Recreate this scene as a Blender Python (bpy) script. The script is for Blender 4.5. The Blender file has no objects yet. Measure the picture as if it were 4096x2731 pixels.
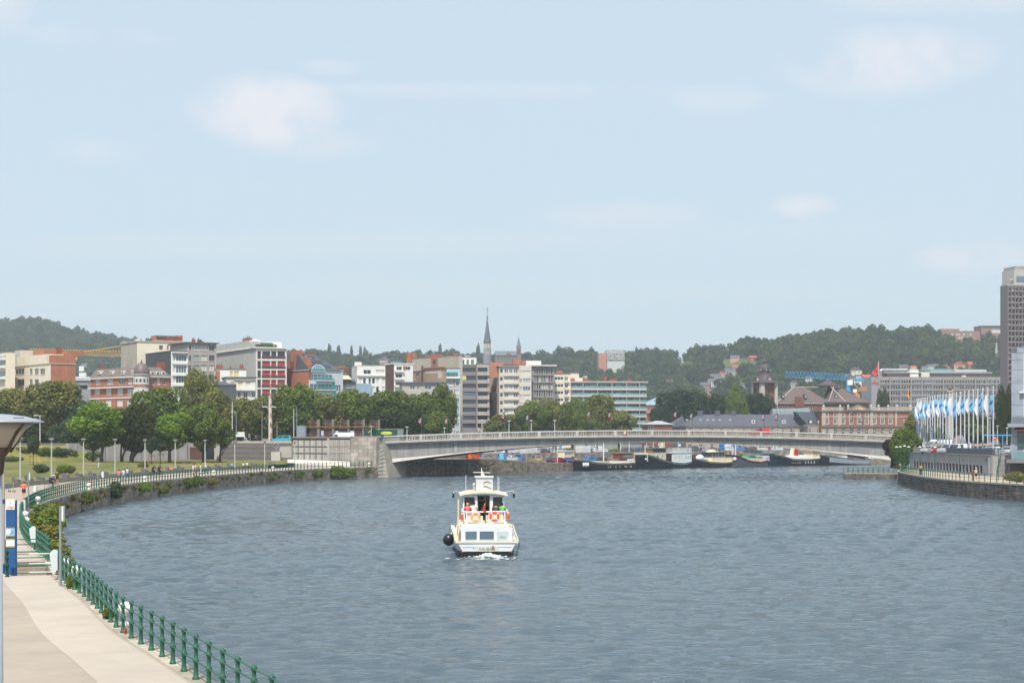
import bpy,math,random
import numpy as np
from mathutils import Vector,Matrix
rnd = random.Random(11)
nrs = np.random.RandomState(5)
SC = bpy.context.scene
COL = SC.collection
# ------------------------------------------------------------------ camera, sky, sun, exposure
F = 7000.0; CXP = 2048.0; HY = 1742.0; CZ = 8.5          # focal length and horizon in photograph pixels, eye height above the water
cam = bpy.data.cameras.new('camera'); camo = bpy.data.objects.new('camera',cam); COL.objects.link(camo)
cam.sensor_width = 36.0; cam.lens = 36.0 * F / 4096.0
cam.shift_y = (HY - 2731 / 2) / 4096.0
cam.clip_start = 0.5; cam.clip_end = 30000.0
camo.location = (0,0,CZ); camo.rotation_euler = (math.radians(90),0,0)
SC.camera = camo
SUN_EL,SUN_AZ = math.radians(57),math.radians(190)       # azimuth clockwise from +Y: behind the camera, to its left
world = bpy.data.worlds.new('World'); SC.world = world; world.use_nodes = True
wn = world.node_tree.nodes; wl = world.node_tree.links; wn.clear()
def wnode(t,**k):
    n = wn.new(t)
    for a,b in k.items(): setattr(n,a,b)
    return n
wo = wnode('ShaderNodeOutputWorld'); wb = wnode('ShaderNodeBackground')
sky = wnode('ShaderNodeTexSky',sky_type='NISHITA',sun_disc=False,sun_elevation=SUN_EL,sun_rotation=SUN_AZ,
            altitude=60,air_density=1.0,dust_density=1.6,ozone_density=1.5)
geo = wnode('ShaderNodeTexCoord')
sep = wnode('ShaderNodeSeparateXYZ'); wl.new(geo.outputs['Generated'],sep.inputs[0])
# clouds lie on a flat layer: divide the direction by its height
zz_ = wnode('ShaderNodeMath',operation='MAXIMUM'); wl.new(sep.outputs['Z'],zz_.inputs[0]); zz_.inputs[1].default_value = 0.0
zz = wnode('ShaderNodeMath',operation='ADD'); wl.new(zz_.outputs[0],zz.inputs[0]); zz.inputs[1].default_value = 0.035
dv = wnode('ShaderNodeVectorMath',operation='SCALE')
inv = wnode('ShaderNodeMath',operation='DIVIDE'); inv.inputs[0].default_value = 1.0; wl.new(zz.outputs[0],inv.inputs[1])
wl.new(geo.outputs['Generated'],dv.inputs[0]); wl.new(inv.outputs[0],dv.inputs['Scale'])
def wnoise(vec,scale,detail,rough,lo,hi,sx=1,sy=1,off=(0,0,0)):
    mp = wnode('ShaderNodeMapping'); mp.inputs['Scale'].default_value = (sx,sy,1); mp.inputs['Location'].default_value = off
    wl.new(vec,mp.inputs['Vector'])
    n = wnode('ShaderNodeTexNoise'); n.inputs['Scale'].default_value = scale; n.inputs['Detail'].default_value = detail
    n.inputs['Roughness'].default_value = rough; wl.new(mp.outputs[0],n.inputs['Vector'])
    r = wnode('ShaderNodeMapRange',interpolation_type='SMOOTHSTEP'); r.inputs['From Min'].default_value = lo; r.inputs['From Max'].default_value = hi
    wl.new(n.outputs['Fac'],r.inputs['Value']); return r.outputs[0]
def wmix(fac,a,b):
    m = wnode('ShaderNodeMix',data_type='RGBA')
    for s,v in ((m.inputs['Factor'],fac),(m.inputs[6],a),(m.inputs[7],b)):
        if hasattr(v,'is_output'): wl.new(v,s)
        else: s.default_value = v
    return m.outputs[2]
def wmul(a,b):
    m = wnode('ShaderNodeMath',operation='MULTIPLY'); wl.new(a,m.inputs[0])
    if hasattr(b,'is_output'): wl.new(b,m.inputs[1])
    else: m.inputs[1].default_value = b
    return m.outputs[0]
SKY_K = 0.106
veil = (6.45,7.85,8.95,1)            # thin high haze that whitens the whole sky
cl = (8.1,8.25,8.5,1)
c1 = wmix(0.80,sky.outputs[0],veil)
streak = wnoise(dv.outputs[0],0.55,5,0.6,0.46,0.75,0.35,1.3)
c2 = wmix(wmul(streak,0.22),c1,cl)
# small soft cumulus puffs: where they hang in the sky (azimuth and height tangents), broken up by noise
fb = wnoise(geo.outputs['Generated'],22.0,6,0.6,0.28,0.66)
def wm(op,a,b=0.0):
    m = wnode('ShaderNodeMath',operation=op)
    for k_,v_ in enumerate((a,b)):
        if hasattr(v_,'is_output'): wl.new(v_,m.inputs[k_])
        else: m.inputs[k_].default_value = v_
    return m.outputs[0]
tot = None
for cx_,cy_,rx_,ry_,am in ((1080,470,330,150,1.0),(1230,600,330,70,.35),(3480,310,440,150,.75),(3830,1060,260,75,.6),(3190,845,150,60,.55),(2490,868,380,60,.4),(20,90,260,200,.6),(3900,40,800,130,.55),
                               (2860,430,220,65,.35),(460,650,200,60,.3),(480,230,330,60,.25),(1950,390,950,40,.25),(1340,310,140,40,.25),(5200,600,500,140,.7),(-900,500,500,160,.7),(6500,200,500,150,.7),(-2500,900,600,120,.6)):
    X_,Z_ = (cx_ - CXP) / F,(HY - cy_) / F
    dx_ = wm('MULTIPLY',wm('SUBTRACT',sep.outputs['X'],X_),F / rx_); dz_ = wm('MULTIPLY',wm('SUBTRACT',sep.outputs['Z'],Z_),F / ry_)
    r2 = wm('ADD',wm('MULTIPLY',dx_,dx_),wm('MULTIPLY',dz_,dz_)); g_ = wm('MULTIPLY',wm('MAXIMUM',wm('SUBTRACT',1.0,r2),0.0),am)
    tot = g_ if tot is None else wm('ADD',tot,g_)
fwd = wm('GREATER_THAN',sep.outputs['Y'],0.0)
pf = wm('MULTIPLY',wm('MULTIPLY',wm('MINIMUM',wm('MULTIPLY',wm('MULTIPLY',tot,fb),1.35),0.92),fwd),0.8)
c3 = wmix(pf,c2,(8.6,8.35,8.8,1))
wl.new(c3,wb.inputs['Color']); wb.inputs['Strength'].default_value = SKY_K
wl.new(wb.outputs[0],wo.inputs['Surface'])
sl = bpy.data.lights.new('sun','SUN'); sl.energy = 5.0; sl.angle = math.radians(0.5); sl.color = (1.0,0.955,0.89)
so = bpy.data.objects.new('sun',sl); COL.objects.link(so)
sdir = Vector((math.sin(SUN_AZ) * math.cos(SUN_EL),math.cos(SUN_AZ) * math.cos(SUN_EL),math.sin(SUN_EL)))
so.rotation_euler = sdir.to_track_quat('Z','Y').to_euler(); so.location = sdir * 300
SC.view_settings.view_transform = 'Standard'; SC.view_settings.look = 'None'
SC.view_settings.exposure = 0.0; SC.view_settings.gamma = 1.0; SC.view_settings.use_curve_mapping = False
SC.render.engine = 'CYCLES'
SC.cycles.use_denoising = True; SC.cycles.max_bounces = 6; SC.cycles.diffuse_bounces = 2; SC.cycles.glossy_bounces = 3
SC.cycles.transmission_bounces = 4; SC.cycles.volume_bounces = 1; SC.cycles.transparent_max_bounces = 8
SC.cycles.caustics_reflective = False; SC.cycles.caustics_refractive = False

# ------------------------------------------------------------------ helpers
def P(sx,sy,Y): return Vector(((sx - CXP) / F * Y,Y,CZ + (HY - sy) / F * Y))
def G(sx,sy,z):
    Y = F * (CZ - z) / (sy - HY); return Vector(((sx - CXP) / F * Y,Y,z))
def X(sx,Y): return (sx - CXP) / F * Y
def Zp(sy,Y): return CZ + (HY - sy) / F * Y
def lin(c):
    return tuple(((v / 255) / 12.92 if v / 255 <= 0.04045 else ((v / 255 + 0.055) / 1.055) ** 2.4) for v in c)
_mats = {}
def M(rgb,rough=0.8,var=0.12,scale=0.6,metal=0.0,bump=0.0,bscale=6.0,spec=0.3,streaks=0.0,kind=None,emit=0):
    key = (tuple(rgb),rough,var,scale,metal,bump,bscale,spec,streaks,kind,emit)
    if key in _mats: return _mats[key]
    m = bpy.data.materials.new('paint_%02x%02x%02x' % tuple(int(v) for v in rgb)); m.use_nodes = True
    n = m.node_tree.nodes; l = m.node_tree.links; b = n['Principled BSDF']
    c = lin(rgb); b.inputs['Roughness'].default_value = rough; b.inputs['Metallic'].default_value = metal
    b.inputs['Specular IOR Level'].default_value = spec
    if emit:
        b.inputs['Emission Color'].default_value = (*c,1); b.inputs['Emission Strength'].default_value = emit
    b.inputs['Base Color'].default_value = (*c,1)
    if var or bump or kind:
        g = n.new('ShaderNodeNewGeometry')
        pos = g.outputs['Position']
    if var:
        t = n.new('ShaderNodeTexNoise'); t.inputs['Scale'].default_value = scale; t.inputs['Detail'].default_value = 6; t.inputs['Roughness'].default_value = 0.65
        l.new(pos,t.inputs['Vector'])
        r = n.new('ShaderNodeMapRange'); r.inputs['From Min'].default_value = 0.3; r.inputs['From Max'].default_value = 0.7
        r.inputs['To Min'].default_value = 1 - var; r.inputs['To Max'].default_value = 1 + var; l.new(t.outputs['Fac'],r.inputs['Value'])
        fac = r.outputs[0]
        if streaks:                                   # rain streaks: noise stretched down the wall
            mp = n.new('ShaderNodeMapping'); mp.inputs['Scale'].default_value = (1.6,1.6,0.12); l.new(pos,mp.inputs['Vector'])
            t2 = n.new('ShaderNodeTexNoise'); t2.inputs['Scale'].default_value = 1.2; t2.inputs['Detail'].default_value = 5; l.new(mp.outputs[0],t2.inputs['Vector'])
            r2 = n.new('ShaderNodeMapRange'); r2.inputs['From Min'].default_value = 0.35; r2.inputs['From Max'].default_value = 0.7
            r2.inputs['To Min'].default_value = 1.0 + streaks * 0.25; r2.inputs['To Max'].default_value = 1 - streaks; l.new(t2.outputs['Fac'],r2.inputs['Value'])
            mu = n.new('ShaderNodeMath'); mu.operation = 'MULTIPLY'; l.new(fac,mu.inputs[0]); l.new(r2.outputs[0],mu.inputs[1]); fac = mu.outputs[0]
        cm = n.new('ShaderNodeVectorMath'); cm.operation = 'SCALE'; cm.inputs[0].default_value = c; l.new(fac,cm.inputs['Scale'])
        l.new(cm.outputs[0],b.inputs['Base Color'])
        csock = cm.outputs[0]
    if kind == 'diamond':                             # slate shingles hung in a diamond pattern
        mp = n.new('ShaderNodeMapping'); mp.inputs['Rotation'].default_value = (0,0,0)
        sp = n.new('ShaderNodeSeparateXYZ'); l.new(pos,sp.inputs[0])
        def ma(op,a,bb):
            q = n.new('ShaderNodeMath'); q.operation = op
            for i_,v in enumerate((a,bb)):
                if hasattr(v,'is_output'): l.new(v,q.inputs[i_])
                else: q.inputs[i_].default_value = v
            return q.outputs[0]
        h = ma('ADD',sp.outputs['X'],sp.outputs['Y'])
        a1 = ma('ADD',ma('MULTIPLY',h,0.8),ma('MULTIPLY',sp.outputs['Z'],0.8)); a2 = ma('SUBTRACT',ma('MULTIPLY',h,0.8),ma('MULTIPLY',sp.outputs['Z'],0.8))
        f1 = ma('GREATER_THAN',ma('FRACT',a1,0),0.84); f2 = ma('GREATER_THAN',ma('FRACT',a2,0),0.84)
        f = ma('MULTIPLY',ma('MAXIMUM',f1,f2),0.22)
        mx = n.new('ShaderNodeMix'); mx.data_type = 'RGBA'; l.new(f,mx.inputs['Factor']); l.new(csock,mx.inputs[6]); mx.inputs[7].default_value = (0.12,0.11,0.1,1)
        l.new(mx.outputs[2],b.inputs['Base Color'])
    if kind == 'blocks':                              # every block its own tone
        oi = n.new('ShaderNodeObjectInfo'); ad = n.new('ShaderNodeMath'); l.new(oi.outputs['Random'],ad.inputs[0]); l.new(g.outputs['Random Per Island'],ad.inputs[1])
        fr = n.new('ShaderNodeMath'); fr.operation = 'FRACT'; l.new(ad.outputs[0],fr.inputs[0])
        rr = n.new('ShaderNodeMapRange'); rr.inputs['To Min'].default_value = 0.72; rr.inputs['To Max'].default_value = 1.25; l.new(fr.outputs[0],rr.inputs['Value'])
        sm = n.new('ShaderNodeVectorMath'); sm.operation = 'SCALE'; l.new(csock,sm.inputs[0]); l.new(rr.outputs[0],sm.inputs['Scale']); l.new(sm.outputs[0],b.inputs['Base Color'])
    if kind == 'brick':
        bt = n.new('ShaderNodeTexBrick'); bt.inputs['Scale'].default_value = 3.0; bt.inputs['Mortar Size'].default_value = 0.03
        cb = n.new('ShaderNodeCombineXYZ'); sp = n.new('ShaderNodeSeparateXYZ'); l.new(pos,sp.inputs[0])
        ad = n.new('ShaderNodeMath'); l.new(sp.outputs['X'],ad.inputs[0]); l.new(sp.outputs['Y'],ad.inputs[1])
        l.new(ad.outputs[0],cb.inputs[0]); l.new(sp.outputs['Z'],cb.inputs[1]); l.new(cb.outputs[0],bt.inputs['Vector'])
        bt.inputs['Color1'].default_value = (1,1,1,1); bt.inputs['Color2'].default_value = (0.8,0.78,0.76,1); bt.inputs['Mortar'].default_value = (1.25,1.3,1.35,1)
        mm = n.new('ShaderNodeMix'); mm.data_type = 'RGBA'; mm.blend_type = 'MULTIPLY'; mm.inputs['Factor'].default_value = 1
        l.new(csock,mm.inputs[6]); l.new(bt.outputs['Color'],mm.inputs[7]); l.new(mm.outputs[2],b.inputs['Base Color'])
    if bump:
        t3 = n.new('ShaderNodeTexNoise'); t3.inputs['Scale'].default_value = bscale; t3.inputs['Detail'].default_value = 6; l.new(pos,t3.inputs['Vector'])
        bp = n.new('ShaderNodeBump'); bp.inputs['Strength'].default_value = bump; bp.inputs['Distance'].default_value = 0.15; l.new(t3.outputs['Fac'],bp.inputs['Height'])
        l.new(bp.outputs[0],b.inputs['Normal'])
    _mats[key] = m; return m
def GLASS(rgb=(60,72,80),rough=0.08,spec=0.9): return M(rgb,rough,0.25,0.35,0.0,0,6,spec)

class MB:
    """collects shapes; build() links them as one mesh object"""
    def __init__(s): s.v = []; s.f = []
    def add(s,vs,fs):
        o = len(s.v); s.v.extend(tuple(p) for p in vs); s.f.extend(tuple(i + o for i in f) for f in fs); return s
    def box(s,x0,x1,y0,y1,z0,z1):
        return s.add([(x0,y0,z0),(x1,y0,z0),(x1,y1,z0),(x0,y1,z0),(x0,y0,z1),(x1,y0,z1),(x1,y1,z1),(x0,y1,z1)],
                     [(0,3,2,1),(4,5,6,7),(0,1,5,4),(1,2,6,5),(2,3,7,6),(3,0,4,7)])
    def hexa(s,b,t):   # four bottom points, four top points, anticlockwise from above
        return s.add(list(b) + list(t),[(3,2,1,0),(4,5,6,7),(0,1,5,4),(1,2,6,5),(2,3,7,6),(3,0,4,7)])
    def quad(s,a,b,c,d): return s.add([a,b,c,d],[(0,1,2,3)])
    def prism(s,poly,z0,z1):
        n = len(poly); vs = [(x,y,z0) for x,y in poly] + [(x,y,z1) for x,y in poly]
        return s.add(vs,[tuple(reversed(range(n))),tuple(range(n,2 * n))] + [(i,(i + 1) % n,n + (i + 1) % n,n + i) for i in range(n)])
    def prism_y(s,poly,y0,y1):   # profile in x,z extruded along y
        n = len(poly); vs = [(x,y0,z) for x,z in poly] + [(x,y1,z) for x,z in poly]
        return s.add(vs,[tuple(range(n)),tuple(reversed(range(n,2 * n)))] + [((i + 1) % n,i,n + i,n + (i + 1) % n) for i in range(n)])
    def prism_x(s,poly,x0,x1):   # profile in y,z extruded along x
        n = len(poly); vs = [(x0,y,z) for y,z in poly] + [(x1,y,z) for y,z in poly]
        return s.add(vs,[tuple(reversed(range(n))),tuple(range(n,2 * n))] + [(i,(i + 1) % n,n + (i + 1) % n,n + i) for i in range(n)])
    def tube(s,pts,rs,n=8,cap=True):
        pts = [Vector(p) for p in pts]
        if not hasattr(rs,'__len__'): rs = [rs] * len(pts)
        rings = []; up = None
        for i,p in enumerate(pts):
            t = (pts[min(i + 1,len(pts) - 1)] - pts[max(i - 1,0)])
            t = t.normalized() if t.length > 1e-9 else Vector((0,0,1))
            if up is None: up = Vector((1,0,0)) if abs(t.x) < 0.9 else Vector((0,1,0))
            a = t.cross(up); a = a.normalized() if a.length > 1e-6 else Vector((0,1,0)); b = a.cross(t).normalized(); up = b
            rings.append([p + (a * math.cos(2 * math.pi * k / n) + b * math.sin(2 * math.pi * k / n)) * rs[i] for k in range(n)])
        vs = [q for r in rings for q in r]; fs = []
        for i in range(len(pts) - 1):
            for k in range(n): fs.append((i * n + k,i * n + (k + 1) % n,(i + 1) * n + (k + 1) % n,(i + 1) * n + k))
        if cap: fs += [tuple(reversed(range(n))),tuple((len(pts) - 1) * n + k for k in range(n))]
        return s.add(vs,fs)
    def cyl(s,p0,p1,r,n=8): return s.tube([p0,p1],r,n)
    def lathe(s,prof,c=(0,0,0),n=12):   # prof: (radius, z)
        vs = []; fs = []
        for r,z in prof:
            vs += [(c[0] + r * math.cos(2 * math.pi * k / n),c[1] + r * math.sin(2 * math.pi * k / n),c[2] + z) for k in range(n)]
        for i in range(len(prof) - 1):
            for k in range(n): fs.append((i * n + k,i * n + (k + 1) % n,(i + 1) * n + (k + 1) % n,(i + 1) * n + k))
        fs += [tuple(reversed(range(n))),tuple((len(prof) - 1) * n + k for k in range(n))]
        return s.add(vs,fs)
    def ball(s,c,rx,ry=None,rz=None,n=12,m=7):
        ry = ry or rx; rz = rz or rx; vs = []; fs = []
        for i in range(1,m):
            a = math.pi * i / m
            vs += [(c[0] + rx * math.sin(a) * math.cos(2 * math.pi * k / n),c[1] + ry * math.sin(a) * math.sin(2 * math.pi * k / n),c[2] - rz * math.cos(a)) for k in range(n)]
        for i in range(m - 2):
            for k in range(n): fs.append((i * n + k,i * n + (k + 1) % n,(i + 1) * n + (k + 1) % n,(i + 1) * n + k))
        b = len(vs); vs += [(c[0],c[1],c[2] - rz),(c[0],c[1],c[2] + rz)]
        fs += [(b,(k + 1) % n,k) for k in range(n)] + [(b + 1,(m - 2) * n + k,(m - 2) * n + (k + 1) % n) for k in range(n)]
        return s.add(vs,fs)
    def torus(s,c,R_,r,ax='y',n=16,m=8):
        vs = []; fs = []
        for i in range(n):
            a = 2 * math.pi * i / n
            for k in range(m):
                t = 2 * math.pi * k / m; q = (R_ + r * math.cos(t)); u,w,h = q * math.cos(a),q * math.sin(a),r * math.sin(t)
                vs.append({'y': (c[0] + u,c[1] + h,c[2] + w),'x': (c[0] + h,c[1] + u,c[2] + w),'z': (c[0] + u,c[1] + w,c[2] + h)}[ax])
        for i in range(n):
            for k in range(m): fs.append((i * m + k,((i + 1) % n) * m + k,((i + 1) % n) * m + (k + 1) % m,i * m + (k + 1) % m))
        return s.add(vs,fs)
    def xform(s,mat): s.v = [tuple(mat @ Vector(p)) for p in s.v]; return s
    def mesh(s,name,mat=None,smooth=False):
        me = bpy.data.meshes.new(name); me.from_pydata(s.v,[],s.f)
        if mat: me.materials.append(mat)
        if smooth: me.shade_smooth()
        me.update(); return me
    def build(s,name,mat,parent=None,loc=None,rz=None,smooth=False,kind=None):
        return link(name,s.mesh(name,mat,smooth),parent,loc,rz,kind)
def link(name,data,parent=None,loc=None,rz=None,kind=None):
    o = bpy.data.objects.new(name,data); COL.objects.link(o)
    if parent: o.parent = parent
    if loc is not None: o.location = loc
    if rz is not None: o.rotation_euler = (0,0,rz)
    if kind: o['kind'] = kind
    return o
def thing(name,label,cat,loc=(0,0,0),rz=0.0,group=None):
    o = bpy.data.objects.new(name,None); COL.objects.link(o); o.empty_display_size = 0.3
    o.location = loc; o.rotation_euler = (0,0,rz); return tag(o,label,cat,group)
def tag(o,label,cat,group=None):
    o['label'] = label; o['category'] = cat
    if group: o['group'] = group
    return o
def struct(o): o['kind'] = 'structure'; return o
def copy_tree(o,parent=None):
    c = o.copy(); COL.objects.link(c); c.parent = parent
    for ch in o.children: copy_tree(ch,c)
    return c
ORD = ['first','second','third','fourth','fifth','sixth','seventh','eighth','ninth','tenth','eleventh','twelfth','thirteenth','fourteenth',
       'fifteenth','sixteenth','seventeenth','eighteenth','nineteenth','twentieth','twenty-first','twenty-second','twenty-third','twenty-fourth',
       'twenty-fifth','twenty-sixth','twenty-seventh','twenty-eighth','twenty-ninth','thirtieth'] + ['thirty-' + w for w in
       ('first','second','third','fourth','fifth','sixth','seventh','eighth','ninth')] + ['fortieth'] + ['forty-' + w for w in
       ('first','second','third','fourth','fifth','sixth','seventh','eighth','ninth')] + ['fiftieth'] + ['fifty-' + w for w in
       ('first','second','third','fourth','fifth','sixth','seventh','eighth','ninth')] + ['sixtieth']
def mesh_text(name,body,size,mat,parent,loc,rot=(math.radians(90),0,0),extrude=.01,align='CENTER'):
    cu = bpy.data.curves.new(name,'FONT'); cu.body = body; cu.size = size; cu.extrude = extrude; cu.align_x = align; cu.align_y = 'CENTER'
    ob = bpy.data.objects.new('tmp_text',cu); COL.objects.link(ob); dg = bpy.context.evaluated_depsgraph_get(); me = bpy.data.meshes.new_from_object(ob.evaluated_get(dg)); bpy.data.objects.remove(ob); bpy.data.curves.remove(cu)
    me.materials.clear(); me.materials.append(mat); o = link(name,me,parent,loc); o.rotation_euler = rot; return o
def spline(pts,step):
    """Catmull-Rom through plan points, resampled at even steps: list of (Vector2, tangent)"""
    p = [Vector(q) for q in pts]; p = [p[0] * 2 - p[1]] + p + [p[-1] * 2 - p[-2]]; out = []
    for i in range(1,len(p) - 2):
        a,b,c,d = p[i - 1],p[i],p[i + 1],p[i + 2]; n = max(2,int((c - b).length / 0.5))
        for k in range(n):
            t = k / n; out.append(0.5 * ((2 * b) + (c - a) * t + (2 * a - 5 * b + 4 * c - d) * t * t + (3 * b - a - 3 * c + d) * t ** 3))
    out.append(p[-2]); res = [out[0]]; acc = 0.0
    for a,b in zip(out,out[1:]):
        L = (b - a).length; s0 = 0.0
        while acc + (L - s0) >= step:
            s0 += step - acc; res.append(a + (b - a) * (s0 / L)); acc = 0.0
        acc += L - s0
    tg = []
    for i in range(len(res)):
        t = res[min(i + 1,len(res) - 1)] - res[max(i - 1,0)]; tg.append(t.normalized())
    return res,tg
# ------------------------------------------------------------------ ground, river, quays, hills
ZQ = 2.2; ZC = 3.9; ZB = 6.8
EDGE_L = [(9,0),(0,25),(-4.5,36.7),(-5.8,40),(-7.95,45.5),(-9.7,50),(-12.5,57),(-15.9,67),(-19.7,77.5),(-23.3,89),(-28.8,105),(-34.5,124),(-40,145),
          (-45,170),(-48.8,200),(-50,225),(-49.3,255),(-46,290),(-40,325),(-34,343),(-27.5,357)]
EDGE_L2 = [(-24,366),(-8,389),(3,406),(15,426),(30,444),(46.6,465),(70,488),(88,504),(105,517),(140,540),(200,572),(320,615)]
EDGE_R = [(120,110),(97,150),(82,185),(71.5,212),(66.4,227),(63,246),(63.2,267),(66,294),(69.5,315),(75.5,333),(90,346),(120,360)]
def offs(pts,tg,d): return [p + Vector((-t.y,t.x)) * d for p,t in zip(pts,tg)]     # d to the left of travel
def band(name,a,b,za,zb,mat,parent=None):
    m = MB(); n = len(a); zf = lambda z,i: z[i] if hasattr(z,'__len__') else z
    m.add([(p.x,p.y,zf(za,i)) for i,p in enumerate(a)] + [(p.x,p.y,zf(zb,i)) for i,p in enumerate(b)],[(i,i + 1,n + i + 1,n + i) for i in range(n - 1)])
    return m.build(name,mat,parent)
m = MB(); m.quad((-14000,-400,-1.5),(14000,-400,-1.5),(14000,16000,-1.5),(-14000,16000,-1.5))
struct(m.build('ground',M((96,104,80))))
# --- river: a sheet with real waves, finer towards the camera
def make_water():
    def grid(x0,x1,y0,y1,nx,ny):
        ys = y0 * (y1 / y0) ** np.linspace(0,1,ny); u = np.linspace(0,1,nx)
        lo = np.maximum(x0,-0.36 * ys - 6); hi = np.minimum(x1,0.36 * ys + 6)
        Xg = lo[:,None] + (hi - lo)[:,None] * u[None,:]; Yg = np.repeat(ys[:,None],nx,1); return Xg,Yg
    Xg,Yg = grid(-70,220,40,640,560,900)
    Z = np.zeros_like(Xg); r = np.random.RandomState(3)
    for lam,amp,num in ((7.5,.020,4),(3.6,.023,7),(1.9,.018,9),(1.05,.010,9)):
        for _ in range(num):
            th = r.normal(1.35,0.45); k = 2 * math.pi / (lam * r.uniform(.75,1.3)); ph = r.uniform(0,6.28)
            Z += amp * np.sin(k * (Xg * math.cos(th) + Yg * math.sin(th)) + ph + 0.9 * np.sin(0.11 * Xg + ph) + 0.7 * np.sin(0.07 * Yg - ph))
    gust = 0.75 + 0.35 * np.sin(0.05 * Xg + 1.3 * np.sin(0.021 * Yg)) * np.sin(0.043 * Yg + 0.8)
    Z *= np.clip(gust,.35,1.2)
    # wake of the boat: spreading ridges behind and beside the stern, and an old wash line far off
    bx,by = -1.75,122.0; dx,dy = Xg - bx,by - Yg
    for s in (-1,1):
        q = s * dx - 2.3 - 0.36 * (dy + 11); dec = np.exp(-np.clip(dy + 14,0,None) / 26) * (dy > -14)
        Z += 0.11 * dec * np.sin(q * 1.9) * np.exp(-(q / 2.4) ** 2)
        q2 = s * dx - 10 - 1.6 * np.clip(dy - 1,0,None); Z += 0.05 * np.sin(dy * 2.3) * np.exp(-((dy - 3.5) / 3.0) ** 2) * np.exp(-(dx / 13) ** 2)
    Z += 0.16 * np.exp(-((dy - 1.2) / 1.3) ** 2 - (dx / 2.0) ** 2) * (0.6 + 0.6 * np.sin(5 * dx + 2 * np.sin(3 * dy)))
    wl_ = 352 + 0.10 * (Xg - 20); Z += 0.26 * np.exp(-((Yg - wl_) / 1.5) ** 2) * (Xg > -20)
    ny,nx = Xg.shape
    v = np.stack([Xg,Yg,Z],-1).reshape(-1,3); i = np.arange((ny - 1) * nx).reshape(ny - 1,nx)[:,:-1].reshape(-1)
    f = np.stack([i,i + 1,i + nx + 1,i + nx],1)
    me = bpy.data.meshes.new('river'); me.vertices.add(len(v)); me.vertices.foreach_set('co',v.ravel()); me.loops.add(f.size); me.loops.foreach_set('vertex_index',f.ravel().astype(np.int32))
    me.polygons.add(len(f)); me.polygons.foreach_set('loop_start',np.arange(0,f.size,4,dtype=np.int32)); me.update(calc_edges=True); me.shade_smooth()
    mt = bpy.data.materials.new('river_water'); mt.use_nodes = True; n = mt.node_tree.nodes; l = mt.node_tree.links; b = n['Principled BSDF']
    b.inputs['Base Color'].default_value = (0.062,0.09,0.11,1); b.inputs['Roughness'].default_value = 0.07; b.inputs['IOR'].default_value = 1.333
    g = n.new('ShaderNodeNewGeometry'); mp = n.new('ShaderNodeMapping'); mp.inputs['Rotation'].default_value = (0,0,0.2); mp.inputs['Scale'].default_value = (0.55,1.35,1); l.new(g.outputs['Position'],mp.inputs['Vector'])
    hs = None
    for sc,wt in ((0.55,0.9),(1.7,0.7),(4.5,0.35)):
        t = n.new('ShaderNodeTexNoise'); t.inputs['Scale'].default_value = sc; t.inputs['Detail'].default_value = 4; t.inputs['Roughness'].default_value = 0.6; t.inputs['Distortion'].default_value = 0.4
        l.new(mp.outputs[0],t.inputs['Vector']); q = n.new('ShaderNodeMath'); q.operation = 'MULTIPLY_ADD'; l.new(t.outputs['Fac'],q.inputs[0]); q.inputs[1].default_value = wt
        if hs is None: q.inputs[2].default_value = 0
        else: l.new(hs,q.inputs[2])
        hs = q.outputs[0]
    bp = n.new('ShaderNodeBump'); bp.inputs['Strength'].default_value = 1.0; bp.inputs['Distance'].default_value = 0.21; l.new(hs,bp.inputs['Height']); l.new(bp.outputs[0],b.inputs['Normal'])
    me.materials.append(mt); return struct(link('river',me)),mt
river,water_mat = make_water()
m = MB(); m.quad((-70,-200,-0.35),(500,-200,-0.35),(500,700,-0.35),(-70,700,-0.35)); struct(m.build('river_bed',M((60,70,66))))

# --- left quay
cl,tl = spline(EDGE_L,0.55); NL = len(cl)
i78 = min(range(NL),key=lambda i: abs(cl[i].y - 79.2)); i88 = min(range(NL),key=lambda i: abs(cl[i].y - 87.6))
CONC = M((180,168,154),0.9,0.10,0.35,0,0.15,3.0); CONC2 = M((164,151,136),0.92,0.13,0.22,0,0.15,3.0)
PATH = M((176,165,150),0.92,0.08,0.3)
o04,o24,o108 = offs(cl,tl,0.5),offs(cl,tl,2.35),offs(cl,tl,10.8)
def sub(a,i,j): return a[i:j + 1]
pave = MB()
def addband(m,a,b,z): 
    n = len(a); m.add([(p.x,p.y,z) for p in a] + [(p.x,p.y,z) for p in b],[(i,i + 1,n + i + 1,n + i) for i in range(n - 1)])
addband(pave,o24,o108,ZQ); addband(pave,sub(o04,0,i78),sub(o24,0,i78),ZQ); addband(pave,sub(o04,i88,NL - 1),sub(o24,i88,NL - 1),ZQ)
addband(pave,sub(cl,0,NL - 1),sub(o04,0,NL - 1),ZQ - 0.03)
pavement = struct(pave.build('quay_pavement',CONC2))
ap = MB(); a1,a2 = offs(cl,tl,0.62),offs(cl,tl,2.75); addband(ap,sub(a1,0,i78),sub(o24,0,i78),ZQ + .006); addband(ap,sub(o24,0,NL - 1),sub(a2,0,NL - 1),ZQ + .006); addband(ap,sub(a1,i88,NL - 1),sub(o24,i88,NL - 1),ZQ + .006)
struct(ap.build('quay_path',CONC))
# near promenade widens towards the lamp
m = MB(); q = offs(cl,tl,40)
k = min(range(NL),key=lambda i: abs(cl[i].y - 150)); addband(m,sub(o108,0,k),sub(q,0,k),ZQ - .004); struct(m.build('promenade_pavement',CONC2))
def walk(d): return offs(cl,tl,d)
def edge_at(Y,d=0.0):
    i = min(range(NL),key=lambda i: abs(cl[i].y - Y)); p = cl[i] + Vector((-tl[i].y,tl[i].x)) * d; return p,tl[i]

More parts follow.
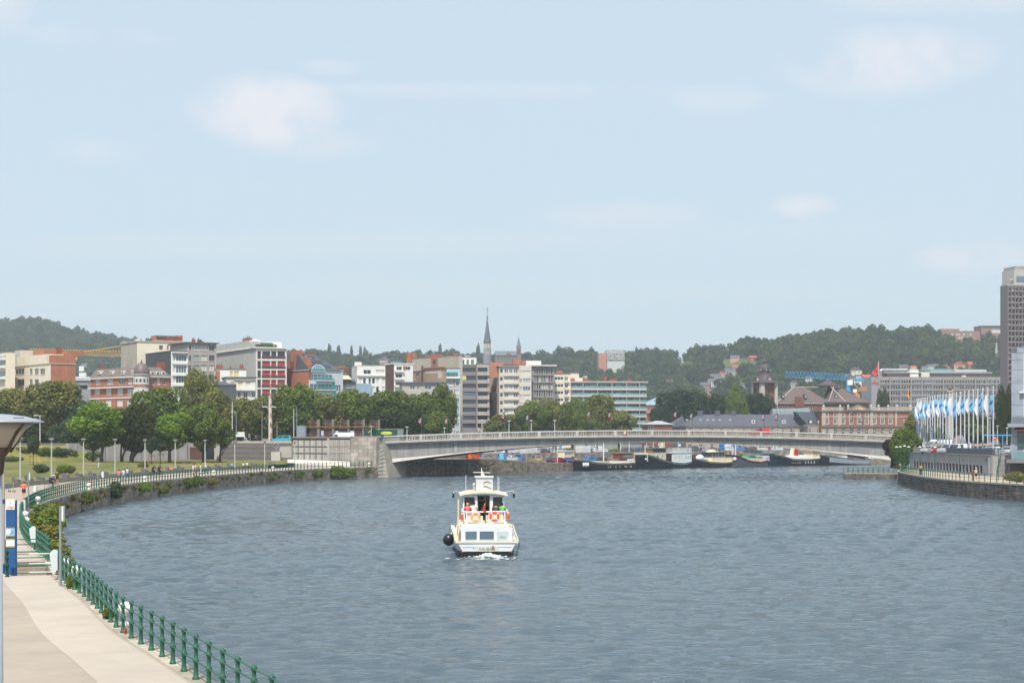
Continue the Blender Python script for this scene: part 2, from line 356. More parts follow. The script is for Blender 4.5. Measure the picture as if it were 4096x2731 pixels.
def stone_wall(root,pts,tg,z0,z1,ch,bl,mat,core,side=1,maxparts=300,seen=lambda p: True,thick=0.3,name='stone_block'):
    """courses of separate blocks with recessed joints; side=-1 turns the face to the right of travel"""
    step = (pts[1] - pts[0]).length; k = max(1,int(round(bl / step / 2))); blocks = []
    nrm = [Vector((-t.y,t.x)) * side for t in tg]; nc = max(1,int(round((z1 - z0) / ch))); h = (z1 - z0) / nc; g = 0.018
    for c in range(nc):
        i = -k if c % 2 else 0
        while i < len(pts) - 1:
            a,b = max(i,0),min(i + 2 * k,len(pts) - 1); i += 2 * k
            if b <= a: continue
            pr = rnd.uniform(0.0,0.035); ta = tg[a] * g; tb = tg[b] * g
            A,B = pts[a] + nrm[a] * pr + ta,pts[b] + nrm[b] * pr - tb; A2,B2 = pts[a] - nrm[a] * thick + ta,pts[b] - nrm[b] * thick - tb
            za,zb = z0 + c * h + g,z0 + (c + 1) * h - g
            quad = [A,B,B2,A2] if side < 0 else [B,A,A2,B2]
            blocks.append((quad,za,zb))
    dist = lambda q: math.hypot(q[0][0].x,q[0][0].y) + (0 if seen(q[0][0]) else 1e5) + max(0,-q[1]) * 1e4
    blocks.sort(key=dist)
    for quad,za,zb in blocks[:maxparts]:
        c = (quad[0] + quad[2]) / 2; mb = MB(); mb.hexa([(p.x - c.x,p.y - c.y,0) for p in quad],[(p.x - c.x,p.y - c.y,zb - za) for p in quad]); mb.build(name,mat,root,(c.x,c.y,za))
    if blocks[maxparts:]:
        mb = MB()
        for quad,za,zb in blocks[maxparts:]: mb.hexa([(p.x,p.y,za) for p in quad],[(p.x,p.y,zb) for p in quad])
        mb.build('stone_courses',mat,root,kind='stuff')
    mb = MB(); inn = [p - n * 0.012 for p,n in zip(pts,nrm)]; n_ = len(pts)
    mb.add([(p.x,p.y,z0) for p in inn] + [(p.x,p.y,z1) for p in inn],[(i,i + 1,n_ + i + 1,n_ + i) for i in range(n_ - 1)]); mb.build('mortar',core,root)
infr = lambda p: abs(p.x / max(p.y,1)) < 0.31
WALLM = M((166,149,132),0.95,0.35,0.9,0,0.5,5,0.2,0.25,'blocks'); MORT = M((70,64,58),0.95,0.2)
lw = thing('quay_wall','long curved stone quay wall with plants growing on it below the left promenade','wall')
i0 = min(range(NL),key=lambda i: abs(cl[i].y - 96))
stone_wall(lw,cl[i0:],tl[i0:],-0.5,ZQ - 0.25,0.44,1.1,WALLM,MORT,-1,300,infr)
stone_wall_near = band('wall_face',cl[:i0 + 1],cl[:i0 + 1],-0.5,ZQ - 0.25,WALLM,lw)
COPE = M((168,158,142),0.9,0.2,1.2,0,0.3,5,0.2,0,'blocks')
inn = offs(cl,tl,0.5); out = offs(cl,tl,-0.06)
cop = []
for i in range(0,NL - 3,3):
    j = i + 3; g = tl[i] * 0.012; cop.append((out[i] + g,out[j] - g,inn[j] - g,inn[i] + g))
cop.sort(key=lambda q: q[0].length + (0 if infr(q[0]) else 1e5))
for n_,q in enumerate(cop[:260]):
    c = (q[0] + q[2]) / 2; mb = MB(); mb.hexa([(p.x - c.x,p.y - c.y,0) for p in q],[(p.x - c.x,p.y - c.y,0.25) for p in q]); mb.build('coping_stone',COPE,lw,(c.x,c.y,ZQ - 0.24))
mb = MB()
for q in cop[260:]: mb.hexa([(p.x,p.y,ZQ - .24) for p in q],[(p.x,p.y,ZQ + .01) for p in q])
if mb.v: mb.build('coping',COPE,lw,kind='stuff')
# stairwell cut into the quay, going down to the water
st = thing('quay_stairs','narrow stone stairs sunk into the quay between green cross railings','stairs')
wallm = M((120,108,96),0.95,0.3,1.5,0,0.4)
a,b = sub(o04,i78,i88),sub(o24,i78,i88)
band('side_wall',b,b,-0.3,ZQ,wallm,st); band('side_wall',a,a,-0.3,ZQ,wallm,st)
for e_ in (0,-1): mb = MB(); mb.quad((*a[e_],-.3),(*b[e_],-.3),(*b[e_],ZQ),(*a[e_],ZQ)); mb.build('end_wall',wallm,st)
ns = len(a) - 1
for k in range(ns - 1,0,-1):
    z = ZQ - 0.16 * (ns - k) - 0.1
    if z < -.2: z = -.2
    mb = MB(); mb.hexa([(*a[k],-.4),(*a[k + 1],-.4),(*b[k + 1],-.4),(*b[k],-.4)],[(*a[k],z),(*a[k + 1],z),(*b[k + 1],z),(*b[k],z)]); mb.build('step',COPE,st)

# low park wall and lawn
iw = min(range(NL),key=lambda i: abs(cl[i].y - 130)); LWALL = offs(cl,tl,10.8)[iw:NL - 38]; LWT = tl[iw:NL - 38]
pw = thing('low_park_wall','low concrete wall between the promenade and the lawn','wall')
LW = M((138,132,124),0.9,0.2,0.8,0,0.2); LWC = M((165,158,148),0.9,0.15)
lo_in = [p + Vector((-t.y,t.x)) * 0.45 for p,t in zip(LWALL,LWT)]
for j in range(0,len(LWALL) - 6,6):
    e = j + 6; q = (LWALL[j] + LWT[j] * .012,LWALL[e] - LWT[e] * .012,lo_in[e] - LWT[e] * .012,lo_in[j] + LWT[j] * .012)
    mb = MB(); mb.hexa([(*p,ZQ - .01) for p in q],[(*p,ZQ + .6) for p in q]); mb.build('wall_section',LW,pw)
BACK = [(-190,285),(-140,338),(-108,352),(-84,370),(-66,381),(-50,386),(-42,386)]
bk,bt = spline(BACK,2.0)
def lawn_pt(u,v):
    a = lo_in[min(int(u * (len(lo_in) - 1)),len(lo_in) - 1)]; b = bk[min(int(u * (len(bk) - 1)),len(bk) - 1)]
    p = a + (b - a) * v; z = ZQ + .52 + 0.5 * v + 0.12 * math.sin(p.x * .21) * math.sin(p.y * .13) + 0.05 * math.sin(p.x * .7 + p.y * .5); return (p.x,p.y,z)
mb = MB(); nu,nv = 90,50
mb.add([lawn_pt(i / nu,j / nv) for i in range(nu + 1) for j in range(nv + 1)],[(i * (nv + 1) + j,(i + 1) * (nv + 1) + j,(i + 1) * (nv + 1) + j + 1,i * (nv + 1) + j + 1) for i in range(nu) for j in range(nv)])
def grass_mat(c1,c2,c3,sc=0.12):
    mt = bpy.data.materials.new('grass'); mt.use_nodes = True; n = mt.node_tree.nodes; l = mt.node_tree.links; b = n['Principled BSDF']; b.inputs['Roughness'].default_value = 0.95; b.inputs['Specular IOR Level'].default_value = 0.1
    g = n.new('ShaderNodeNewGeometry'); t = n.new('ShaderNodeTexNoise'); t.inputs['Scale'].default_value = sc; t.inputs['Detail'].default_value = 8; t.inputs['Roughness'].default_value = 0.7; l.new(g.outputs['Position'],t.inputs['Vector'])
    r = n.new('ShaderNodeValToRGB'); r.color_ramp.elements[0].position = 0.35; r.color_ramp.elements[0].color = (*lin(c1),1); r.color_ramp.elements[1].position = 0.68; r.color_ramp.elements[1].color = (*lin(c3),1)
    e = r.color_ramp.elements.new(0.5); e.color = (*lin(c2),1); l.new(t.outputs['Fac'],r.inputs['Fac']); l.new(r.outputs[0],b.inputs['Base Color'])
    t2 = n.new('ShaderNodeTexNoise'); t2.inputs['Scale'].default_value = 3; t2.inputs['Detail'].default_value = 5; l.new(g.outputs['Position'],t2.inputs['Vector'])
    bp = n.new('ShaderNodeBump'); bp.inputs['Strength'].default_value = 0.8; bp.inputs['Distance'].default_value = 0.3; l.new(t2.outputs['Fac'],bp.inputs['Height']); l.new(bp.outputs[0],b.inputs['Normal']); return mt
LAWN = grass_mat((84,94,48),(112,112,66),(148,134,94))
struct(mb.build('lawn',LAWN,smooth=True))
def lawn_z(p): return ZQ + .52 + 0.25
# grass bank behind the lawn, then the raised boulevard
bank_t = offs(bk,bt,7.5)
k1 = min(range(len(bk)),key=lambda i: abs(bk[i].x + 88))
struct(band('grass_bank',bk[:k1 + 1],bank_t[:k1 + 1],3.1,6.5,grass_mat((96,106,52),(122,120,66),(150,136,84),0.2)))
ROAD = M((120,118,116),0.9,0.12,0.3)
mb = MB(); mb.prism([(-900,260),(-190,292),(-142,345),(-111,359),(-88,377),(-70,388),(-68,400),(-36,400),(-36,384),(-25.5,366),(-29,390),(-20,470),(-900,470)],2.0,ZB)
struct(mb.build('boulevard',ROAD))
# quay and city beyond the bridge
c2,t2 = spline(EDGE_L2,0.6); N2 = len(c2)
def q2z(p): return 3.35 if p.y < 392 else (1.75 if p.y > 424 else 3.35 - 1.6 * (p.y - 392) / 32)
z2 = [q2z(p) for p in c2]; in2 = offs(c2,t2,14)
struct(band('lower_quay',c2,in2,z2,z2,M((150,142,132),0.92,0.15,0.2)))
w2 = thing('far_quay_wall','weathered brown stone quay wall beyond the bridge where the barges moor','wall')
ie = min(range(N2),key=lambda i: abs(c2[i].x - 116))
def var_wall(root,pts,tg,ztop,mat,core,ch=.42,bl=1.2,maxparts=300,side=-1):
    stone_z = MB(); blocks = []; nrm = [Vector((-t.y,t.x)) * side for t in tg]
    for c in range(9):
        i = 1 if c % 2 else 0
        while i < len(pts) - 2:
            a,b = i,i + 2; i += 2; zt = (ztop[a] + ztop[b]) / 2 - .2; za = zt - (c + 1) * ch; zb = zt - c * ch
            if zb < -.1: continue
            pr = rnd.uniform(0,.04); g = tg[a] * .02; A,B = pts[a] + nrm[a] * pr + g,pts[b] + nrm[b] * pr - g; blocks.append(([A,B,B - nrm[b] * .3,A - nrm[a] * .3],max(za,-.5) + .018,zb - .018))
    blocks.sort(key=lambda q: q[0][0].length)
    for quad,za,zb in blocks[:maxparts]:
        c = (quad[0] + quad[2]) / 2; mb = MB(); mb.hexa([(p.x - c.x,p.y - c.y,0) for p in quad],[(p.x - c.x,p.y - c.y,zb - za) for p in quad]); mb.build('stone_block',mat,root,(c.x,c.y,za))
    mb = MB()
    for quad,za,zb in blocks[maxparts:]: mb.hexa([(p.x,p.y,za) for p in quad],[(p.x,p.y,zb) for p in quad])
    mb.build('stone_courses',mat,root,kind='stuff')
    band('mortar',[p - n * .02 for p,n in zip(pts,nrm)],[p - n * .02 for p,n in zip(pts,nrm)],-0.5,[z - .1 for z in ztop],core,root)
    band('coping',[p + n * .05 for p,n in zip(pts,nrm)],[p - n * .5 for p,n in zip(pts,nrm)],[z + .03 for z in ztop],[z + .03 for z in ztop],COPE,root)
    band('coping_face',[p + n * .05 for p,n in zip(pts,nrm)],[p + n * .05 for p,n in zip(pts,nrm)],[z - .2 for z in ztop],[z + .03 for z in ztop],COPE,root)
WALL2 = M((166,150,134),0.95,0.4,1.1,0,0.5,5,0.2,0.35,'blocks')
var_wall(w2,c2[:ie],t2[:ie],z2[:ie],WALL2,MORT)
rw = thing('upper_retaining_wall','grey retaining wall between the lower quay and the upper road beyond the bridge','wall')
ii = in2[:ie + 60]; it_ = t2[:ie + 60]
var_wall(rw,ii,it_,[ZC + .25] * len(ii),M((150,142,136),0.95,0.3,0.7,0,0.4,5,0.2,0.3,'blocks'),MORT,.5,1.2,200)
mb = MB(); mb.prism([(p.x,p.y) for p in offs(c2,t2,14.4)[::8]] + [(4000,900),(4000,1700),(-4000,1700),(-4000,400),(-40,400)],1.0,ZC)
struct(mb.build('city_ground',ROAD))
# right bank
cr,tr = spline(EDGE_R,0.6); NR = len(cr)
RQ = M((176,160,142),0.92,0.15,0.4)
mb = MB(); mb.prism([(p.x,p.y) for p in reversed(cr[::4])] + [(300,110),(300,420),(150,440),(120,362)],-0.4,ZQ - .02); struct(mb.build('right_quay',RQ))
wr = thing('right_quay_wall','curved dark stone quay wall on the right bank below the green railing','wall')
stone_wall(wr,cr,tr,-0.5,ZQ - .05,0.36,1.1,M((98,92,88),0.95,0.5,0.5,0,0.5,5,0.2,0.5,'blocks'),M((76,72,68),0.95,0.2),1,300,infr,0.02)
band('coping',offs(cr,tr,.08),offs(cr,tr,-.5),ZQ + .03,ZQ + .03,COPE,wr)
band('coping_face',offs(cr,tr,.08),offs(cr,tr,.08),ZQ - .2,ZQ + .03,COPE,wr)
mb = MB(); mb.prism([(92,346),(300,346),(4000,300),(4000,640),(330,520),(150,440)],-.4,ZC); struct(mb.build('right_city_ground',ROAD))

# --- hills
SKY_PTS = [(-600,1330),(-200,1300),(0,1292),(80,1285),(150,1290),(250,1312),(350,1338),(480,1366),(600,1398),(700,1418),(850,1425),(1150,1422),(1250,1418),(1400,1432),
           (1500,1438),(1600,1428),(1800,1425),(2000,1440),(2150,1436),(2250,1424),(2370,1415),(2420,1440),(2520,1440),(2600,1426),(2700,1432),(2800,1412),(2880,1406),(2940,1398),
           (3000,1382),(3100,1376),(3200,1352),(3330,1346),(3400,1342),(3500,1340),(3560,1356),(3600,1348),(3700,1338),(3800,1345),(4000,1352),(4300,1345),(5000,1360)]
def ridge_y(sx):
    return np.interp(sx,[-600,350,900,1500,2500,3000,5000],[2700,2600,2100,2000,1900,1750,1700])
def hill_z(sx,Y):
    Yr = ridge_y(sx); zr = CZ + (HY - (np.interp(sx,[p[0] for p in SKY_PTS],[p[1] for p in SKY_PTS]) + 22)) / F * Yr
    t = np.clip((Y - 1150) / (Yr - 1150),0,1); s = t * t * (3 - 2 * t) * 0.55 + t * 0.45
    wob = 6 * np.sin(sx * .013) * np.sin(Y * .008) * t * (1 - t) * 3
    return 3.2 + (zr - 3.2) * s + wob - np.clip(Y - Yr,0,None) * 0.06
def make_hills():
    sxs = np.linspace(-600,4700,260); ts = np.linspace(0,1,70); V = []
    for sx in sxs:
        Yr = ridge_y(sx)
        for t in ts:
            Y = 1120 + (Yr + 500 - 1120) * t; V.append(((sx - CXP) / F * Y,Y,float(hill_z(sx,Y))))
    n = len(ts); fs = [(i * n + j,(i + 1) * n + j,(i + 1) * n + j + 1,i * n + j + 1) for i in range(len(sxs) - 1) for j in range(n - 1)]
    mb = MB(); mb.add(V,fs); return struct(mb.build('hills',grass_mat((58,72,40),(84,94,54),(120,116,74),0.02),smooth=True))
hills = make_hills()
def hill_at(sx,sy):
    lo,hi = 1150,float(ridge_y(sx))
    for _ in range(40):
        mid = (lo + hi) / 2
        if Zp(sy,mid) > hill_z(sx,mid): lo = mid
        else: hi = mid
    return (lo + hi) / 2
# ------------------------------------------------------------------ vegetation
def leaf_mat(dark,light,hue=0.0,inst=False):
    mt = bpy.data.materials.new('foliage'); mt.use_nodes = True; n = mt.node_tree.nodes; l = mt.node_tree.links
    b = n['Principled BSDF']; b.inputs['Roughness'].default_value = 0.7; b.inputs['Specular IOR Level'].default_value = 0.15
    at = n.new('ShaderNodeAttribute'); at.attribute_name = 'tint'
    r = n.new('ShaderNodeValToRGB'); r.color_ramp.elements[0].color = (*lin(dark),1); r.color_ramp.elements[1].color = (*lin(light),1)
    l.new(at.outputs['Fac'],r.inputs['Fac']); col = r.outputs[0]
    if inst:
        oi = n.new('ShaderNodeObjectInfo'); r2 = n.new('ShaderNodeValToRGB'); e = r2.color_ramp.elements
        e[0].color = (0.5,0.6,0.58,1); e[1].color = (1.9,1.6,1.1,1); x = e.new(0.3); x.color = (0.8,0.9,0.8,1); x = e.new(0.7); x.color = (1.25,1.3,1.0,1); x = e.new(0.9); x.color = (1.7,1.45,1.35,1)
        l.new(oi.outputs['Random'],r2.inputs['Fac'])
        mm = n.new('ShaderNodeMix'); mm.data_type = 'RGBA'; mm.blend_type = 'MULTIPLY'; mm.inputs['Factor'].default_value = 1; l.new(col,mm.inputs[6]); l.new(r2.outputs[0],mm.inputs[7]); col = mm.outputs[2]
    l.new(col,b.inputs['Base Color'])
    tr = n.new('ShaderNodeBsdfTranslucent'); l.new(col,tr.inputs['Color']); mx = n.new('ShaderNodeMixShader'); mx.inputs[0].default_value = 0.36
    l.new(b.outputs[0],mx.inputs[1]); l.new(tr.outputs[0],mx.inputs[2]); l.new(mx.outputs[0],n['Material Output'].inputs['Surface']); return mt
def crown_mesh(seed,nleaf,leaf,shape='round',nb=34,dens=0.8):
    r = np.random.RandomState(seed); cs = []; rs = []
    while len(cs) < nb:
        p = r.uniform(-1,1,3); d = np.linalg.norm(p)
        if not 0.25 < d < 0.92: continue
        z = p[2]
        if shape == 'cone': w = 0.15 + 0.8 * (1 - (z + 1) / 2); p[:2] *= w; br = (0.16 + .22 * w) * r.uniform(.8,1.15)
        elif shape == 'poplar': p[:2] *= 0.62; br = r.uniform(.24,.4) * (1.0 - 0.35 * max(z,0))
        elif shape == 'wide': p[:2] *= 0.82; p[2] *= 0.74; br = r.uniform(.18,.36)
        elif shape == 'bush': p[2] = abs(p[2]) * 0.9 - 0.6; br = r.uniform(.28,.45)
        else: p *= 0.80; br = r.uniform(.15,.36)
        cs.append(p); rs.append(br)
    cs = np.array(cs); rs = np.array(rs); bt = r.uniform(0,1,nb)
    V = np.zeros((0,3)); T = np.zeros(0); got = 0; Vs = []; Ts = []
    while got < nleaf:
        k = nleaf * 2; bi = r.choice(nb,k,p=rs ** 2 / (rs ** 2).sum()); d = r.normal(size=(k,3)); d /= np.linalg.norm(d,axis=1)[:,None]
        pos = cs[bi] + d * (rs[bi] * r.uniform(.72,1.06,k))[:,None]
        keep = np.ones(k,bool)
        for j in range(nb):
            dj = np.linalg.norm(pos - cs[j],axis=1); keep &= ~((dj < rs[j] * 0.66) & (bi != j))
        bi,d,pos = bi[keep],d[keep],pos[keep]; k = min(len(pos),nleaf - got); bi,d,pos = bi[:k],d[:k],pos[:k]
        nrm = d * 0.9 + r.normal(size=(k,3)) * 0.55; nrm[:,2] += 0.35; nrm /= np.linalg.norm(nrm,axis=1)[:,None]
        u = np.cross(nrm,r.normal(size=(k,3))); u /= np.linalg.norm(u,axis=1)[:,None]; w = np.cross(nrm,u)
        s = leaf * r.uniform(.6,1.35,k)[:,None]; a = r.uniform(.55,1.0,k)[:,None]
        q = np.stack([pos - u * s,pos + w * s * a,pos + u * s,pos - w * s * a * .8],1); Vs.append(q.reshape(-1,3))
        Ts.append(np.repeat(np.clip(0.2 + 0.45 * bt[bi] + r.uniform(-.3,.42,k),0,1),4)); got += k
    V = np.concatenate(Vs); T = np.concatenate(Ts); n = len(V) // 4
    V[:,2] += 1.0
    me = bpy.data.meshes.new('crown'); me.vertices.add(len(V)); me.vertices.foreach_set('co',V.ravel()); me.loops.add(len(V)); me.loops.foreach_set('vertex_index',np.arange(len(V),dtype=np.int32))
    me.polygons.add(n); me.polygons.foreach_set('loop_start',np.arange(0,len(V),4,dtype=np.int32)); me.update(calc_edges=True)
    at = me.attributes.new('tint','FLOAT','POINT'); at.data.foreach_set('value',T.astype(np.float32)); me.materials.append(None); return me
PROTO = {'round': [crown_mesh(21 + i,9500,0.045,'round',60) for i in range(4)],'tall': [crown_mesh(41 + i,9000,0.04,'poplar',46) for i in range(2)],
         'wide': [crown_mesh(51 + i,8500,0.045,'wide',40) for i in range(2)],'cone': [crown_mesh(61,9000,0.04,'cone',60)],
         'bush': [crown_mesh(71 + i,1800,0.085,'bush',18) for i in range(3)],'small': [crown_mesh(81 + i,2200,0.075,'round',20) for i in range(2)]}
LM = {'olive': leaf_mat((70,80,36),(156,154,78)),'green': leaf_mat((58,80,34),(132,146,62)),'bright': leaf_mat((74,106,34),(140,166,60)),'dark': leaf_mat((40,54,32),(84,96,46)),
      'yew': leaf_mat((40,52,28),(88,94,42)),'lime': leaf_mat((76,98,36),(134,148,66)),'blue': leaf_mat((48,66,46),(92,112,70)),'purple': leaf_mat((46,34,40),(84,60,66)),
      'beech': leaf_mat((36,52,36),(68,88,50)),'rust': leaf_mat((92,92,42),(158,146,76)),'box': leaf_mat((60,80,30),(100,120,44))}
BARK = M((84,72,60),0.95,0.3,2.0,0,0.6); BARKL = M((110,98,84),0.95,0.3,2.0,0,0.6)
def crown_obj(name,proto,mat,parent,loc,sc,rz=0.0):
    o = link(name,proto,parent,loc,rz); o.scale = sc; s = o.material_slots[0]; s.link = 'OBJECT'; s.material = LM[mat]; return o
_tc = [0]
def tree(name,label,sx,top,bot,hw,Y,zb,kind='round',mat='green',trunk=0.32,group=None,depth=1.0,base_sx=None,bark=BARK,stems=1):
    """crown centre column sx, crown top and bottom rows, half width in photograph pixels, at depth Y, rooted at height zb"""
    _tc[0] += 1; i = _tc[0]; base = X(base_sx if base_sx is not None else sx,Y); t = thing(name,label,'tree',(base,Y,zb),0,group)
    zt,zo = Zp(top,Y) - zb,Zp(bot,Y) - zb; w = hw / F * Y; dx = X(sx,Y) - base; h = (zt - zo)
    pr = PROTO[kind]; crown_obj('crown',pr[i % len(pr)],mat,t,(dx,0,zo),(w * 1.28,w * depth * 1.28,h / 2 * 1.06),(i * 1.7) % 6.28 if kind != 'x' else 0)
    mb = MB(); r = random.Random(i); zc = zo + h * 0.55
    for s in range(stems):
        ox = (s - (stems - 1) / 2) * 0.5; mb.tube([(ox * .4,0,-.3),(ox * .6,0,zo * .45),(ox * 1.6 + dx * .4,0,zo * .9 + .1),(ox * 2.5 + dx,0,zc)],[trunk * 1.25,trunk,trunk * .85,trunk * .3],8)
    for k in range(5):
        a = r.uniform(0,6.28); q = r.uniform(.45,.75); z0 = zo * .8 + h * .06 * k
        mb.tube([(dx * .5,0,z0),(dx + w * q * .5 * math.cos(a),w * q * .5 * math.sin(a),z0 + h * .18),(dx + w * q * math.cos(a),w * q * math.sin(a),z0 + h * .36)],[trunk * .5,trunk * .32,.04],6)
    mb.build('trunk',bark,t,smooth=True); return t
def shrub(label,p,w,h,mat='green',group=None,name='shrub',proto=None,d=None):
    _tc[0] += 1; t = thing(name,label,'shrub',p,0,group); pr = PROTO['bush']; crown_obj('foliage',pr[_tc[0] % 3] if proto is None else proto,mat,t,(0,0,-.05 * h),(w,d or w,h / 1.75),_tc[0] * 1.3)
    mb = MB(); r = random.Random(_tc[0])
    for k in range(4): mb.tube([(0,0,-.15),(r.uniform(-.4,.4) * w,r.uniform(-.4,.4) * w,h * .7)],[.03 + .02 * h,.01],5)
    mb.build('stem',BARK,t); return t
BLV = 'trees along the boulevard on the left bank'; LWN = 'trees standing on the riverside lawn'
TREES = [
 ('olive green plane tree behind the near lamp head at the left edge',20,1545,1725,105,420,ZB,'round','olive',BLV),
 ('big olive plane tree left of the red brick house with the dome',205,1512,1715,112,415,ZB,'round','olive',BLV),
 ('dark blue-green tree in front of the low grey metal roof',338,1592,1760,80,412,ZB,'round','blue',BLV),
 ('small dark tree below the big olive plane tree',120,1690,1800,80,395,6.0,'round','dark',BLV),
 ('shaded green tree behind the bright maple',270,1675,1815,70,392,6.0,'round','blue',BLV),
 ('tall green tree in front of the white bay windows',640,1538,1790,110,405,ZB,'round','green',BLV),
 ('tree with a narrow rising top in front of the grey flats',800,1476,1745,74,420,ZB,'tall','olive',BLV),
 ('broad tree below the slate mansard corner house',880,1552,1790,75,415,ZB,'round','olive',BLV),
 ('drooping olive tree left of the red and white pylon',965,1582,1765,72,425,ZB,'round','olive',BLV),
 ('olive tree just right of the red and white pylon',1085,1570,1765,72,430,ZB,'round','olive',BLV),
 ('tall dense tree below the brick gable with solar panels',1190,1520,1755,82,430,ZB,'round','green',BLV),
 ('rounded olive tree behind the first dark cross pillars',1300,1575,1755,80,440,ZB,'round','olive',BLV),
 ('green tree in front of the white modern flats',1420,1548,1755,84,445,ZB,'round','green',BLV),
 ('very broad tree behind the green tipper truck',1580,1552,1745,90,450,ZB,'round','green',BLV),
 ('broad dark tree behind the left end of the bridge',1690,1560,1745,80,455,ZB,'round','green',BLV),
 ('slim tree with a pointed top beside the pale blue flats',1772,1542,1745,58,450,ZB,'tall','green',BLV),
 ('bright lime green maple with a bare forked trunk',420,1608,1785,116,352,3.2,'wide','bright',LWN),
 ('dark yew-like tree with a leaning trunk beside the maple',500,1650,1800,60,353,3.2,'round','yew',LWN),
 ('tall dark yew-like tree with low spreading branches',552,1600,1808,74,352,3.2,'round','yew',LWN),
 ('fresh green round tree left of the grey wall doorway',678,1648,1800,84,355,3.2,'round','bright',LWN),
 ('mid green tree with low crown in front of the wall doorway',815,1610,1808,76,358,3.2,'round','green',LWN),
 ('slim young tree with thin trunk in front of the wide steps',890,1668,1792,46,362,3.2,'round','green',LWN),
]
for lab,sx,tp,bt_,hw,Y,zb,kd,mt,gr in TREES:
    bs = {420: 406,500: 487,552: 527,890: 880}.get(sx)
    tree('broadleaf_tree',lab,sx,tp,bt_,hw,Y,zb,kd,mt,0.34 if hw > 60 else 0.2,gr,base_sx=bs,bark=BARKL if mt == 'bright' else BARK,stems=2 if mt == 'yew' else 1)
tree('broadleaf_tree','thin lawn tree trunk with hanging crown left of the maple',372,1690,1800,60,351,3.2,'round','green',.22,LWN)
for i,(sx,tp,hw,mt) in enumerate([(-10,1640,90,'dark'),(60,1650,80,'olive'),(150,1640,85,'dark'),(245,1620,85,'olive'),(320,1650,80,'dark'),(395,1640,70,'blue'),(470,1625,75,'dark'),(590,1610,80,'green'),(720,1600,80,'green'),(845,1640,70,'olive'),(925,1650,60,'dark'),(1020,1640,70,'olive'),(1145,1640,70,'dark'),(1245,1645,70,'dark'),(1365,1640,70,'green'),(1500,1610,80,'dark'),(1640,1620,80,'dark'),(1735,1640,60,'green')]):
    tree('broadleaf_tree','shaded lower tree in the second row, %s from the left along the boulevard' % ORD[i],sx,tp,1775,hw,446,ZB,'round',mt,.3,BLV)
FQ = 'trees along the upper road beyond the bridge'
for lab,sx,tp,bt_,hw,mt in [('low tree at the foot of the grey banded flats',2005,1652,1760,74,'olive'),('tree with a raised crown before the white balcony flats',2130,1592,1760,66,'green'),
  ('tree before the concrete framed office block',2215,1588,1760,60,'olive'),('tree before the narrow cream flats',2290,1586,1760,60,'green'),('peaked tree before the long terrace flats',2385,1568,1760,68,'olive'),
  ('rightmost olive tree before the long terrace flats',2475,1632,1760,60,'olive'),('lower tree filling in between the two peaked trees',2345,1650,1762,56,'green'),('lower tree right of the low tree by the banded flats',2075,1668,1760,56,'olive')]:
    tree('broadleaf_tree',lab,sx,tp,bt_,hw,560 + (sx % 7) * 3,ZC,'round',mt,0.35,FQ)
for lab,sx,tp,bt_,hw,Y,kd,mt in [('huge dark copper-green beech left of the church',2722,1548,1755,100,690,'round','beech'),('dark tree between the beech and the conifer',2866,1566,1740,72,700,'round','beech'),
  ('pale green conical conifer before the church tower',2944,1543,1690,50,680,'cone','lime'),('dark rounded tree below the church tower',3022,1566,1700,68,690,'round','beech'),('dark lower tree left edge of the beech',2650,1620,1730,44,680,'round','beech')]:
    tree('broadleaf_tree' if kd != 'cone' else 'conifer',lab,sx,tp,bt_,hw,Y,ZC,kd,mt,0.5,'trees around the church')
for lab,sx,tp,bt_,hw,Y,kd,mt in [('left of two dark poplars beside the concrete office block',3524,1556,1700,18,780,'tall','dark'),('right of two dark poplars beside the concrete office block',3543,1560,1700,19,785,'tall','dark')]:
    tree('poplar',lab,sx,tp,bt_,hw,Y,ZC,kd,mt,0.3,'poplars by the concrete office block')
for lab,sx,tp,bt_,hw,Y,mt in [('green tree leaning over the bridge end by the four globe lamps',3622,1702,1860,56,352,'green'),('dark purple-leaved shrub tree at the right bridge end',3568,1752,1835,30,356,'purple'),
   ('low green tree rising behind the four globe lamps',3606,1775,1878,42,346,'box'),('green tree behind the left flags',3690,1640,1760,60,470,'olive'),('green tree behind the middle flags',3785,1600,1765,66,480,'green'),('green tree behind the right flags',3868,1610,1765,62,470,'olive'),
   ('dark tree behind the last flagpole',3950,1660,1770,60,460,'dark'),('low green tree behind the white van',3740,1690,1775,50,440,'green'),('low green tree by the no entry sign',3910,1690,1780,50,440,'green')]:
    tree('broadleaf_tree',lab,sx,tp,bt_,hw,Y,3.9 if Y > 400 else 2.2,'round',mt,0.3,'trees around the flags')
for lab,sx,tp,hw in [('tall dark columnar tree left beside the grey panel building',4005,1548,24),('tall dark columnar tree right beside the grey panel building',4036,1542,22)]:
    tree('columnar_tree',lab,sx,tp,1760,hw,420,ZC,'tall','dark',.3,'columnar trees beside the panel building')
# clipped cone on the parapet by the turquoise car
_pc = P(1139,1755,404); t = tag(crown_obj('topiary_cone',PROTO['cone'][0],'box',None,(_pc.x,404,ZB + .2),(0.8,0.8,1.15)),'small clipped green cone tree behind the turquoise car','tree')
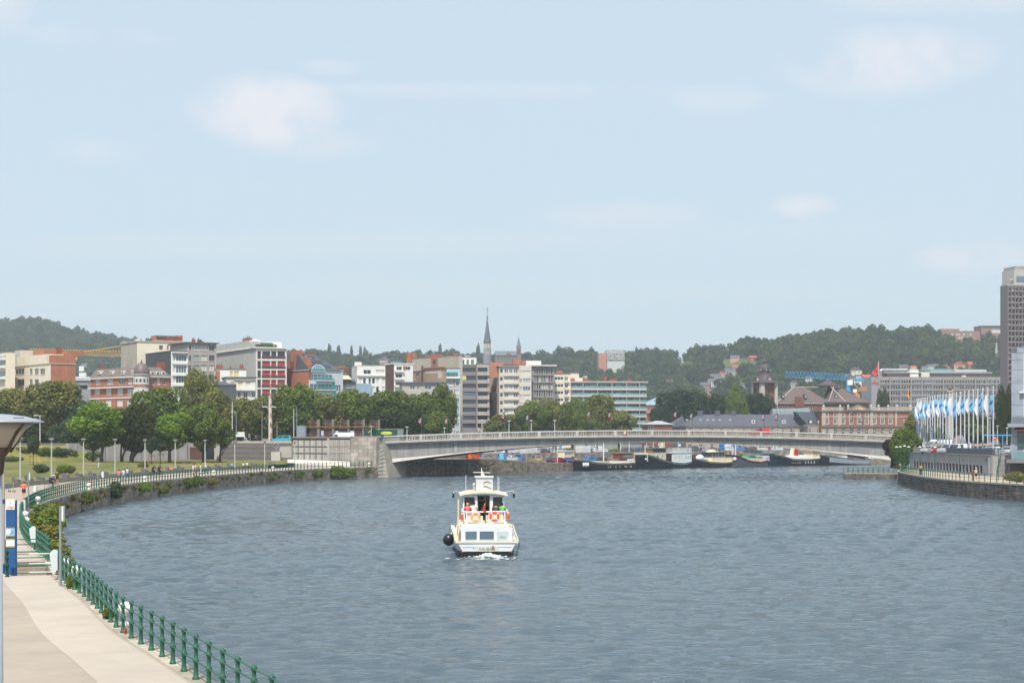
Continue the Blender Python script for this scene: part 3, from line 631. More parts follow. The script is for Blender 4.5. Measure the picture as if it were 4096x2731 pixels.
# shrubs on the quay wall: (Y, offset, half width, height, colour, description)
for n_,(Y,d,z,w,h,mt,lab) in enumerate([
    (98,-.5,.5,1.3,1.9,'lime','nearest yellow-green weed clump below the stairs railing'),(106,-.7,.4,1.6,2.1,'rust','yellowish weed clump hanging at the bend of the railing'),(114,-.7,.4,1.7,2.2,'lime','weed clump with yellow flowers under the bend of the railing'),
    (122,-.8,.3,1.9,2.4,'rust','ragged olive weed clump at the deepest bend of the wall'),(131,-.9,.4,1.9,2.6,'green','leafy green shrub after the second white bollard'),(143,-.9,.5,1.9,2.8,'lime','bright green shrub right of the white bollards'),(152,-.8,.6,1.7,2.4,'green','dense shrub hanging from the wall right of the bollards'),
    (166,-.4,1.0,.7,1.1,'rust','small brownish weed tuft on the wall top'),(198,-.5,.8,.9,2.0,'lime','light green climbing plant with yellow flowers on the wall'),(218,-.5,.7,1.2,2.6,'blue','blue-green bush standing against the railing'),(236,-.4,1.0,1.0,1.7,'bright','bright green round bush on the wall edge'),
    (247,-.5,.3,.8,1.6,'green','dark green tuft hanging down to the water'),(262,-.5,.6,.8,2.0,'green','narrow green bush left of the walkers in red and white'),(267,-.5,.7,.9,2.4,'green','taller narrow bush beside the walkers in red and white'),(276,-.5,.8,.9,1.4,'rust','brown-green tuft below the walkers'),
    (334,-.6,.5,.9,1.8,'green','small climbing bush left of the big bright bush'),(324,-.5,.6,.7,1.3,'green','little tuft on the wall before the steps'),(310,-.5,.5,.7,1.5,'green','narrow hanging plant on the far wall'),
    (341,-1.0,.3,1.9,2.9,'lime','big bright yellow-green bush on the wall before the bridge'),(345,-1.0,.2,1.7,2.5,'lime','right half of the bright bush clump on the wall'),(353,-.5,1.0,.7,1.4,'green','small green plant on the wall beside the abutment'),
    (60,.3,2.2,.25,.5,'lime','little weed tuft between the near railing posts'),(72,.3,2.2,.3,.7,'lime','weed tuft at the foot of the railing near the bin')]):
    p,t_ = edge_at(Y,d); shrub(lab,(p.x,p.y,z),w,h,mt,'plants on the left quay wall')
for n_ in range(46):      # low creeping growth along the wall
    Y = 172 + n_ * 3.9 + rnd.uniform(-1.5,1.5); p,t_ = edge_at(Y,-.18)
    tt = shrub('low creeping weed patch on the left quay wall, %s from the near end' % ORD[n_],(p.x,p.y,ZQ - rnd.uniform(.5,1.3)),rnd.uniform(.5,1.1),rnd.uniform(.35,.9),rnd.choice(['rust','rust','green','olive']),'creeping weeds on the left quay wall','creeping_weed',d=.25)
for n_,(sx,sy,w,h,mt,lab) in enumerate([(160,1890,1.3,1.6,'blue','rounded grey-green bush on the lawn left of the standing man'),(262,1893,1.4,1.7,'green','rounded bush on the lawn right of the standing man'),(575,1868,1.0,1.2,'rust','dry bush on the lawn edge')]):
    p = G(sx,sy,2.9); shrub(lab,p,w,h,mt,'bushes on the lawn','bush')
# tall bank growth behind the lawn
for n_ in range(34):
    u = n_ / 33; i = int(u * k1); p = bk[i] + (bank_t[i] - bk[i]) * rnd.uniform(.1,.9)
    shrub('tall meadow shrub on the bank behind the lawn, %s from the left' % ORD[n_],(p.x,p.y,3.2 + 3.2 * ((p - bk[i]).length / 7.5) - .3),rnd.uniform(1.6,3.0),rnd.uniform(1.3,2.4),rnd.choice(['olive','green','rust','blue']),'tall growth on the bank','meadow_shrub')

# --- woods on the hills: one mass, instanced crowns
HOUSES = []     # filled later: (sx, half width px, Y) kept clear of trees
CLEAR = [(2748,48,1452,1478),(2945,70,1441,1472)]     # meadows
def make_wood():
    protos = bpy.data.collections.new('wood_crowns'); hm = leaf_mat((38,54,30),(80,96,50),inst=True)
    for i in range(5):
        me = crown_mesh(100 + i,520,0.13,'round' if i < 4 else 'tall' if False else 'round',16); me.materials[0] = hm; o = bpy.data.objects.new('wood_crown',me); protos.objects.link(o)
    pts = []; sc = []; r = np.random.RandomState(9); tries = 0
    while len(pts) < 7500 and tries < 60000:
        tries += 1; sx = r.uniform(-600,4700); Yr = float(ridge_y(sx)); t = r.uniform(0,1) ** .8; Y = 1160 + (Yr + 60 - 1160) * t
        z = float(hill_z(sx,Y)); s = r.uniform(5.5,10.0) * (1.1 if Y > 2200 else 1.0); sy = HY - (z + s - CZ) / Y * F; bad = False
        for hx,hw,hY in HOUSES:
            if abs(sx - hx) < hw + 8 and hY - 60 < Y < hY + 14: bad = True; break
        for cx_,cw,y0,y1 in CLEAR:
            if abs(sx - cx_) < cw and y0 - 6 < HY - (z - CZ) / Y * F < y1 + 24: bad = True
        if bad: continue
        pts.append(((sx - CXP) / F * Y,Y,z - s * .35)); sc.append(s)
    me = bpy.data.meshes.new('hillside_wood'); me.from_pydata(pts,[],[]); a = me.attributes.new('scl','FLOAT','POINT'); a.data.foreach_set('value',np.array(sc,np.float32))
    o = link('hillside_wood',me,kind='stuff'); tag(o,'dense green wood covering the hills behind the city','wood')
    ng = bpy.data.node_groups.new('wood','GeometryNodeTree'); ng.interface.new_socket('Geometry',in_out='INPUT',socket_type='NodeSocketGeometry'); ng.interface.new_socket('Geometry',in_out='OUTPUT',socket_type='NodeSocketGeometry')
    N = ng.nodes; L = ng.links; gi = N.new('NodeGroupInput'); go = N.new('NodeGroupOutput'); ip = N.new('GeometryNodeInstanceOnPoints'); ci = N.new('GeometryNodeCollectionInfo'); ci.inputs['Collection'].default_value = protos
    ci.inputs['Separate Children'].default_value = True; ci.inputs['Reset Children'].default_value = True; ip.inputs['Pick Instance'].default_value = True
    at = N.new('GeometryNodeInputNamedAttribute'); at.data_type = 'FLOAT'; at.inputs['Name'].default_value = 'scl'
    rv = N.new('FunctionNodeRandomValue'); rv.data_type = 'FLOAT_VECTOR'; rv.inputs[0].default_value = (-.15,-.15,0); rv.inputs[1].default_value = (.15,.15,6.28)
    rs = N.new('FunctionNodeRandomValue'); rs.data_type = 'FLOAT_VECTOR'; rs.inputs[0].default_value = (.8,.8,.75); rs.inputs[1].default_value = (1.2,1.2,1.2); rs.inputs['Seed'].default_value = 4
    vm = N.new('ShaderNodeVectorMath'); vm.operation = 'SCALE'; L.new(rs.outputs[0],vm.inputs[0]); L.new(at.outputs[0],vm.inputs['Scale'])
    er = N.new('FunctionNodeEulerToRotation'); L.new(rv.outputs[0],er.inputs[0])
    L.new(gi.outputs[0],ip.inputs['Points']); L.new(ci.outputs[0],ip.inputs['Instance']); L.new(er.outputs[0],ip.inputs['Rotation']); L.new(vm.outputs[0],ip.inputs['Scale']); L.new(ip.outputs[0],go.inputs[0])
    o.modifiers.new('wood','NODES').node_group = ng; return o
# ------------------------------------------------------------------ buildings
_wm = {}
def win_meshes(w,h,nx,ny,fw,fmat,dep):
    k = (round(w,2),round(h,2),nx,ny,fw,fmat.name,dep)
    if k not in _wm:
        m = MB(); a,b = dep - .10,dep - .03
        m.box(0,w,a,b,0,fw); m.box(0,w,a,b,h - fw,h); m.box(0,fw,a,b,fw,h - fw); m.box(w - fw,w,a,b,fw,h - fw)
        for i in range(1,nx): x = w * i / nx; m.box(x - fw / 2,x + fw / 2,a + .01,b,fw,h - fw)
        for j in range(1,ny): z = h * (1 - .36) if ny == 2 else h * j / ny; m.box(fw,w - fw,a + .02,b - .01,z - fw / 2,z + fw / 2)
        _wm[k] = m.mesh('window',fmat)
    return _wm[k]
_pm = {}
def pane_mesh(w,h,dep,mat):
    k = (round(w,2),round(h,2),dep,mat.name)
    if k not in _pm: m = MB(); m.quad((0,dep,0),(w,dep,0),(w,dep,h),(0,dep,h)); _pm[k] = m.mesh('pane',mat)
    return _pm[k]
G_DARK = GLASS((46,54,62)); G_BLUE = GLASS((92,112,126)); G_PALE = GLASS((150,166,172),.2); G_TEAL = GLASS((120,160,160),.15)
CURT = M((200,198,190),.7,.15,3.0); WHITE = M((226,224,218),.6,.05,1.0); CREAM = M((222,210,188),.8,.08,.5); DFRAME = M((70,72,74),.6,.05)
class Bld:
    def __init__(s,name,label,cx,Y,th,lx,rx,top,zg=ZC,depth=None,cat='building',group='buildings of the city'):
        s.C = P(cx,HY,Y); s.Y = Y; s.zg = zg; s.th = math.radians(th); s.u = Vector((math.cos(s.th),math.sin(s.th))); s.v = Vector((-math.sin(s.th),math.cos(s.th)))
        s.w = s.hit(s.u,rx); s.d = depth if depth else s.hit(s.v,lx); s.h = Zp(top,Y) - zg
        s.root = thing(name,label,cat,(s.C.x,Y,zg),s.th,group); s.holes = {'R': [],'L': []}; s.out = {'R': [],'L': []}
    def hit(s,d,sx):
        t = (sx - CXP) / F; return (t * s.C.y - s.C.x) / (d.x - t * d.y)
    def ux(s,sx): return s.hit(s.u,sx)
    def vy(s,sx): return s.hit(s.v,sx)
    def z(s,sy): return Zp(sy,s.Y) - s.zg
    def zr(s,sy,x):  return Zp(sy,s.Y + s.u.y * x) - s.zg         # height seen at row sy, x metres along the right face
    def zl(s,sy,y):  return Zp(sy,s.Y + s.v.y * y) - s.zg
    def part(s,name,mat,mb,parent=None,kind=None,smooth=False): return mb.build(name,mat,parent or s.root,kind=kind,smooth=smooth)
    def box(s,name,mat,x0,x1,y0,y1,z0,z1,parent=None): return s.part(name,mat,MB().box(x0,x1,y0,y1,z0,z1),parent)
    def wins(s,face,xs,zs,frame=WHITE,panes=(G_DARK,),nx=2,ny=1,dep=.22,fw=.08,px=True,prob=None,sill=None,corner_rows=False):
        """windows: xs pairs of columns (photograph pixels), zs pairs of rows (top, bottom)"""
        for (a,b) in xs:
            if px: a,b = (s.ux(a),s.ux(b)) if face == 'R' else (s.vy(b),s.vy(a))
            if a > b: a,b = b,a
            for (t,o) in zs:
                if px: f = (lambda q: s.z(q)) if corner_rows else (lambda q: s.zr(q,(a + b) / 2) if face == 'R' else s.zl(q,(a + b) / 2)); z1,z0 = f(t),f(o)
                else: z0,z1 = t,o
                lim = s.w if face == 'R' else s.d
                if a < .08 or b > lim - .08 or z1 > s.h - .05: 
                    a2,b2 = max(a,.1),min(b,lim - .1); z1 = min(z1,s.h - .08)
                    if b2 - a2 < .3 or z1 - z0 < .3: continue
                else: a2,b2 = a,b
                s.holes[face].append((a2,b2,z0,z1))
                p = rnd.choice(panes); w,h = b2 - a2,z1 - z0
                o_ = link('window',win_meshes(w,h,nx,ny,fw,frame,dep),s.root)
                if face == 'R': o_.location = (a2,0,z0)
                else: o_.location = (0,b2,z0); o_.rotation_euler = (0,0,-math.pi / 2)
                link('pane',pane_mesh(w,h,dep,p),o_)
                if sill is not None: m = MB(); m.box(-.08,w + .08,-.12,.1,-.1,0); m.build('sill',sill,o_)
    def face_mesh(s,face,mat,dep=.24,name='wall'):
        W = s.w if face == 'R' else s.d; H = s.h; hs = s.holes[face]
        xs = sorted({0.0,W} | {round(q,3) for a in hs for q in a[:2]}); zs = sorted({0.0,H} | {round(q,3) for a in hs for q in a[2:]})
        m = MB(); inside = lambda x,z: any(a < x < b and c < z < d for a,b,c,d in hs)
        vi = {}
        def vid(i,j):
            if (i,j) not in vi: vi[(i,j)] = len(m.v); m.v.append((xs[i],0,zs[j]))
            return vi[(i,j)]
        for i in range(len(xs) - 1):
            j = 0
            while j < len(zs) - 1:
                if inside((xs[i] + xs[i + 1]) / 2,(zs[j] + zs[j + 1]) / 2): j += 1; continue
                m.f.append((vid(i,j),vid(i + 1,j),vid(i + 1,j + 1),vid(i,j + 1))); j += 1
        for a,b,c,d in hs:
            m.quad((a,0,c),(a,dep,c),(b,dep,c),(b,0,c)); m.quad((a,0,d),(b,0,d),(b,dep,d),(a,dep,d)); m.quad((a,0,c),(a,0,d),(a,dep,d),(a,dep,c)); m.quad((b,0,c),(b,dep,c),(b,dep,d),(b,0,d))
        o = s.part(name,mat,m)
        if face == 'L': o.location = (0,s.d,0); o.rotation_euler = (0,0,-math.pi / 2)
        # local x on the left face runs from the far end towards the corner
        return o
    def done(s,matR,matL=None,roof=None,parapet=.5,over=0.0,back=True):
        matL = matL or matR
        s.holes['L'] = [(s.d - b,s.d - a,c,d) for a,b,c,d in s.holes['L']]
        s.face_mesh('R',matR); s.face_mesh('L',matL,name='side_wall')
        m = MB(); m.quad((s.w,0,0),(s.w,s.d,0),(s.w,s.d,s.h),(s.w,0,s.h)); m.quad((s.w,s.d,0),(0,s.d,0),(0,s.d,s.h),(s.w,s.d,s.h)); s.part('rear_wall',matL,m)
        roof = roof or M((120,116,112),.9,.15)
        s.box('roof',roof,-over - .02,s.w + over,-over - .02,s.d + .1,s.h,s.h + parapet)
        return s
    def band(s,face,mat,a,b,top,bot,out=.9,name='balcony',px=True,inn=0.0,zrow=None):
        if px: (a,b) = (s.ux(a),s.ux(b)) if face == 'R' else (s.vy(b),s.vy(a))
        if px: f = (lambda q: s.zr(q,(a + b) / 2)) if face == 'R' else (lambda q: s.zl(q,(a + b) / 2)); z1,z0 = f(top),f(bot)
        else: z1,z0 = top,bot
        m = MB()
        if face == 'R': m.box(a,b,-out,-.004 + inn,z0,z1)
        else: m.box(-out,-.004 + inn,a,b,z0,z1)
        return s.part(name,mat,m)
    def chimney(s,sx,w,h,y=None,mat=None,z=None,x=None):
        x = s.ux(sx) if x is None else x; y = s.d * .4 if y is None else y; z = s.h if z is None else z; mat = mat or M((150,84,62),.9,.2,1.0,0,0,6,.2,0,'brick')
        c = s.box('chimney',mat,x - w / 2,x + w / 2,y - .5,y + .5,z,z + h)
        m = MB()
        for k in range(max(1,int(w / .6))): m.cyl((x - w / 2 + .3 + k * .6,y,z + h),(x - w / 2 + .3 + k * .6,y,z + h + .5),.16,6)
        m.build('chimney_pots',M((110,78,62),.9),c,kind='stuff')
BRICK = M((168,110,86),.9,.15,.5,0,0,6,.2,.12,'brick'); BRICKD = M((122,80,70),.9,.18,.5,0,0,6,.2,.12,'brick')
SLATE = M((86,88,94),.75,.15,.8); TILEB = M((118,104,98),.85,.2,1.5); DIAM = M((186,184,178),.9,.08,.4,0,0,6,.2,.06,'diamond'); DIAMT = M((182,170,154),.9,.1,.4,0,0,6,.2,.1,'diamond')
def rows(y0,step,h,n): return [(y0 + i * step,y0 + i * step + h) for i in range(n)]
def cols(x0,step,w,n): return [(x0 + i * step,x0 + i * step + w) for i in range(n)]
MIX = (G_DARK,G_DARK,G_BLUE,CURT)
# --- far left pair
b = Bld('apartment_building','white balcony flats cut off by the left photo edge',24,532,30,-120,60,1410,ZB)
b.wins('L',cols(-40,34,27,2) + [(17,23)],[(1424,1432),(1443,1466),(1484,1510)],panes=(G_DARK,)); b.done(CREAM); 
for t_ in (1436,1468,1512): b.band('L',WHITE,-60,22,t_ - 2,t_ + 9,.9)
b = Bld('apartment_building','cream flats with a red brick side wall at the far left',203,520,35,22,302,1456,ZB)
b.wins('L',[(60,97),(118,130),(138,154),(160,180)],[(1474,1498)],nx=3,sill=WHITE); b.wins('L',[(70,97),(118,130),(138,154)],[(1516,1542)],panes=(CURT,G_DARK),nx=2,sill=WHITE)
b.done(BRICK,CREAM,M((170,160,145),.9),.35,.15)
m = MB(); m.box(.6,b.w,.02,3.0,b.h + .3,b.z(1420)); b.part('brick_side_wall',BRICK,m); 
b.box('penthouse',CREAM,-.03,5.0,3.0,b.vy(68),b.h + .35,b.z(1414)); b.box('brick_stack',BRICK,6,11,2,5,b.z(1420),b.z(1402)); b.box('stair_tower',M((190,182,170),.9,.1),1,6,b.vy(68),b.vy(11),0,b.z(1384)); b.box('brick_stack',BRICK,5,9,b.vy(112),b.vy(70),b.h,b.z(1386))
o = b.band('L',G_PALE,82,130,1431,1454,.0 + .06,'glass_door',True,.0); o.location = (3.0 - .03,0,0); o = b.band('L',G_DARK,148,167,1431,1452,.06,'glass_door'); o.location = (2.97,0,0)
b.chimney(0,1.6,1.6,1.2,None,b.z(1414),3)
b = Bld('low_building','low building with a grey metal mansard roof behind the trees',238,548,6,None,362,1522,ZB,10)
b.wins('R',[(288,312),(322,350)],[(1540,1556)],panes=(G_DARK,),frame=DFRAME); b.done(M((150,152,156),.7,.1)); m = MB(); m.prism_x([(-.4,b.h),(1.6,b.z(1505)),(9,b.z(1503)),(10,b.h)],0,b.w); b.part('metal_roof',M((158,162,168),.5,.1),m)
b = Bld('small_tower','small white round-topped tower between brick and slate houses',316,600,10,None,344,1490,ZB,6); b.done(WHITE); b.box('turret',WHITE,0,1.6,0,2,b.h,b.z(1464))
# --- red brick house with dome
Yd = 500; b = Bld('domed_house','red brick corner house with a bronze dome and slate mansard roof',566,Yd,42,362,682,1508,ZB)
SH = M((206,204,198),.7,.06,2.0)
b.wins('L',[(381,401),(428,452),(474,499),(512,528)],[(1512,1538)],panes=(CURT,CURT,G_DARK),nx=3,ny=2); b.wins('L',[(377,399),(423,445),(468,491),(508,532)],[(1554,1581)],panes=(SH,),nx=1); b.wins('L',[(423,445),(468,491),(377,399),(508,532)],[(1598,1625)],panes=(SH,),nx=1)
b.wins('R',cols(606,22,13,3),[(1512,1540),(1556,1582)],panes=(CURT,G_DARK)); b.done(BRICK,BRICK,M((206,202,196),.8),.35,.5)
for t_ in (1548,1590): b.band('L',WHITE,362,545,t_,t_ + 4,.9 if t_ == 1548 else .15,'balcony_slab' if t_ == 1548 else 'string_course')
m = MB()
for k in range(16): y = b.d * (k + .5) / 16; m.box(-.88,-.84,y - .03,y + .03,b.zl(1546,y) - 1.0 + .9,b.zl(1546,y) + 1.0)
for k in (0.35,1.0): m.box(-.9,-.83,0.5,b.d,b.zl(1546,b.d / 2) + k,b.zl(1546,b.d / 2) + k + .05)
b.part('balcony_rail',DFRAME,m,kind='stuff')
H = b.h + .35; rt = b.z(1466); m = MB(); w,d = b.w,b.d; k = 1.7
m.hexa([(-.3,-.3,H),(w + .2,-.3,H),(w + .2,d + .2,H),(-.3,d + .2,H)],[(k,k,rt),(w - 2.5,k,rt),(w - 2.5,d - .4,rt),(k,d - .4,rt)]); rf = b.part('mansard_roof',TILEB,m)
for sx in (394,443,488,527):
    y = b.vy(sx); z = b.zl(1489,y); dm = MB(); dm.box(.1,1.2,y - .6,y + .6,z - .5,z + .5); o = dm.build('dormer',WHITE,rf); g = MB(); g.quad((.09,y + .35,z - .38),(.09,y - .35,z - .38),(.09,y - .35,z + .3),(.09,y + .35,z + .3)); g.build('pane',G_DARK,o)
for sx in (611,633,655):
    x = b.ux(sx); z = b.zr(1492,x); dm = MB(); dm.box(x - .6,x + .6,.1,1.2,z - .5,z + .5); o = dm.build('dormer',WHITE,rf); g = MB(); g.quad((x - .35,.09,z - .38),(x + .35,.09,z - .38),(x + .35,.09,z + .3),(x - .35,.09,z + .3)); g.build('pane',G_DARK,o)
tr_ = X(600,Yd) - X(537,Yd); tr_ *= .5; m = MB(); m.lathe([(tr_ * .95,0),(tr_ * .95,b.z(1500)),(tr_ * 1.1,b.z(1499)),(tr_ * 1.1,b.z(1496))],(0,0,0),20); b.part('turret_wall',M((198,190,182),.85,.06),m); m = MB(); m.lathe([(tr_ * .965,b.z(1549)),(tr_ * .965,b.z(1540))],(0,0,0),20); b.part('turret_brick_band',BRICK,m)
m = MB(); zd0,zd1 = b.z(1497),b.z(1450); hd = zd1 - zd0; m.lathe([(tr_ * 1.02 * math.cos(a * .1745),zd0 + hd * math.sin(a * .1745)) for a in range(0,10)] + [(.25,zd1),(.15,zd1 + .5),(.05,zd1 + .9)],(0,0,0),24); b.part('dome',M((116,102,100),.55,.15,2.0,.2),m,smooth=True)
for j,(t_,o_) in enumerate([(1512,1536),(1558,1582)]):
    for k in range(6):
        a = math.radians(-170 + k * 28) - b.th; z0,z1 = b.z(o_),b.z(t_); r_ = tr_ * .97; c,s_ = math.cos(a),math.sin(a); wv = tr_ * .19
        f = MB(); f.hexa([(r_ * c + wv * s_ * 1,r_ * s_ - wv * c,z0),(r_ * c - wv * s_,r_ * s_ + wv * c,z0),((r_ + .12) * c - wv * s_,(r_ + .12) * s_ + wv * c,z0),((r_ + .12) * c + wv * s_,(r_ + .12) * s_ - wv * c,z0)],[(r_ * c + wv * s_,r_ * s_ - wv * c,z1),(r_ * c - wv * s_,r_ * s_ + wv * c,z1),((r_ + .12) * c - wv * s_,(r_ + .12) * s_ + wv * c,z1),((r_ + .12) * c + wv * s_,(r_ + .12) * s_ - wv * c,z1)])
        o = f.build('turret_window',WHITE,b.root); wv *= .72; r_ += .125; g = MB(); g.quad((r_ * c - wv * s_,r_ * s_ + wv * c,z0 + .4),(r_ * c + wv * s_,r_ * s_ - wv * c,z0 + .4),(r_ * c + wv * s_,r_ * s_ - wv * c,z1 - .2),(r_ * c - wv * s_,r_ * s_ + wv * c,z1 - .2)); g.build('pane',G_DARK if j == 0 else SH,o)
b.chimney(0,2.2,2.0,3,None,rt - .5,8); b.chimney(0,1.0,1.5,b.d * .97,None,rt - .6,3)
# --- tall cream block with slate-hung gable, dark slate side and white bays
b = Bld('apartment_building','tall cream block with a diamond slate gable and brick roof house',548,560,28,484,748,1366,ZB)
b.wins('R',[(637,652),(668,676),(701,718)],[(1381,1400)],nx=2); b.wins('R',[(702,733)],[(1381,1401)],nx=4); b.done(M((228,218,196),.85,.06),DIAMT,M((190,184,172),.8),.3,.25)
b.box('brick_roof_house',BRICK,b.ux(635),b.ux(745),4,9,b.h + .3,b.z(1342)); b.box('roof_slab',M((120,108,100),.8),b.ux(637),b.ux(722),3.5,9.5,b.z(1342),b.z(1336)); b.box('roof_window',G_DARK,b.ux(642),b.ux(680),3.9,4.0,b.z(1350),b.z(1343)); b.box('brick_stack',BRICK,b.ux(722),b.ux(745),3.6,6,b.z(1342),b.z(1334)); b.chimney(606,2.0,1.0,3,DFRAME); b.box('end_pier',CREAM,-.1,1.0,.2,2.2,b.h,b.z(1356)); b.box('end_pier',M((160,140,120),.9),-.1,1.4,b.d - 2.5,b.d,b.h,b.z(1354))
b = Bld('apartment_building','narrow flats with white glazed bays and a dark slate side wall',684,540,30,562,752,1404,ZB)
b.wins('R',[(692,702),(704,746)],[(1420,1445)],panes=(G_PALE,G_BLUE),nx=4); b.wins('R',[(692,702),(704,746)],[(1462,1492),(1503,1532),(1545,1575)],panes=(CURT,G_BLUE,G_DARK),nx=4,ny=2,fw=.12); b.done(WHITE,M((72,78,84),.8,.08,.5),M((90,92,94),.8),.2,.1)
for t_ in (1448,1494,1535): b.band('R',WHITE,690,749,t_,t_ + 9,.5,'bay_panel')
b.band('R',M((110,100,92),.8),688,750,1412,1416,.7,'cornice')
# --- grey flats
b = Bld('apartment_building','grey plaster flats with four window columns and overhanging roof',748,548,30,None,866,1372,ZB,16)
GW = M((168,162,156),.9,.08,.4,0,0,6,.2,.1)
for k,(a,c,pn) in enumerate([(757,764,(G_DARK,)),(774,797,(G_PALE,CURT)),(804,829,(G_DARK,CURT)),(836,858,MIX)]):
    b.wins('R',[(a,c)],[(1382,1402),(1421,1444),(1460,1484),(1500,1526),(1540,1566)],panes=pn,nx=1 if k == 0 else 2,sill=WHITE,frame=M((150,130,108),.8))
b.done(GW,GW,M((96,92,90),.8),.35,.7); b.chimney(783,.9,1.4,2); b.chimney(806,1.0,1.3,2,SLATE); b.chimney(822,1.6,.9,4)
# --- big slate gable + red shutters
b = Bld('apartment_building','white grid-fronted flats with red blinds and a huge slate gable',1024,545,27,866,1147,1392,ZB)
REDB = M((176,70,72),.8,.1,1.0); REDP = M((158,84,90),.8,.1,1.0); WGR = M((216,208,198),.85,.06)
CX4 = [(1030,1044),(1049,1081),(1085,1105),(1110,1140)]
rws = [(1405,1435),(1443,1475),(1481,1512),(1518,1550),(1556,1586)]
for r_,rw_ in enumerate(rws):
    for c_,cc in enumerate(CX4): b.wins('R',[cc],[rw_],panes=(G_DARK if c_ == 0 or r_ == 0 or (r_ == 4 and c_ > 1) else (REDP if c_ == 3 and r_ == 3 else REDB),),nx=1 if c_ == 0 else 2,dep=.35,frame=DFRAME,fw=.06)
b.done(WGR,DIAM,M((224,220,212),.8),.35,.5)
for r_,(t_,o_) in enumerate(rws): b.band('R',M((84,70,74),.6),1047,1142,o_ - 11,o_ - 1,.0 + .05,'balustrade_panel')
b.box('penthouse',WHITE,3.0,b.w,4.5,12,b.h,b.z(1362)); b.box('penthouse_glass',G_BLUE,2.98,7,4.46,4.6,b.h + .6,b.z(1366)); b.box('gable_top',DIAM,0.02,2.0,5,b.d,b.h,b.z(1357))
m = MB(); m.lathe([(2.2,0),(.1,.9)],(b.ux(1030),2.0,b.h + 2.0),8); m.cyl((b.ux(1030),2,b.h),(b.ux(1030),2,b.h + 2.2),.05,6); b.part('parasol',WHITE,m)
crown_obj('planter_hedge',PROTO['bush'][0],'green',b.root,(b.ux(1072),1.0,b.h + .2),(3.6,.7,.9)); b.chimney(925,1.5,.8,14,None,b.z(1357),1.1); b.chimney(955,1.6,1.0,10,None,b.z(1357),1.1)
# --- small white house in front of the gable
b = Bld('white_house','small white house with yellow blinds below the huge slate gable',866,520,14,None,985,1480,ZB,9)
YB = M((214,196,128),.8,.08); b.wins('R',[(920,932),(936,956)],[(1484,1508)],panes=(YB,)); b.done(WHITE,WHITE); b.box('brick_edge',BRICK,-.05,1.0,-.06,3,0,b.z(1482)); b.box('stair_head',WHITE,b.ux(960),b.ux(982),.3,4,b.h,b.z(1474)); b.chimney(880,2.0,1.4,1.5); b.chimney(927,.9,.8,3); b.chimney(970,1.2,1.0,3,None,b.z(1474))
b = Bld('white_house','white terrace house with a curved mansard and pale awnings',905,508,16,None,1022,1512,ZB,10)
b.wins('R',[(922,938),(952,970),(984,1002)],[(1526,1548)],panes=(YB,CURT)); b.wins('R',[(950,962),(974,990),(1006,1020)],[(1568,1590)],panes=(G_DARK,G_BLUE)); b.done(M((212,206,196),.8,.08),None,SLATE,.4,.3)
b.band('R',WHITE,935,1020,1550,1562,1.0); b.band('R',M((170,166,160),.8),935,1022,1516,1520,.4,'cornice'); b.band('R',M((180,176,170),.8),938,1022,1596,1602,.6,'cornice')
b = Bld('slate_house','dark slate mansard corner house below the grey flats',868,500,20,None,945,1540,ZB,9); b.done(SLATE); m = MB(); m.hexa([(-.2,-.2,b.h),(b.w + .2,-.2,b.h),(b.w + .2,9,b.h),(-.2,9,b.h)],[(.5,2,b.z(1522)),(b.w - 3,2,b.z(1526)),(b.w - 3,7,b.z(1526)),(.5,7,b.z(1522))]); b.part('mansard_roof',SLATE,m)
# --- brick gable with solar roof and turquoise balconies
b = Bld('brick_flats','flats with a stepped brick gable, solar panels and turquoise curved balconies',1235,545,34,1147,1372,1480,ZB)
WG = M((190,194,196),.7,.06); TQ = M((90,176,176),.4,.08)
b.wins('R',[(1262,1302),(1312,1318)],[(1462,1488)],panes=(G_TEAL,),nx=4); b.wins('R',[(1240,1330)],[(1498,1522),(1536,1562),(1574,1600)],panes=(G_BLUE,),nx=6); b.wins('R',[(1336,1364)],[(1540,1565),(1576,1600)],panes=(G_BLUE,),nx=3); b.done(WG,BRICK,WG,.2,.2)
for t_,x0,x1 in ((1519,1262,1330),(1556,1262,1334),(1598,1262,1340)):
    b.band('R',M((206,206,204),.7),x0,x1,t_ + 1,t_ + 5,1.3,'balcony_slab'); b.band('R',TQ,x0,x1,t_ - 9,t_ - 7,1.32,'balcony_rail'); b.band('R',TQ,x0,x1,t_ - 4,t_ - 2,1.32,'balcony_rail'); b.band('R',TQ,x1 + 2,x1 + 8,t_ - 2,t_ + 30,.3,'turquoise_panel')
m = MB(); cx_,cz_ = b.ux(1272),b.zr(1488,b.ux(1272)); ra = b.ux(1302) - cx_; pts = [(cx_ + ra * math.cos(a),cz_ + ra * .9 * math.sin(a)) for a in np.linspace(0,math.pi,14)]
m.prism_y(pts,-.32,-.05); b.part('arched_window',WG,m); m = MB(); pts = [(cx_ + ra * .86 * math.cos(a),cz_ + .1 + ra * .76 * math.sin(a)) for a in np.linspace(0,math.pi,14)]; m.prism_y(pts,-.36,-.3); b.part('arched_pane',G_TEAL,m)
for k in range(6): 
    x = cx_ - ra * .7 + ra * 1.4 * k / 5; b.box('arched_window_bar',WG,x - .06,x + .06,-.4,-.3,cz_,cz_ + ra * .76 * math.sqrt(max(.05,1 - ((x - cx_) / (ra * .88)) ** 2)))
zr0,zr1 = b.h + .2,b.z(1414); m = MB(); m.hexa([(-.1,-.5,zr0),(b.w - 1,-.5,zr0),(b.w - 1,9,zr0),(-.1,9,zr0)],[(-.1,7,zr1),(b.ux(1290),7,zr1),(b.ux(1290),8,zr1),(-.1,8,zr1)]); b.part('slate_roof',SLATE,m)
nn = Vector((0,-(zr1 - zr0),7.5)).normalized()
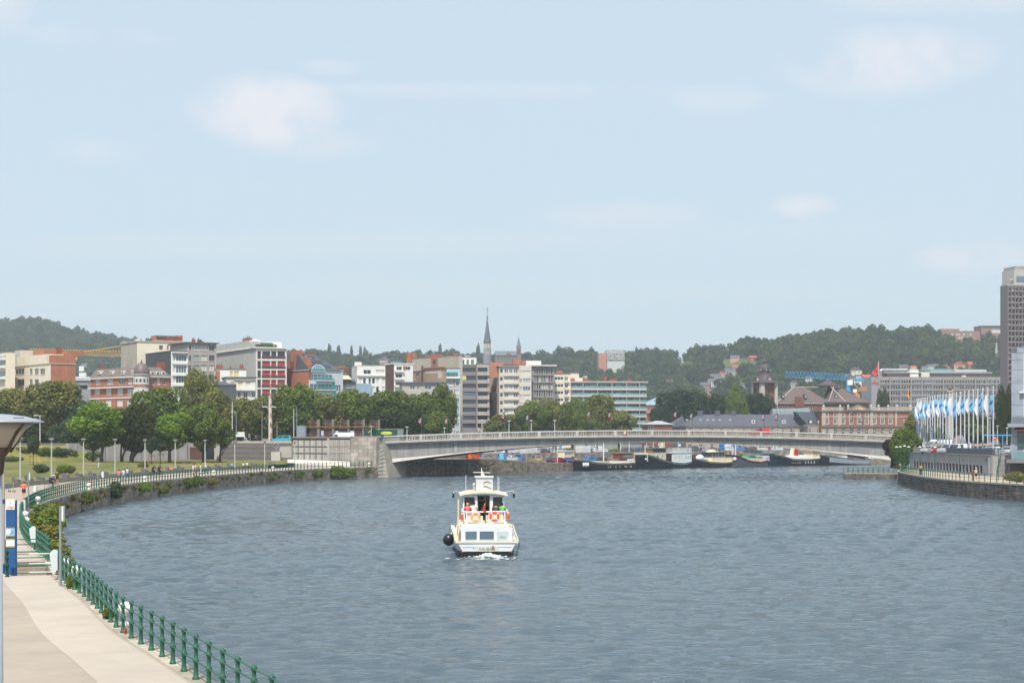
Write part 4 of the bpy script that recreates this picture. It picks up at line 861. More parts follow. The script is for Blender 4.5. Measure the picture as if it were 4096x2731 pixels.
for rr_ in range(3):
    for cc_ in range(5 - rr_ % 2):
        t0 = .12 + rr_ * .3; y = -.5 + 7.5 * t0; z = zr0 + (zr1 - zr0) * t0; x = 1.2 + cc_ * 2.4 + rr_ * .8
        if x + 2 > b.w - 2 - t0 * 6: continue
        e = Vector((0,7.5,zr1 - zr0)).normalized() * 1.9; o = nn * .12; P0 = Vector((x,y,z)) + o; m = MB(); q = [P0,P0 + Vector((2.1,0,0)),P0 + Vector((2.1,0,0)) + e,P0 + e]; m.hexa([p - nn * .08 for p in q],q); b.part('solar_panel',GLASS((40,48,66),.1),m)
for x0,x1,t_ in ((1147,1176,1446),(1160,1199,1402),(1196,1236,1430)): 
    y0,y1 = b.vy(x1) if x1 < 1235 else 0.0,b.vy(x0); b.box('gable_step',BRICK,.02,1.0,y0,y1,b.h - 3,b.zl(t_,(y0 + y1) / 2))
b.chimney(1263,2.6,2.8,7.2,BRICK,zr1 - 2.6,b.ux(1283)); b.chimney(1210,1.3,1.0,6.5,BRICK,zr1,.8)
b = Bld('mansard_house','narrow house with steep grey mansard and cream awnings',1336,560,30,None,1425,1528,ZB,12)
b.wins('R',[(1384,1418)],[(1535,1552),(1560,1580)],panes=(G_PALE,),nx=4); b.done(M((112,110,112),.8,.1),None,SLATE); m = MB(); m.hexa([(-1,-.3,b.h),(b.w,-.3,b.h),(b.w,10,b.h),(-1,10,b.h)],[(-1,4,b.z(1474)),(b.ux(1382),4,b.z(1474)),(b.ux(1382),9,b.z(1474)),(-1,9,b.z(1474))]); rf = b.part('slate_roof',SLATE,m)
for x0,x1 in ((1362,1382),(1384,1402)): x0,x1 = b.ux(x0),b.ux(x1); m = MB(); m.hexa([(x0,-1.0,b.h + .9),(x1,-1.0,b.h + .9),(x1,1.6,b.h + 2.2),(x0,1.6,b.h + 2.2)],[(x0,-1.0,b.h + 1.0),(x1,-1.0,b.h + 1.0),(x1,1.6,b.h + 2.3),(x0,1.6,b.h + 2.3)]); m.build('awning',M((214,200,168),.8),rf)
b = Bld('brick_house','low brick roof block with two chimney stacks behind the mansard house',1330,600,20,None,1398,1472,ZB,10); b.done(BRICKD); b.box('brick_stack',BRICK,b.w - 4,b.w - 1,1,4,b.h,b.z(1462)); b.box('metal_flue',DFRAME,b.w - .8,b.w + .6,1,3,b.h - 4,b.z(1460))
b = Bld('white_flats','white modern flats with shuttered windows behind the boulevard trees',1428,560,12,None,1541,1464,ZB,14)
WB = M((222,218,212),.8,.05); b.wins('R',[(1454,1484),(1504,1538)],[(1479,1496)],panes=(SH,G_DARK),frame=WB); b.wins('R',[(1436,1448),(1452,1464),(1474,1484),(1488,1500),(1504,1516),(1528,1540)],[(1512,1534),(1546,1566),(1582,1604)],panes=(SH,G_DARK,SH),nx=1); b.done(WB,WB,M((176,176,176),.8),.3)
b.band('R',WB,1428,1541,1498,1504,.5,'balcony_slab'); b.box('white_stack',WHITE,-.5,1.6,1,4,b.h,b.z(1447)); b.box('blue_glass_bay',M((140,164,180),.3,.1),-.4,b.ux(1484),-1.2,-.05,b.z(1600),b.z(1534))
b = Bld('balcony_flats','flats with brown metal side and white open balconies',1576,575,24,1541,1652,1456,ZB)
BRN = M((104,74,68),.6,.12,.5,0,0,6,.3,.2); b.wins('R',[(1586,1608),(1622,1642)],[(1466,1480)],panes=(G_DARK,),dep=.5); b.wins('R',[(1582,1608)],[(1494,1510),(1526,1542)],panes=(G_DARK,G_BLUE),dep=.5); b.done(WHITE,BRN,WHITE,.3,.2)
for t_ in (1484,1514,1544): b.band('R',WHITE,1577,1614,t_ - 4,t_ + 4,.8)
b.box('tiled_panel',BRICK,b.ux(1612),b.ux(1621),-.06,.02,b.z(1483),b.z(1463)); b.box('glass_roof_house',G_BLUE,1,b.ux(1614),1.5,6,b.h + .3,b.z(1442)); b.chimney(1642,.9,5.0,2,BRICK,b.h - 1)
# --- rendered gable group
TANR = M((164,142,124),.9,.12,.35,0,0,6,.2,.12); b = Bld('rendered_gable_house','brown rendered blank gable with patched plaster and low flats below',1768,570,30,1612,1785,1480,ZB)
b.done(TANR,TANR,M((120,100,92),.8),.3,.1)
for x0,x1,t_,o_ in ((1630,1690,1480,1486),(1700,1765,1480,1490),(1625,1665,1516,1520),(1752,1767,1490,1512)): y0,y1 = b.vy(x1),b.vy(x0); b.box('plaster_patch',M((196,186,174),.9,.1),-.03,.01,y0,y1,b.zl(o_,y0),b.zl(t_,y0))
y = b.vy(1691); b.box('drain_pipe',M((90,72,64),.7),-.35,-.02,y - .35,y + .35,b.zl(1532,y),b.zl(1462,y)); b.box('roof_stacks',M((120,84,72),.9,.2),.3,2.5,b.vy(1755),b.vy(1690),b.h,b.z(1466)); y = b.vy(1671); b.box('small_window',G_BLUE,-.04,0,y - 1,y + 1,b.zl(1500,y),b.zl(1492,y))
b = Bld('low_flats','low grey flats with a dark flat roof below the brown gable',1610,520,8,None,1770,1534,ZB,12)
b.wins('R',[(1668,1678),(1698,1726),(1640,1660)],[(1542,1558),(1577,1600)],panes=(G_DARK,G_BLUE)); b.done(M((176,170,160),.85,.08),None,M((92,92,98),.8),.5,.5); b.box('dark_end',M((86,88,94),.8),b.ux(1748),b.w + .02,-.1,4,0,b.h)
b = Bld('slate_gable_block','tall diamond slate rear wall with brick chimney shafts behind the brown gable',1836,600,34,1648,1850,1424,ZB)
b.done(M((188,178,166),.9),DIAMT); y = b.vy(1738); b.box('brick_shaft',BRICK,-.1,2,y - 2.2,y + 2.2,b.zl(1465,y),b.zl(1418,y)); b.box('shaft_window',DFRAME,-.14,-.1,y - .9,y + .9,b.zl(1455,y),b.zl(1440,y)); y = b.vy(1643); b.box('brick_shaft',BRICK,0,2,y - .8,y + .8,b.zl(1450,y),b.zl(1412,y)); b.chimney(0,2.5,.8,b.vy(1790),None,b.h,1.5)
b.box('low_brick_stack',BRICK,2,4,b.vy(1700),b.vy(1680),b.h,b.h + 1.2)
# pale blue flats and grey banded flats
PB = M((176,190,194),.85,.06); b = Bld('pale_blue_flats','pale blue flats with orange panels and white windows',1766,575,8,None,1841,1476,ZB,15)
b.wins('R',[(1774,1788),(1796,1812),(1824,1836)],rows(1526,33,17,7),panes=(G_DARK,CURT,G_BLUE),sill=WHITE); b.wins('R',[(1770,1832)],[(1487,1508)],panes=(G_TEAL,),nx=6); b.done(PB)
for i in range(7): b.box('orange_panel',M((176,124,92),.8),b.ux(1815),b.ux(1820),-.04,.01,b.z(1522 + 33 * i + 24),b.z(1522 + 33 * i))
b.band('R',WHITE,1768,1840,1506,1514,1.0); b.band('R',M((90,180,180),.7),1770,1830,1486,1492,.8,'turquoise_awning')
for i in range(6): b.band('R',WHITE,1770,1790,1540 + 33 * i,1548 + 33 * i,.8)
b = Bld('white_roof_terrace','white penthouse terraces above the pale blue and grey flats',1796,640,6,None,1906,1430,ZB,12); b.wins('R',[(1804,1832),(1845,1858),(1866,1876),(1884,1896)],[(1438,1458)],panes=(G_DARK,CURT)); b.done(WHITE); b.box('brick_stack',BRICK,b.ux(1814),b.ux(1835),2,4,b.h,b.z(1412)); b.box('brick_stack',BRICK,b.ux(1838),b.ux(1848),2,4,b.h,b.z(1415)); b.box('white_cabin',WHITE,b.ux(1860),b.ux(1880),.5,4,b.h,b.z(1422))
GB = M((134,126,128),.8,.08,.5); GB2 = M((176,164,158),.85,.1,.5,0,0,6,.2,.2)
b = Bld('grey_banded_flats','dark grey banded flats with long window strips behind the bridge',1841,640,4,None,1907,1462,ZC,16)
b.wins('R',[(1843,1904)],rows(1470,31.8,17,8),panes=(G_BLUE,G_DARK,G_DARK),nx=7,frame=DFRAME,fw=.07,dep=.3); b.done(GB,GB,None,.4,.15); b.box('yellow_blind',YB,b.ux(1843),b.ux(1865),-.03,.02,b.z(1519),b.z(1503))
b = Bld('grey_banded_flats','lighter weathered banded flats beside the dark grey banded ones',1908,638,10,None,1958,1458,ZC,16)
b.wins('R',[(1910,1950)],rows(1470,31.8,17,8),panes=(G_DARK,),nx=4,frame=DFRAME,dep=.5); b.done(GB2)
for i in range(8): b.band('R',GB2,1909,1957,1489 + 31.8 * i,1502 + 31.8 * i,.7)
b = Bld('slate_gable_wall','tan diamond slate party wall between banded and white flats',1996,650,30,1950,2010,1462,ZC); b.done(M((190,178,164),.85),DIAMT); y = b.vy(1972); b.box('brick_patch',BRICK,-.3,.1,y - 1.5,y + 1.5,b.zl(1565,y),b.zl(1545,y)); b.box('dark_annex',M((60,54,52),.8,.15),-2.5,.0,.5,b.vy(1958),0,b.zl(1572,y)); b.box('wooden_shutter',M((176,136,84),.8),-2.53,-2.5,4,7,b.zl(1610,y),b.zl(1577,y))
b = Bld('white_flats','white balcony flats with glazed bays behind the bridge trees',1997,645,10,None,2077,1466,ZC,16)
CB = M((206,196,182),.85,.07); b.wins('R',[(2000,2012)],rows(1475,32,16,7),panes=(G_DARK,),nx=1); b.wins('R',[(2017,2034),(2036,2051),(2054,2072)],rows(1475,32,18,7),panes=(G_PALE,CURT,G_BLUE),frame=WHITE,fw=.12); b.done(CB,CB,M((150,140,132),.8),.4,.5)
for i in range(7): b.band('R',CB,2014,2075,1495 + 32 * i,1504 + 32 * i,.6,'bay_panel')
b.box('roof_house',SLATE,2,10,2,6,b.h,b.z(1455)); b.box('brick_stack',BRICK,b.w - 2,b.w + 1,2,4,b.h,b.z(1436)); b.box('brick_stack',BRICK,b.w + 1.2,b.w + 3,2.4,4,b.h - 2,b.z(1440)); b.box('brick_stack',M((176,124,100),.9),-3,2,3,5,b.h - 4,b.z(1448))
b = Bld('beige_flats','beige bay-fronted flats left of the concrete framed block',2077,645,10,None,2126,1470,ZC,16); b.wins('R',[(2078,2088),(2091,2122)],rows(1482,32,16,6),panes=(G_BLUE,G_PALE,CURT),nx=3); b.done(CB,None,CB,.8)
b.box('white_roof_cabin',WHITE,3,9,4,9,b.h + .8,b.z(1440))
b = Bld('framed_office_block','concrete framed office block with many narrow windows and flat overhanging roof',2128,650,10,None,2214,1464,ZC,14)
CF = M((150,142,136),.85,.08); b.wins('R',cols(2137,9.6,7,8),rows(1474,29.5,23,8),panes=(G_BLUE,G_DARK,CURT),nx=1,ny=2,frame=M((190,186,180),.8),dep=.4); b.done(CF,CF,M((198,194,188),.8),.5,1.1)
for i in range(8): b.band('R',CF,2129,2214,1498 + 29.5 * i,1501 + 29.5 * i,.3,'string_course')
b = Bld('cream_flats','narrow cream flats with triple windows left of the long terrace flats',2212,660,8,None,2282,1498,ZC,14)
b.wins('R',[(2218,2254)],rows(1507,28.5,13,6),panes=(G_DARK,),nx=3,fw=.14); b.wins('R',[(2258,2272)],rows(1507,28.5,16,6),panes=(G_BLUE,)); b.done(CREAM); 
for i in range(6): b.band('R',CREAM,2257,2276,1522 + 28.5 * i,1530 + 28.5 * i,.8)
b.box('brick_stack',M((170,110,92),.9,.15),b.ux(2232),b.ux(2256),3,6,b.h,b.z(1482)); b.box('brick_stack',M((186,132,110),.9),b.ux(2213),b.ux(2222),3,5,b.h,b.z(1484))
# long terrace flats
b = Bld('terrace_flats','long terrace flats with continuous white slabs and glass balconies',2282,700,8,None,2584,1530,ZC,18)
TW = M((150,150,148),.85,.1); SLAB = M((196,192,188),.8,.05)
for i in range(8):
    t_ = 1536 + i * 27.2; b.wins('R',[(2286 + j * 20 + (i % 3) * 4,2302 + j * 20 + (i % 3) * 4) for j in range(14)],[(t_,t_ + 17)],panes=(G_DARK,G_BLUE,G_PALE,G_DARK),nx=2,frame=M((176,178,178),.6),dep=.3,fw=.06)
b.done(TW,TW,M((178,166,158),.8),.6,.7)
for i in range(8):
    o_ = 1554 + i * 27.2; x1 = 2583 if i else 2583; b.band('R',SLAB,2283,x1,o_,o_ + 6,1.6,'balcony_slab'); b.band('R',GLASS((128,158,158),.15),2286,x1,o_ - 8.5,o_ - .2,1.55,'glass_balustrade',inn=-1.5)
    for sx in (2330,2388,2446,2504,2556): x = b.ux(sx); b.box('partition',SLAB,x - .08,x + .08,-1.5,-.02,b.zr(o_,x),b.zr(o_ - 20,x))
for sx,w_ in ((2432,.9),(2464,2.5),(2300,2.0),(2354,2.4),(2530,1.5)): b.chimney(sx,w_,1.6 if w_ > 1 else 2.6,6)
b.box('roof_house',CREAM,b.ux(2310),b.ux(2345),7,11,b.h,b.z(1508)); b.box('roof_house',M((176,172,166),.8),b.ux(2350),b.ux(2362),7,11,b.h,b.z(1500))
b = Bld('beige_block','small beige block seen above the cream flats',2280,800,8,None,2316,1494,ZC,10); b.done(CREAM)
b = Bld('brick_hall','brick hall with a pale blue hipped roof right of the terrace flats',2584,780,8,None,2665,1624,ZC,20)
b.wins('R',cols(2590,14,10,5),[(1628,1642)],panes=(G_DARK,)); b.done(BRICK); m = MB(); m.hexa([(-.5,-.5,b.h + .5),(b.w + .5,-.5,b.h + .5),(b.w + .5,20,b.h + .5),(-.5,20,b.h + .5)],[(6,8,b.z(1592)),(b.w - 1,8,b.z(1582)),(b.w - 1,12,b.z(1582)),(6,12,b.z(1592))]); b.part('hipped_roof',M((140,158,168),.6,.1),m); b.band('R',M((196,150,130),.8),2586,2650,1645,1652,2.0,'pink_slab')
b = Bld('brick_pavilion','low brick pavilion with a pale hipped roof behind the bridge',2590,640,5,None,2688,1699,ZC,12)
b.wins('R',[(2594,2616)],[(1702,1722)],panes=(G_DARK,),nx=3); b.done(BRICKD,None,M((150,150,150),.8),.2,.4); m = MB(); m.hexa([(-.6,-.6,b.h + .2),(b.w + .6,-.6,b.h + .2),(b.w + .6,12.5,b.h + .2),(-.6,12.5,b.h + .2)],[(4,5.5,b.z(1682)),(b.w - 3,5.5,b.z(1682)),(b.w - 3,6.5,b.z(1682)),(4,6.5,b.z(1682))]); b.part('hipped_roof',M((164,166,166),.7,.1),m)
# --- long stone barracks with slate roof
STN = M((166,152,138),.92,.16,.8,0,.2,4,.2,.12); b = Bld('stone_barracks','long stone building with dark slate roof and small dormers behind the bridge',2745,640,4,None,3232,1706,ZC,14)
wx = [2760,2803,2848,2886,2930,2978,3010,3043,3089,3133,3165,3205]; b.wins('R',[(x - 6,x + 6) for x in wx],[(1714,1730)],nx=2,ny=2,sill=WHITE); b.wins('R',[(x - 7,x + 7) for x in wx],[(1742,1764),(1776,1796)],nx=2,ny=2,sill=WHITE); b.done(STN,None,M((214,210,204),.8),.45,.3)
rz0,rz1 = b.h + .45,b.z(1656); m = MB(); m.hexa([(-.6,-.7,rz0),(b.w + .3,-.7,rz0),(b.w + .3,14.5,rz0),(-.6,14.5,rz0)],[(6,6.6,rz1),(b.w - 3.5,6.6,rz1),(b.w - 3.5,7.4,rz1),(6,7.4,rz1)]); SLD = M((84,86,94),.7,.12,.5,0,.2,8); rf = b.part('slate_roof',SLD,m)
for sx in (2813,2882,2946): x = b.ux(sx); m = MB(); m.box(x - .9,x + .9,5.5,7.5,rz1 - 1.2,rz1 + 1.4); m.build('chimney',SLATE,rf)
for sx in (2806,2836,2858,2884,2925,2730 + 22):
    x = b.ux(sx); t_ = .42; m = MB(); y = -.7 + 7.3 * t_; z = rz0 + (rz1 - rz0) * t_; m.box(x - .45,x + .45,y - .1,y + .8,z + .05,z + .6); m.build('skylight',M((170,174,178),.4),rf)
for sx in (3015,3137): x = b.ux(sx); m = MB(); y = 1.0; z = rz0 + (rz1 - rz0) * 1.7 / 7.3; m.box(x - .55,x + .55,y - .6,y + 1.2,z - .2,z + 1.0); o = m.build('dormer',WHITE,rf); g = MB(); g.quad((x - .3,y - .61,z),(x + .3,y - .61,z),(x + .3,y - .61,z + .8),(x - .3,y - .61,z + .8)); g.build('pane',G_DARK,o)
x = b.ux(3222); m = MB(); m.box(-.9,-.5,-.75,-.6,rz0,rz0 + .2)
b = Bld('barracks_wing','slate-roofed end wing left of the barracks hip',2690,660,40,2660,2745,1712,ZC); b.done(M((110,104,102),.9)); m = MB(); m.hexa([(-.5,-.5,b.h + .5),(b.w,-.5,b.h + .5),(b.w,b.d,b.h + .5),(-.5,b.d,b.h + .5)],[(b.w * .85,b.d * .5,b.z(1668)),(b.w,b.d * .5,b.z(1662)),(b.w,b.d * .6,b.z(1662)),(b.w * .85,b.d * .6,b.z(1668))]); b.part('slate_roof',SLD,m)
b = Bld('slate_link_building','taller dark slate roofed link between the barracks and pediment building',3232,636,4,None,3288,1702,ZC,16)
b.wins('R',[(3234,3246),(3268,3280)],[(1714,1732),(1748,1768)],nx=2,ny=2,sill=WHITE); b.done(STN,None,M((214,210,204),.8),.4,.2); DS = M((66,72,78),.7,.1); m = MB(); m.hexa([(-.3,-.4,b.h + .4),(b.w + .2,-.4,b.h + .4),(b.w + .2,16,b.h + .4),(-.3,16,b.h + .4)],[(-3.2,6,b.z(1646)),(b.w,6,b.z(1646)),(b.w,10,b.z(1646)),(-3.2,10,b.z(1646))]); rf = b.part('slate_roof',DS,m)
for sx in (3242,3275): x = b.ux(sx); z = b.z(1692); m = MB(); m.box(x - .6,x + .6,-.3,1.5,z - .3,z + 1.2); o = m.build('dormer',DS,rf); g = MB(); g.box(x - .45,x + .45,-.34,-.31,z,z + 1.0); g.build('pane',CURT,o)
b = Bld('slate_attic_block','grey slate attic block with a row of dormers behind the barracks',3090,680,4,None,3245,1662,ZC,14); b.done(M((120,130,132),.8)); m = MB(); m.hexa([(-.2,-.2,b.h),(b.w,-.2,b.h),(b.w,12,b.h),(-.2,12,b.h)],[(.5,2,b.z(1634)),(b.w - .3,2,b.z(1630)),(b.w - .3,11,b.z(1630)),(.5,11,b.z(1634))]); rf = b.part('slate_roof',M((118,128,132),.7),m)
for k in range(6): x = b.ux(3098 + k * 16); z = b.z(1652); m = MB(); m.box(x - .55,x + .55,.2,1.8,z - .3,z + .9); m.build('dormer',M((150,158,160),.7),rf)
# --- pedimented brick and stone building
b = Bld('pediment_building','brick and stone classical building with a sculpted pediment and roof balustrade',3286,632,3,None,3646,1646,ZC,16)
xs = [3308,3341,3373,3405,3436,3467,3498,3530,3562]; TR = M((186,172,156),.9,.12); b.wins('R',[(x - 6,x + 6) for x in xs] + [(3612,3619)],[(1674,1694)],nx=2,ny=2); b.wins('R',[(x - 5,x + 5) for x in xs],[(1653,1664)],nx=2); b.wins('R',[(x - 6,x + 6) for x in xs],[(1715,1736)],nx=2,ny=2); b.wins('R',[(x - 6,x + 6) for x in xs],[(1752,1780)],nx=2,ny=2)
BK2 = M((146,96,80),.9,.12,.5,0,0,6,.2,.1,'brick'); b.done(BK2,None,M((120,112,106),.9),.5,.5)
m = MB(); m.box(0,b.w,-.35,-.02,0,b.z(1742)); 
b.band('R',M((120,110,104),.9,.1),3286,3646,1701,1707,.6,'cornice'); b.band('R',TR,3286,3646,1665,1668,.15,'string_course')
ww = [w_ for w_ in b.holes['R']]
for k,x in enumerate(xs):
    for t_,o_,a_ in ((1671,1697,9),(1651,1666,8)):
        x0,x1 = b.ux(x - a_),b.ux(x + a_); xi0,xi1 = b.ux(x - a_ + 3),b.ux(x + a_ - 3); z0,z1 = b.zr(o_,x0),b.zr(t_,x0); m = MB(); m.box(x0,xi0,-.12,-.004,z0,z1); m.box(xi1,x1,-.12,-.004,z0,z1); m.box(xi0,xi1,-.12,-.004,z1 - .25,z1); m.box(xi0,xi1,-.12,-.004,z0,z0 + .25); b.part('stone_surround',TR,m)
m = MB(); x0,x1 = 0,b.w; hs = [h_ for h_ in b.holes['R'] if h_[3] < b.z(1707)]
zt = b.z(1708); xs_ = sorted({0.0,b.w} | {q for h_ in hs for q in h_[:2]})
for xa,xb in zip(xs_,xs_[1:]):
    hh = [h_ for h_ in hs if h_[0] <= (xa + xb) / 2 <= h_[1]]
    zs_ = sorted({0.0,zt} | {q for h_ in hh for q in h_[2:]})
    for za,zb_ in zip(zs_,zs_[1:]):
        if not any(h_[2] <= (za + zb_) / 2 <= h_[3] for h_ in hh): m.box(xa,xb,-.14,-.005,za,zb_)
b.part('stone_ground_storeys',STN,m)
for sx in (3290,3294,3298,3354,3358,3362,3482,3486,3490,3582,3586,3640): x = b.ux(sx); b.box('pilaster',TR,x - .14,x + .14,-.18,0,b.z(1702),b.z(1646))
m = MB(); xa,xb = b.ux(3378),b.ux(3488); xm = (xa + xb) / 2; zb0,zb1 = b.h + .5,b.zr(1617,xm); m.prism_y([(xa,zb0),(xb,zb0),(xm,zb1)],-.7,.4); pd = b.part('pediment',M((130,120,112),.9,.12),m)
m = MB(); m.prism_y([(xa + 2.2,zb0 + .15),(xb - 2.2,zb0 + .15),(xm,zb1 - .75)],-.76,-.6); m.build('pediment_relief',M((188,168,136),.9,.5,1.2,0,.8,3),pd)
m = MB(); zc_ = b.h + .5
for k in range(90):
    x = b.w * (k + .5) / 90
    if xa - .4 < x < xb + .4: continue
    m.box(x - .12,x + .12,-.35,-.12,zc_,zc_ + .85)
b.part('balusters',TR,m,kind='stuff')
for (p0,p1) in ((0,xa),(xb,b.w)): b.box('balustrade_rail',TR,p0,p1,-.42,-.05,zc_ + .85,zc_ + 1.1)
for sx in (3294,3360,3392,3484,3514,3552,3588,3640): x = b.ux(sx); b.box('balustrade_post',TR,x - .4,x + .4,-.48,0,zc_,zc_ + 1.2); m = MB(); m.ball((x,-.24,zc_ + 1.55),.42,n=8,m=5); b.part('ball_finial',M((200,200,200),.6),m)
for sx in (3355,3389,3420,3452,3515,3548): x = b.ux(sx); m = MB(); z = b.zr(1720,x); m.box(x - 1.0,x + 1.0,-.3,-.15,z - .1,z + .5); b.part('stone_niche',M((140,126,114),.9),m)
# --- church with bulbous spire
def churchroof(mb,x0,x1,y0,y1,z0,z1,k,ky=None,flare=.8):
    ky = ky or k; c = flare; zm = z0 + (z1 - z0) * .25
    for (a,b_) in (((x0 - c,x1 + c,y0 - c,y1 + c,z0),(x0 + k * .32,x1 - k * .32,y0 + ky * .32,y1 - ky * .32,zm)),((x0 + k * .32,x1 - k * .32,y0 + ky * .32,y1 - ky * .32,zm),(x0 + k,x1 - k,y0 + ky,y1 - ky,z1))):
        mb.hexa([(a[0],a[2],a[4]),(a[1],a[2],a[4]),(a[1],a[3],a[4]),(a[0],a[3],a[4])],[(b_[0],b_[2],b_[4]),(b_[1],b_[2],b_[4]),(b_[1],b_[3],b_[4]),(b_[0],b_[3],b_[4])])
CR = M((104,88,86),.85,.22,1.2,0,.3,6); TRM = M((184,176,166),.9,.1); LEAD = M((84,74,76),.6,.2)
b = Bld('church','red brick church with onion-topped bell tower and brown hipped roofs',3046,720,24,3006,3110,1530,ZC,cat='church',group='buildings of the city')
tw = b.w; b.d = tw * .98
b.wins('R',[(3064,3080)],[(1550,1582)],panes=(M((50,44,44),.8),),nx=1,ny=4,frame=TRM,dep=.5); b.wins('L',[(3016,3026)],[(1553,1578)],panes=(M((50,44,44),.8),),nx=1,ny=4,frame=TRM,dep=.5); b.done(BRICKD,None,M((110,104,100),.9),.6,.7)
for (x0,x1,y0,y1) in ((-.08,1.5,-.08,1.5),(tw - 1.4,tw + .08,-.08,1.4),(-.08,1.4,b.d - 1.4,b.d + .08)): b.box('stone_quoin',TRM,x0,x1,y0,y1,0,b.h)
m = MB(); c = tw / 2; z0 = b.h + .6; zs = [(1530,1.55),(1522,1.25),(1510,.95),(1500,.74),(1488,.66)]
pr = [(tw * .5 * k_ * 1.0,b.z(sy)) for sy,k_ in zs]
vs = []
def ring(r_,z,n=8): return [(c + r_ * math.cos(2 * math.pi * (k_ + .5) / n),c + r_ * math.sin(2 * math.pi * (k_ + .5) / n),z) for k_ in range(n)]
m.lathe([(tw * .5 * k_ * (1.02 if sy > 1525 else .86),b.z(sy)) for sy,k_ in zs],(c,c,0),8); sp = b.part('spire_skirt',LEAD,m)
m = MB(); f = tw * .36; m.lathe([(f * .72,b.z(1489)),(f * .78,b.z(1484)),(f * .84,b.z(1476)),(f * .8,b.z(1468)),(f * .62,b.z(1460)),(f * .35,b.z(1455)),(f * .16,b.z(1452)),(f * .22,b.z(1449)),(f * .34,b.z(1446)),(f * .34,b.z(1443)),(f * .18,b.z(1440)),(f * .11,b.z(1415)),(f * .04,b.z(1392))],(c,c,0),12); b.part('onion_spire',LEAD,m,smooth=True)
m = MB(); m.cyl((c,c,b.z(1395)),(c,c,b.z(1358)),.1,6); m.box(c - .9,c + .9,c - .06,c + .06,b.z(1378),b.z(1375)); m.ball((c,c,b.z(1390)),.4,n=8,m=5); b.part('cross',DFRAME,m)
for k_ in range(6): a = k_ * 1.047 + .3; m = MB(); m.ball((c + f * .85 * math.cos(a),c + f * .85 * math.sin(a),b.z(1478)),.32,n=6,m=4); b.part('round_vent',TRM,m)
for (dx_,dy_) in ((c,.3),(.3,c)): m = MB(); m.box(dx_ - .7,dx_ + .7,dy_ - .7,dy_ + .7,b.z(1524),b.z(1508)); o = b.part('spire_dormer',LEAD,m); m = MB(); m.box(dx_ - .72,dx_ + .4,dy_ - .74,dy_ - .72,b.z(1521),b.z(1511)); m.build('louvre',TRM,o)
def chpart(cx,Y,th,lx,rx,top): 
    q = Bld.__new__(Bld); Bld.__init__(q,'tmp','tmp tmp tmp tmp',cx,Y,th,lx,rx,top); bpy.data.objects.remove(q.root); q.root = bpy.data.objects.new('nave',None); return q
nb = Bld('church_nave','long church nave with brown tiled hipped roof and crossing lantern',3110,740,5,None,3475,1614,ZC,22,'church')
nb.wins('R',[(3120,3150),(3230,3250),(3290,3310)],[(1626,1650)],panes=(G_DARK,),nx=3); nb.done(BRICKD,None,TRM,.6,.6); x_ = nb.ux
m = MB(); churchroof(m,0,x_(3330),0,22,nb.h + .6,nb.z(1545),9.5,10); nb.part('nave_roof',CR,m)
m = MB(); churchroof(m,x_(3300),nb.w,-1.5,23,nb.h + .61,nb.z(1546),10,10.5); nb.part('transept_roof',CR,m)
m = MB(); churchroof(m,x_(3312),x_(3368),-2.5,14,nb.h + .62,nb.z(1542),3.8,7); nb.part('crossing_roof',CR,m)
m = MB(); xc = x_(3331); m.lathe([(4.3,nb.z(1542)),(4.3,nb.z(1537)),(4.6,nb.z(1537)),(3.0,nb.z(1530)),(1.6,nb.z(1524)),(1.0,nb.z(1518)),(.2,nb.z(1513))],(xc,8,0),8); nb.part('lantern',LEAD,m); m = MB(); m.lathe([(4.4,nb.z(1539)),(4.4,nb.z(1536))],(xc,8,0),8); nb.part('lantern_cornice',TRM,m)
def hipline(q,p0,p1,r=.16): m = MB(); m.tube([p0,p1],r,5); q.part('lead_ridge',TRM,m)
zt = nb.z(1545); k_ = 9.5
hipline(nb,(-.7,-.7,nb.h + .7),(3.1,3.2,nb.h + .6 + (zt - nb.h) * .25)); hipline(nb,(3.1,3.2,nb.h + .7 + (zt - nb.h) * .25),(9.5,10,zt)); hipline(nb,(9.5,10,zt),(x_(3320),10,zt)); hipline(nb,(x_(3312) - .6,-3.2,nb.h + .8),(x_(3312) + 3.8,4.5,nb.z(1542))); hipline(nb,(x_(3368) + .6,-3.2,nb.h + .8),(x_(3368) - 3.8,4.5,nb.z(1542))); hipline(nb,(x_(3330),9,nb.z(1546)),(nb.w - 10,9,nb.z(1546)))
for sx in (3136,3226,3344):
    x = x_(sx); z = nb.z(1588); m = MB(); m.box(x - .6,x + .6,1.4 if sx != 3344 else -.5,4,z - .4,z + 1.3); o = nb.part('roof_dormer',LEAD,m); m = MB(); y = 1.38 if sx != 3344 else -.52; m.box(x - .4,x + .4,y - .03,y,z - .1,z + .8); m.build('louvre',G_PALE,o)
nb.chimney(0,3.6,4.0,-1.8,BRICKD,nb.z(1628),x_(3193))
# --- concrete office block with grid
b = Bld('concrete_office_block','huge grey concrete office block with a dense window grid behind the flags',3516,1040,3,None,4012,1512,ZC,30)
CG = M((150,142,136),.85,.08); b.w = b.ux(4030); bx0,bw = 0.0,b.w
for r_ in range(9):
    t_ = 1520 + r_ * 23.6
    for g_ in range(12):
        a = 3518 + g_ * 42.6
        for j in range(4): b.wins('R',[(a + 3 + j * 9.8,a + 10.5 + j * 9.8)],[(t_,t_ + 13)],panes=(G_BLUE,G_DARK,G_DARK),nx=1,frame=M((176,170,166),.8),dep=.45,fw=.1)
b.done(CG,M((140,140,142),.8,.06),CG,.8)
for g_ in range(13): x = min(b.ux(3517 + g_ * 42.6),b.w - .3); b.box('concrete_mullion',CG,x - .25,x + .25,-.7,-.02,0,b.h + .6)
for r_ in range(9): b.band('R',CG,3517,4012,1534 + r_ * 23.6,1538 + r_ * 23.6,.45,'concrete_beam')
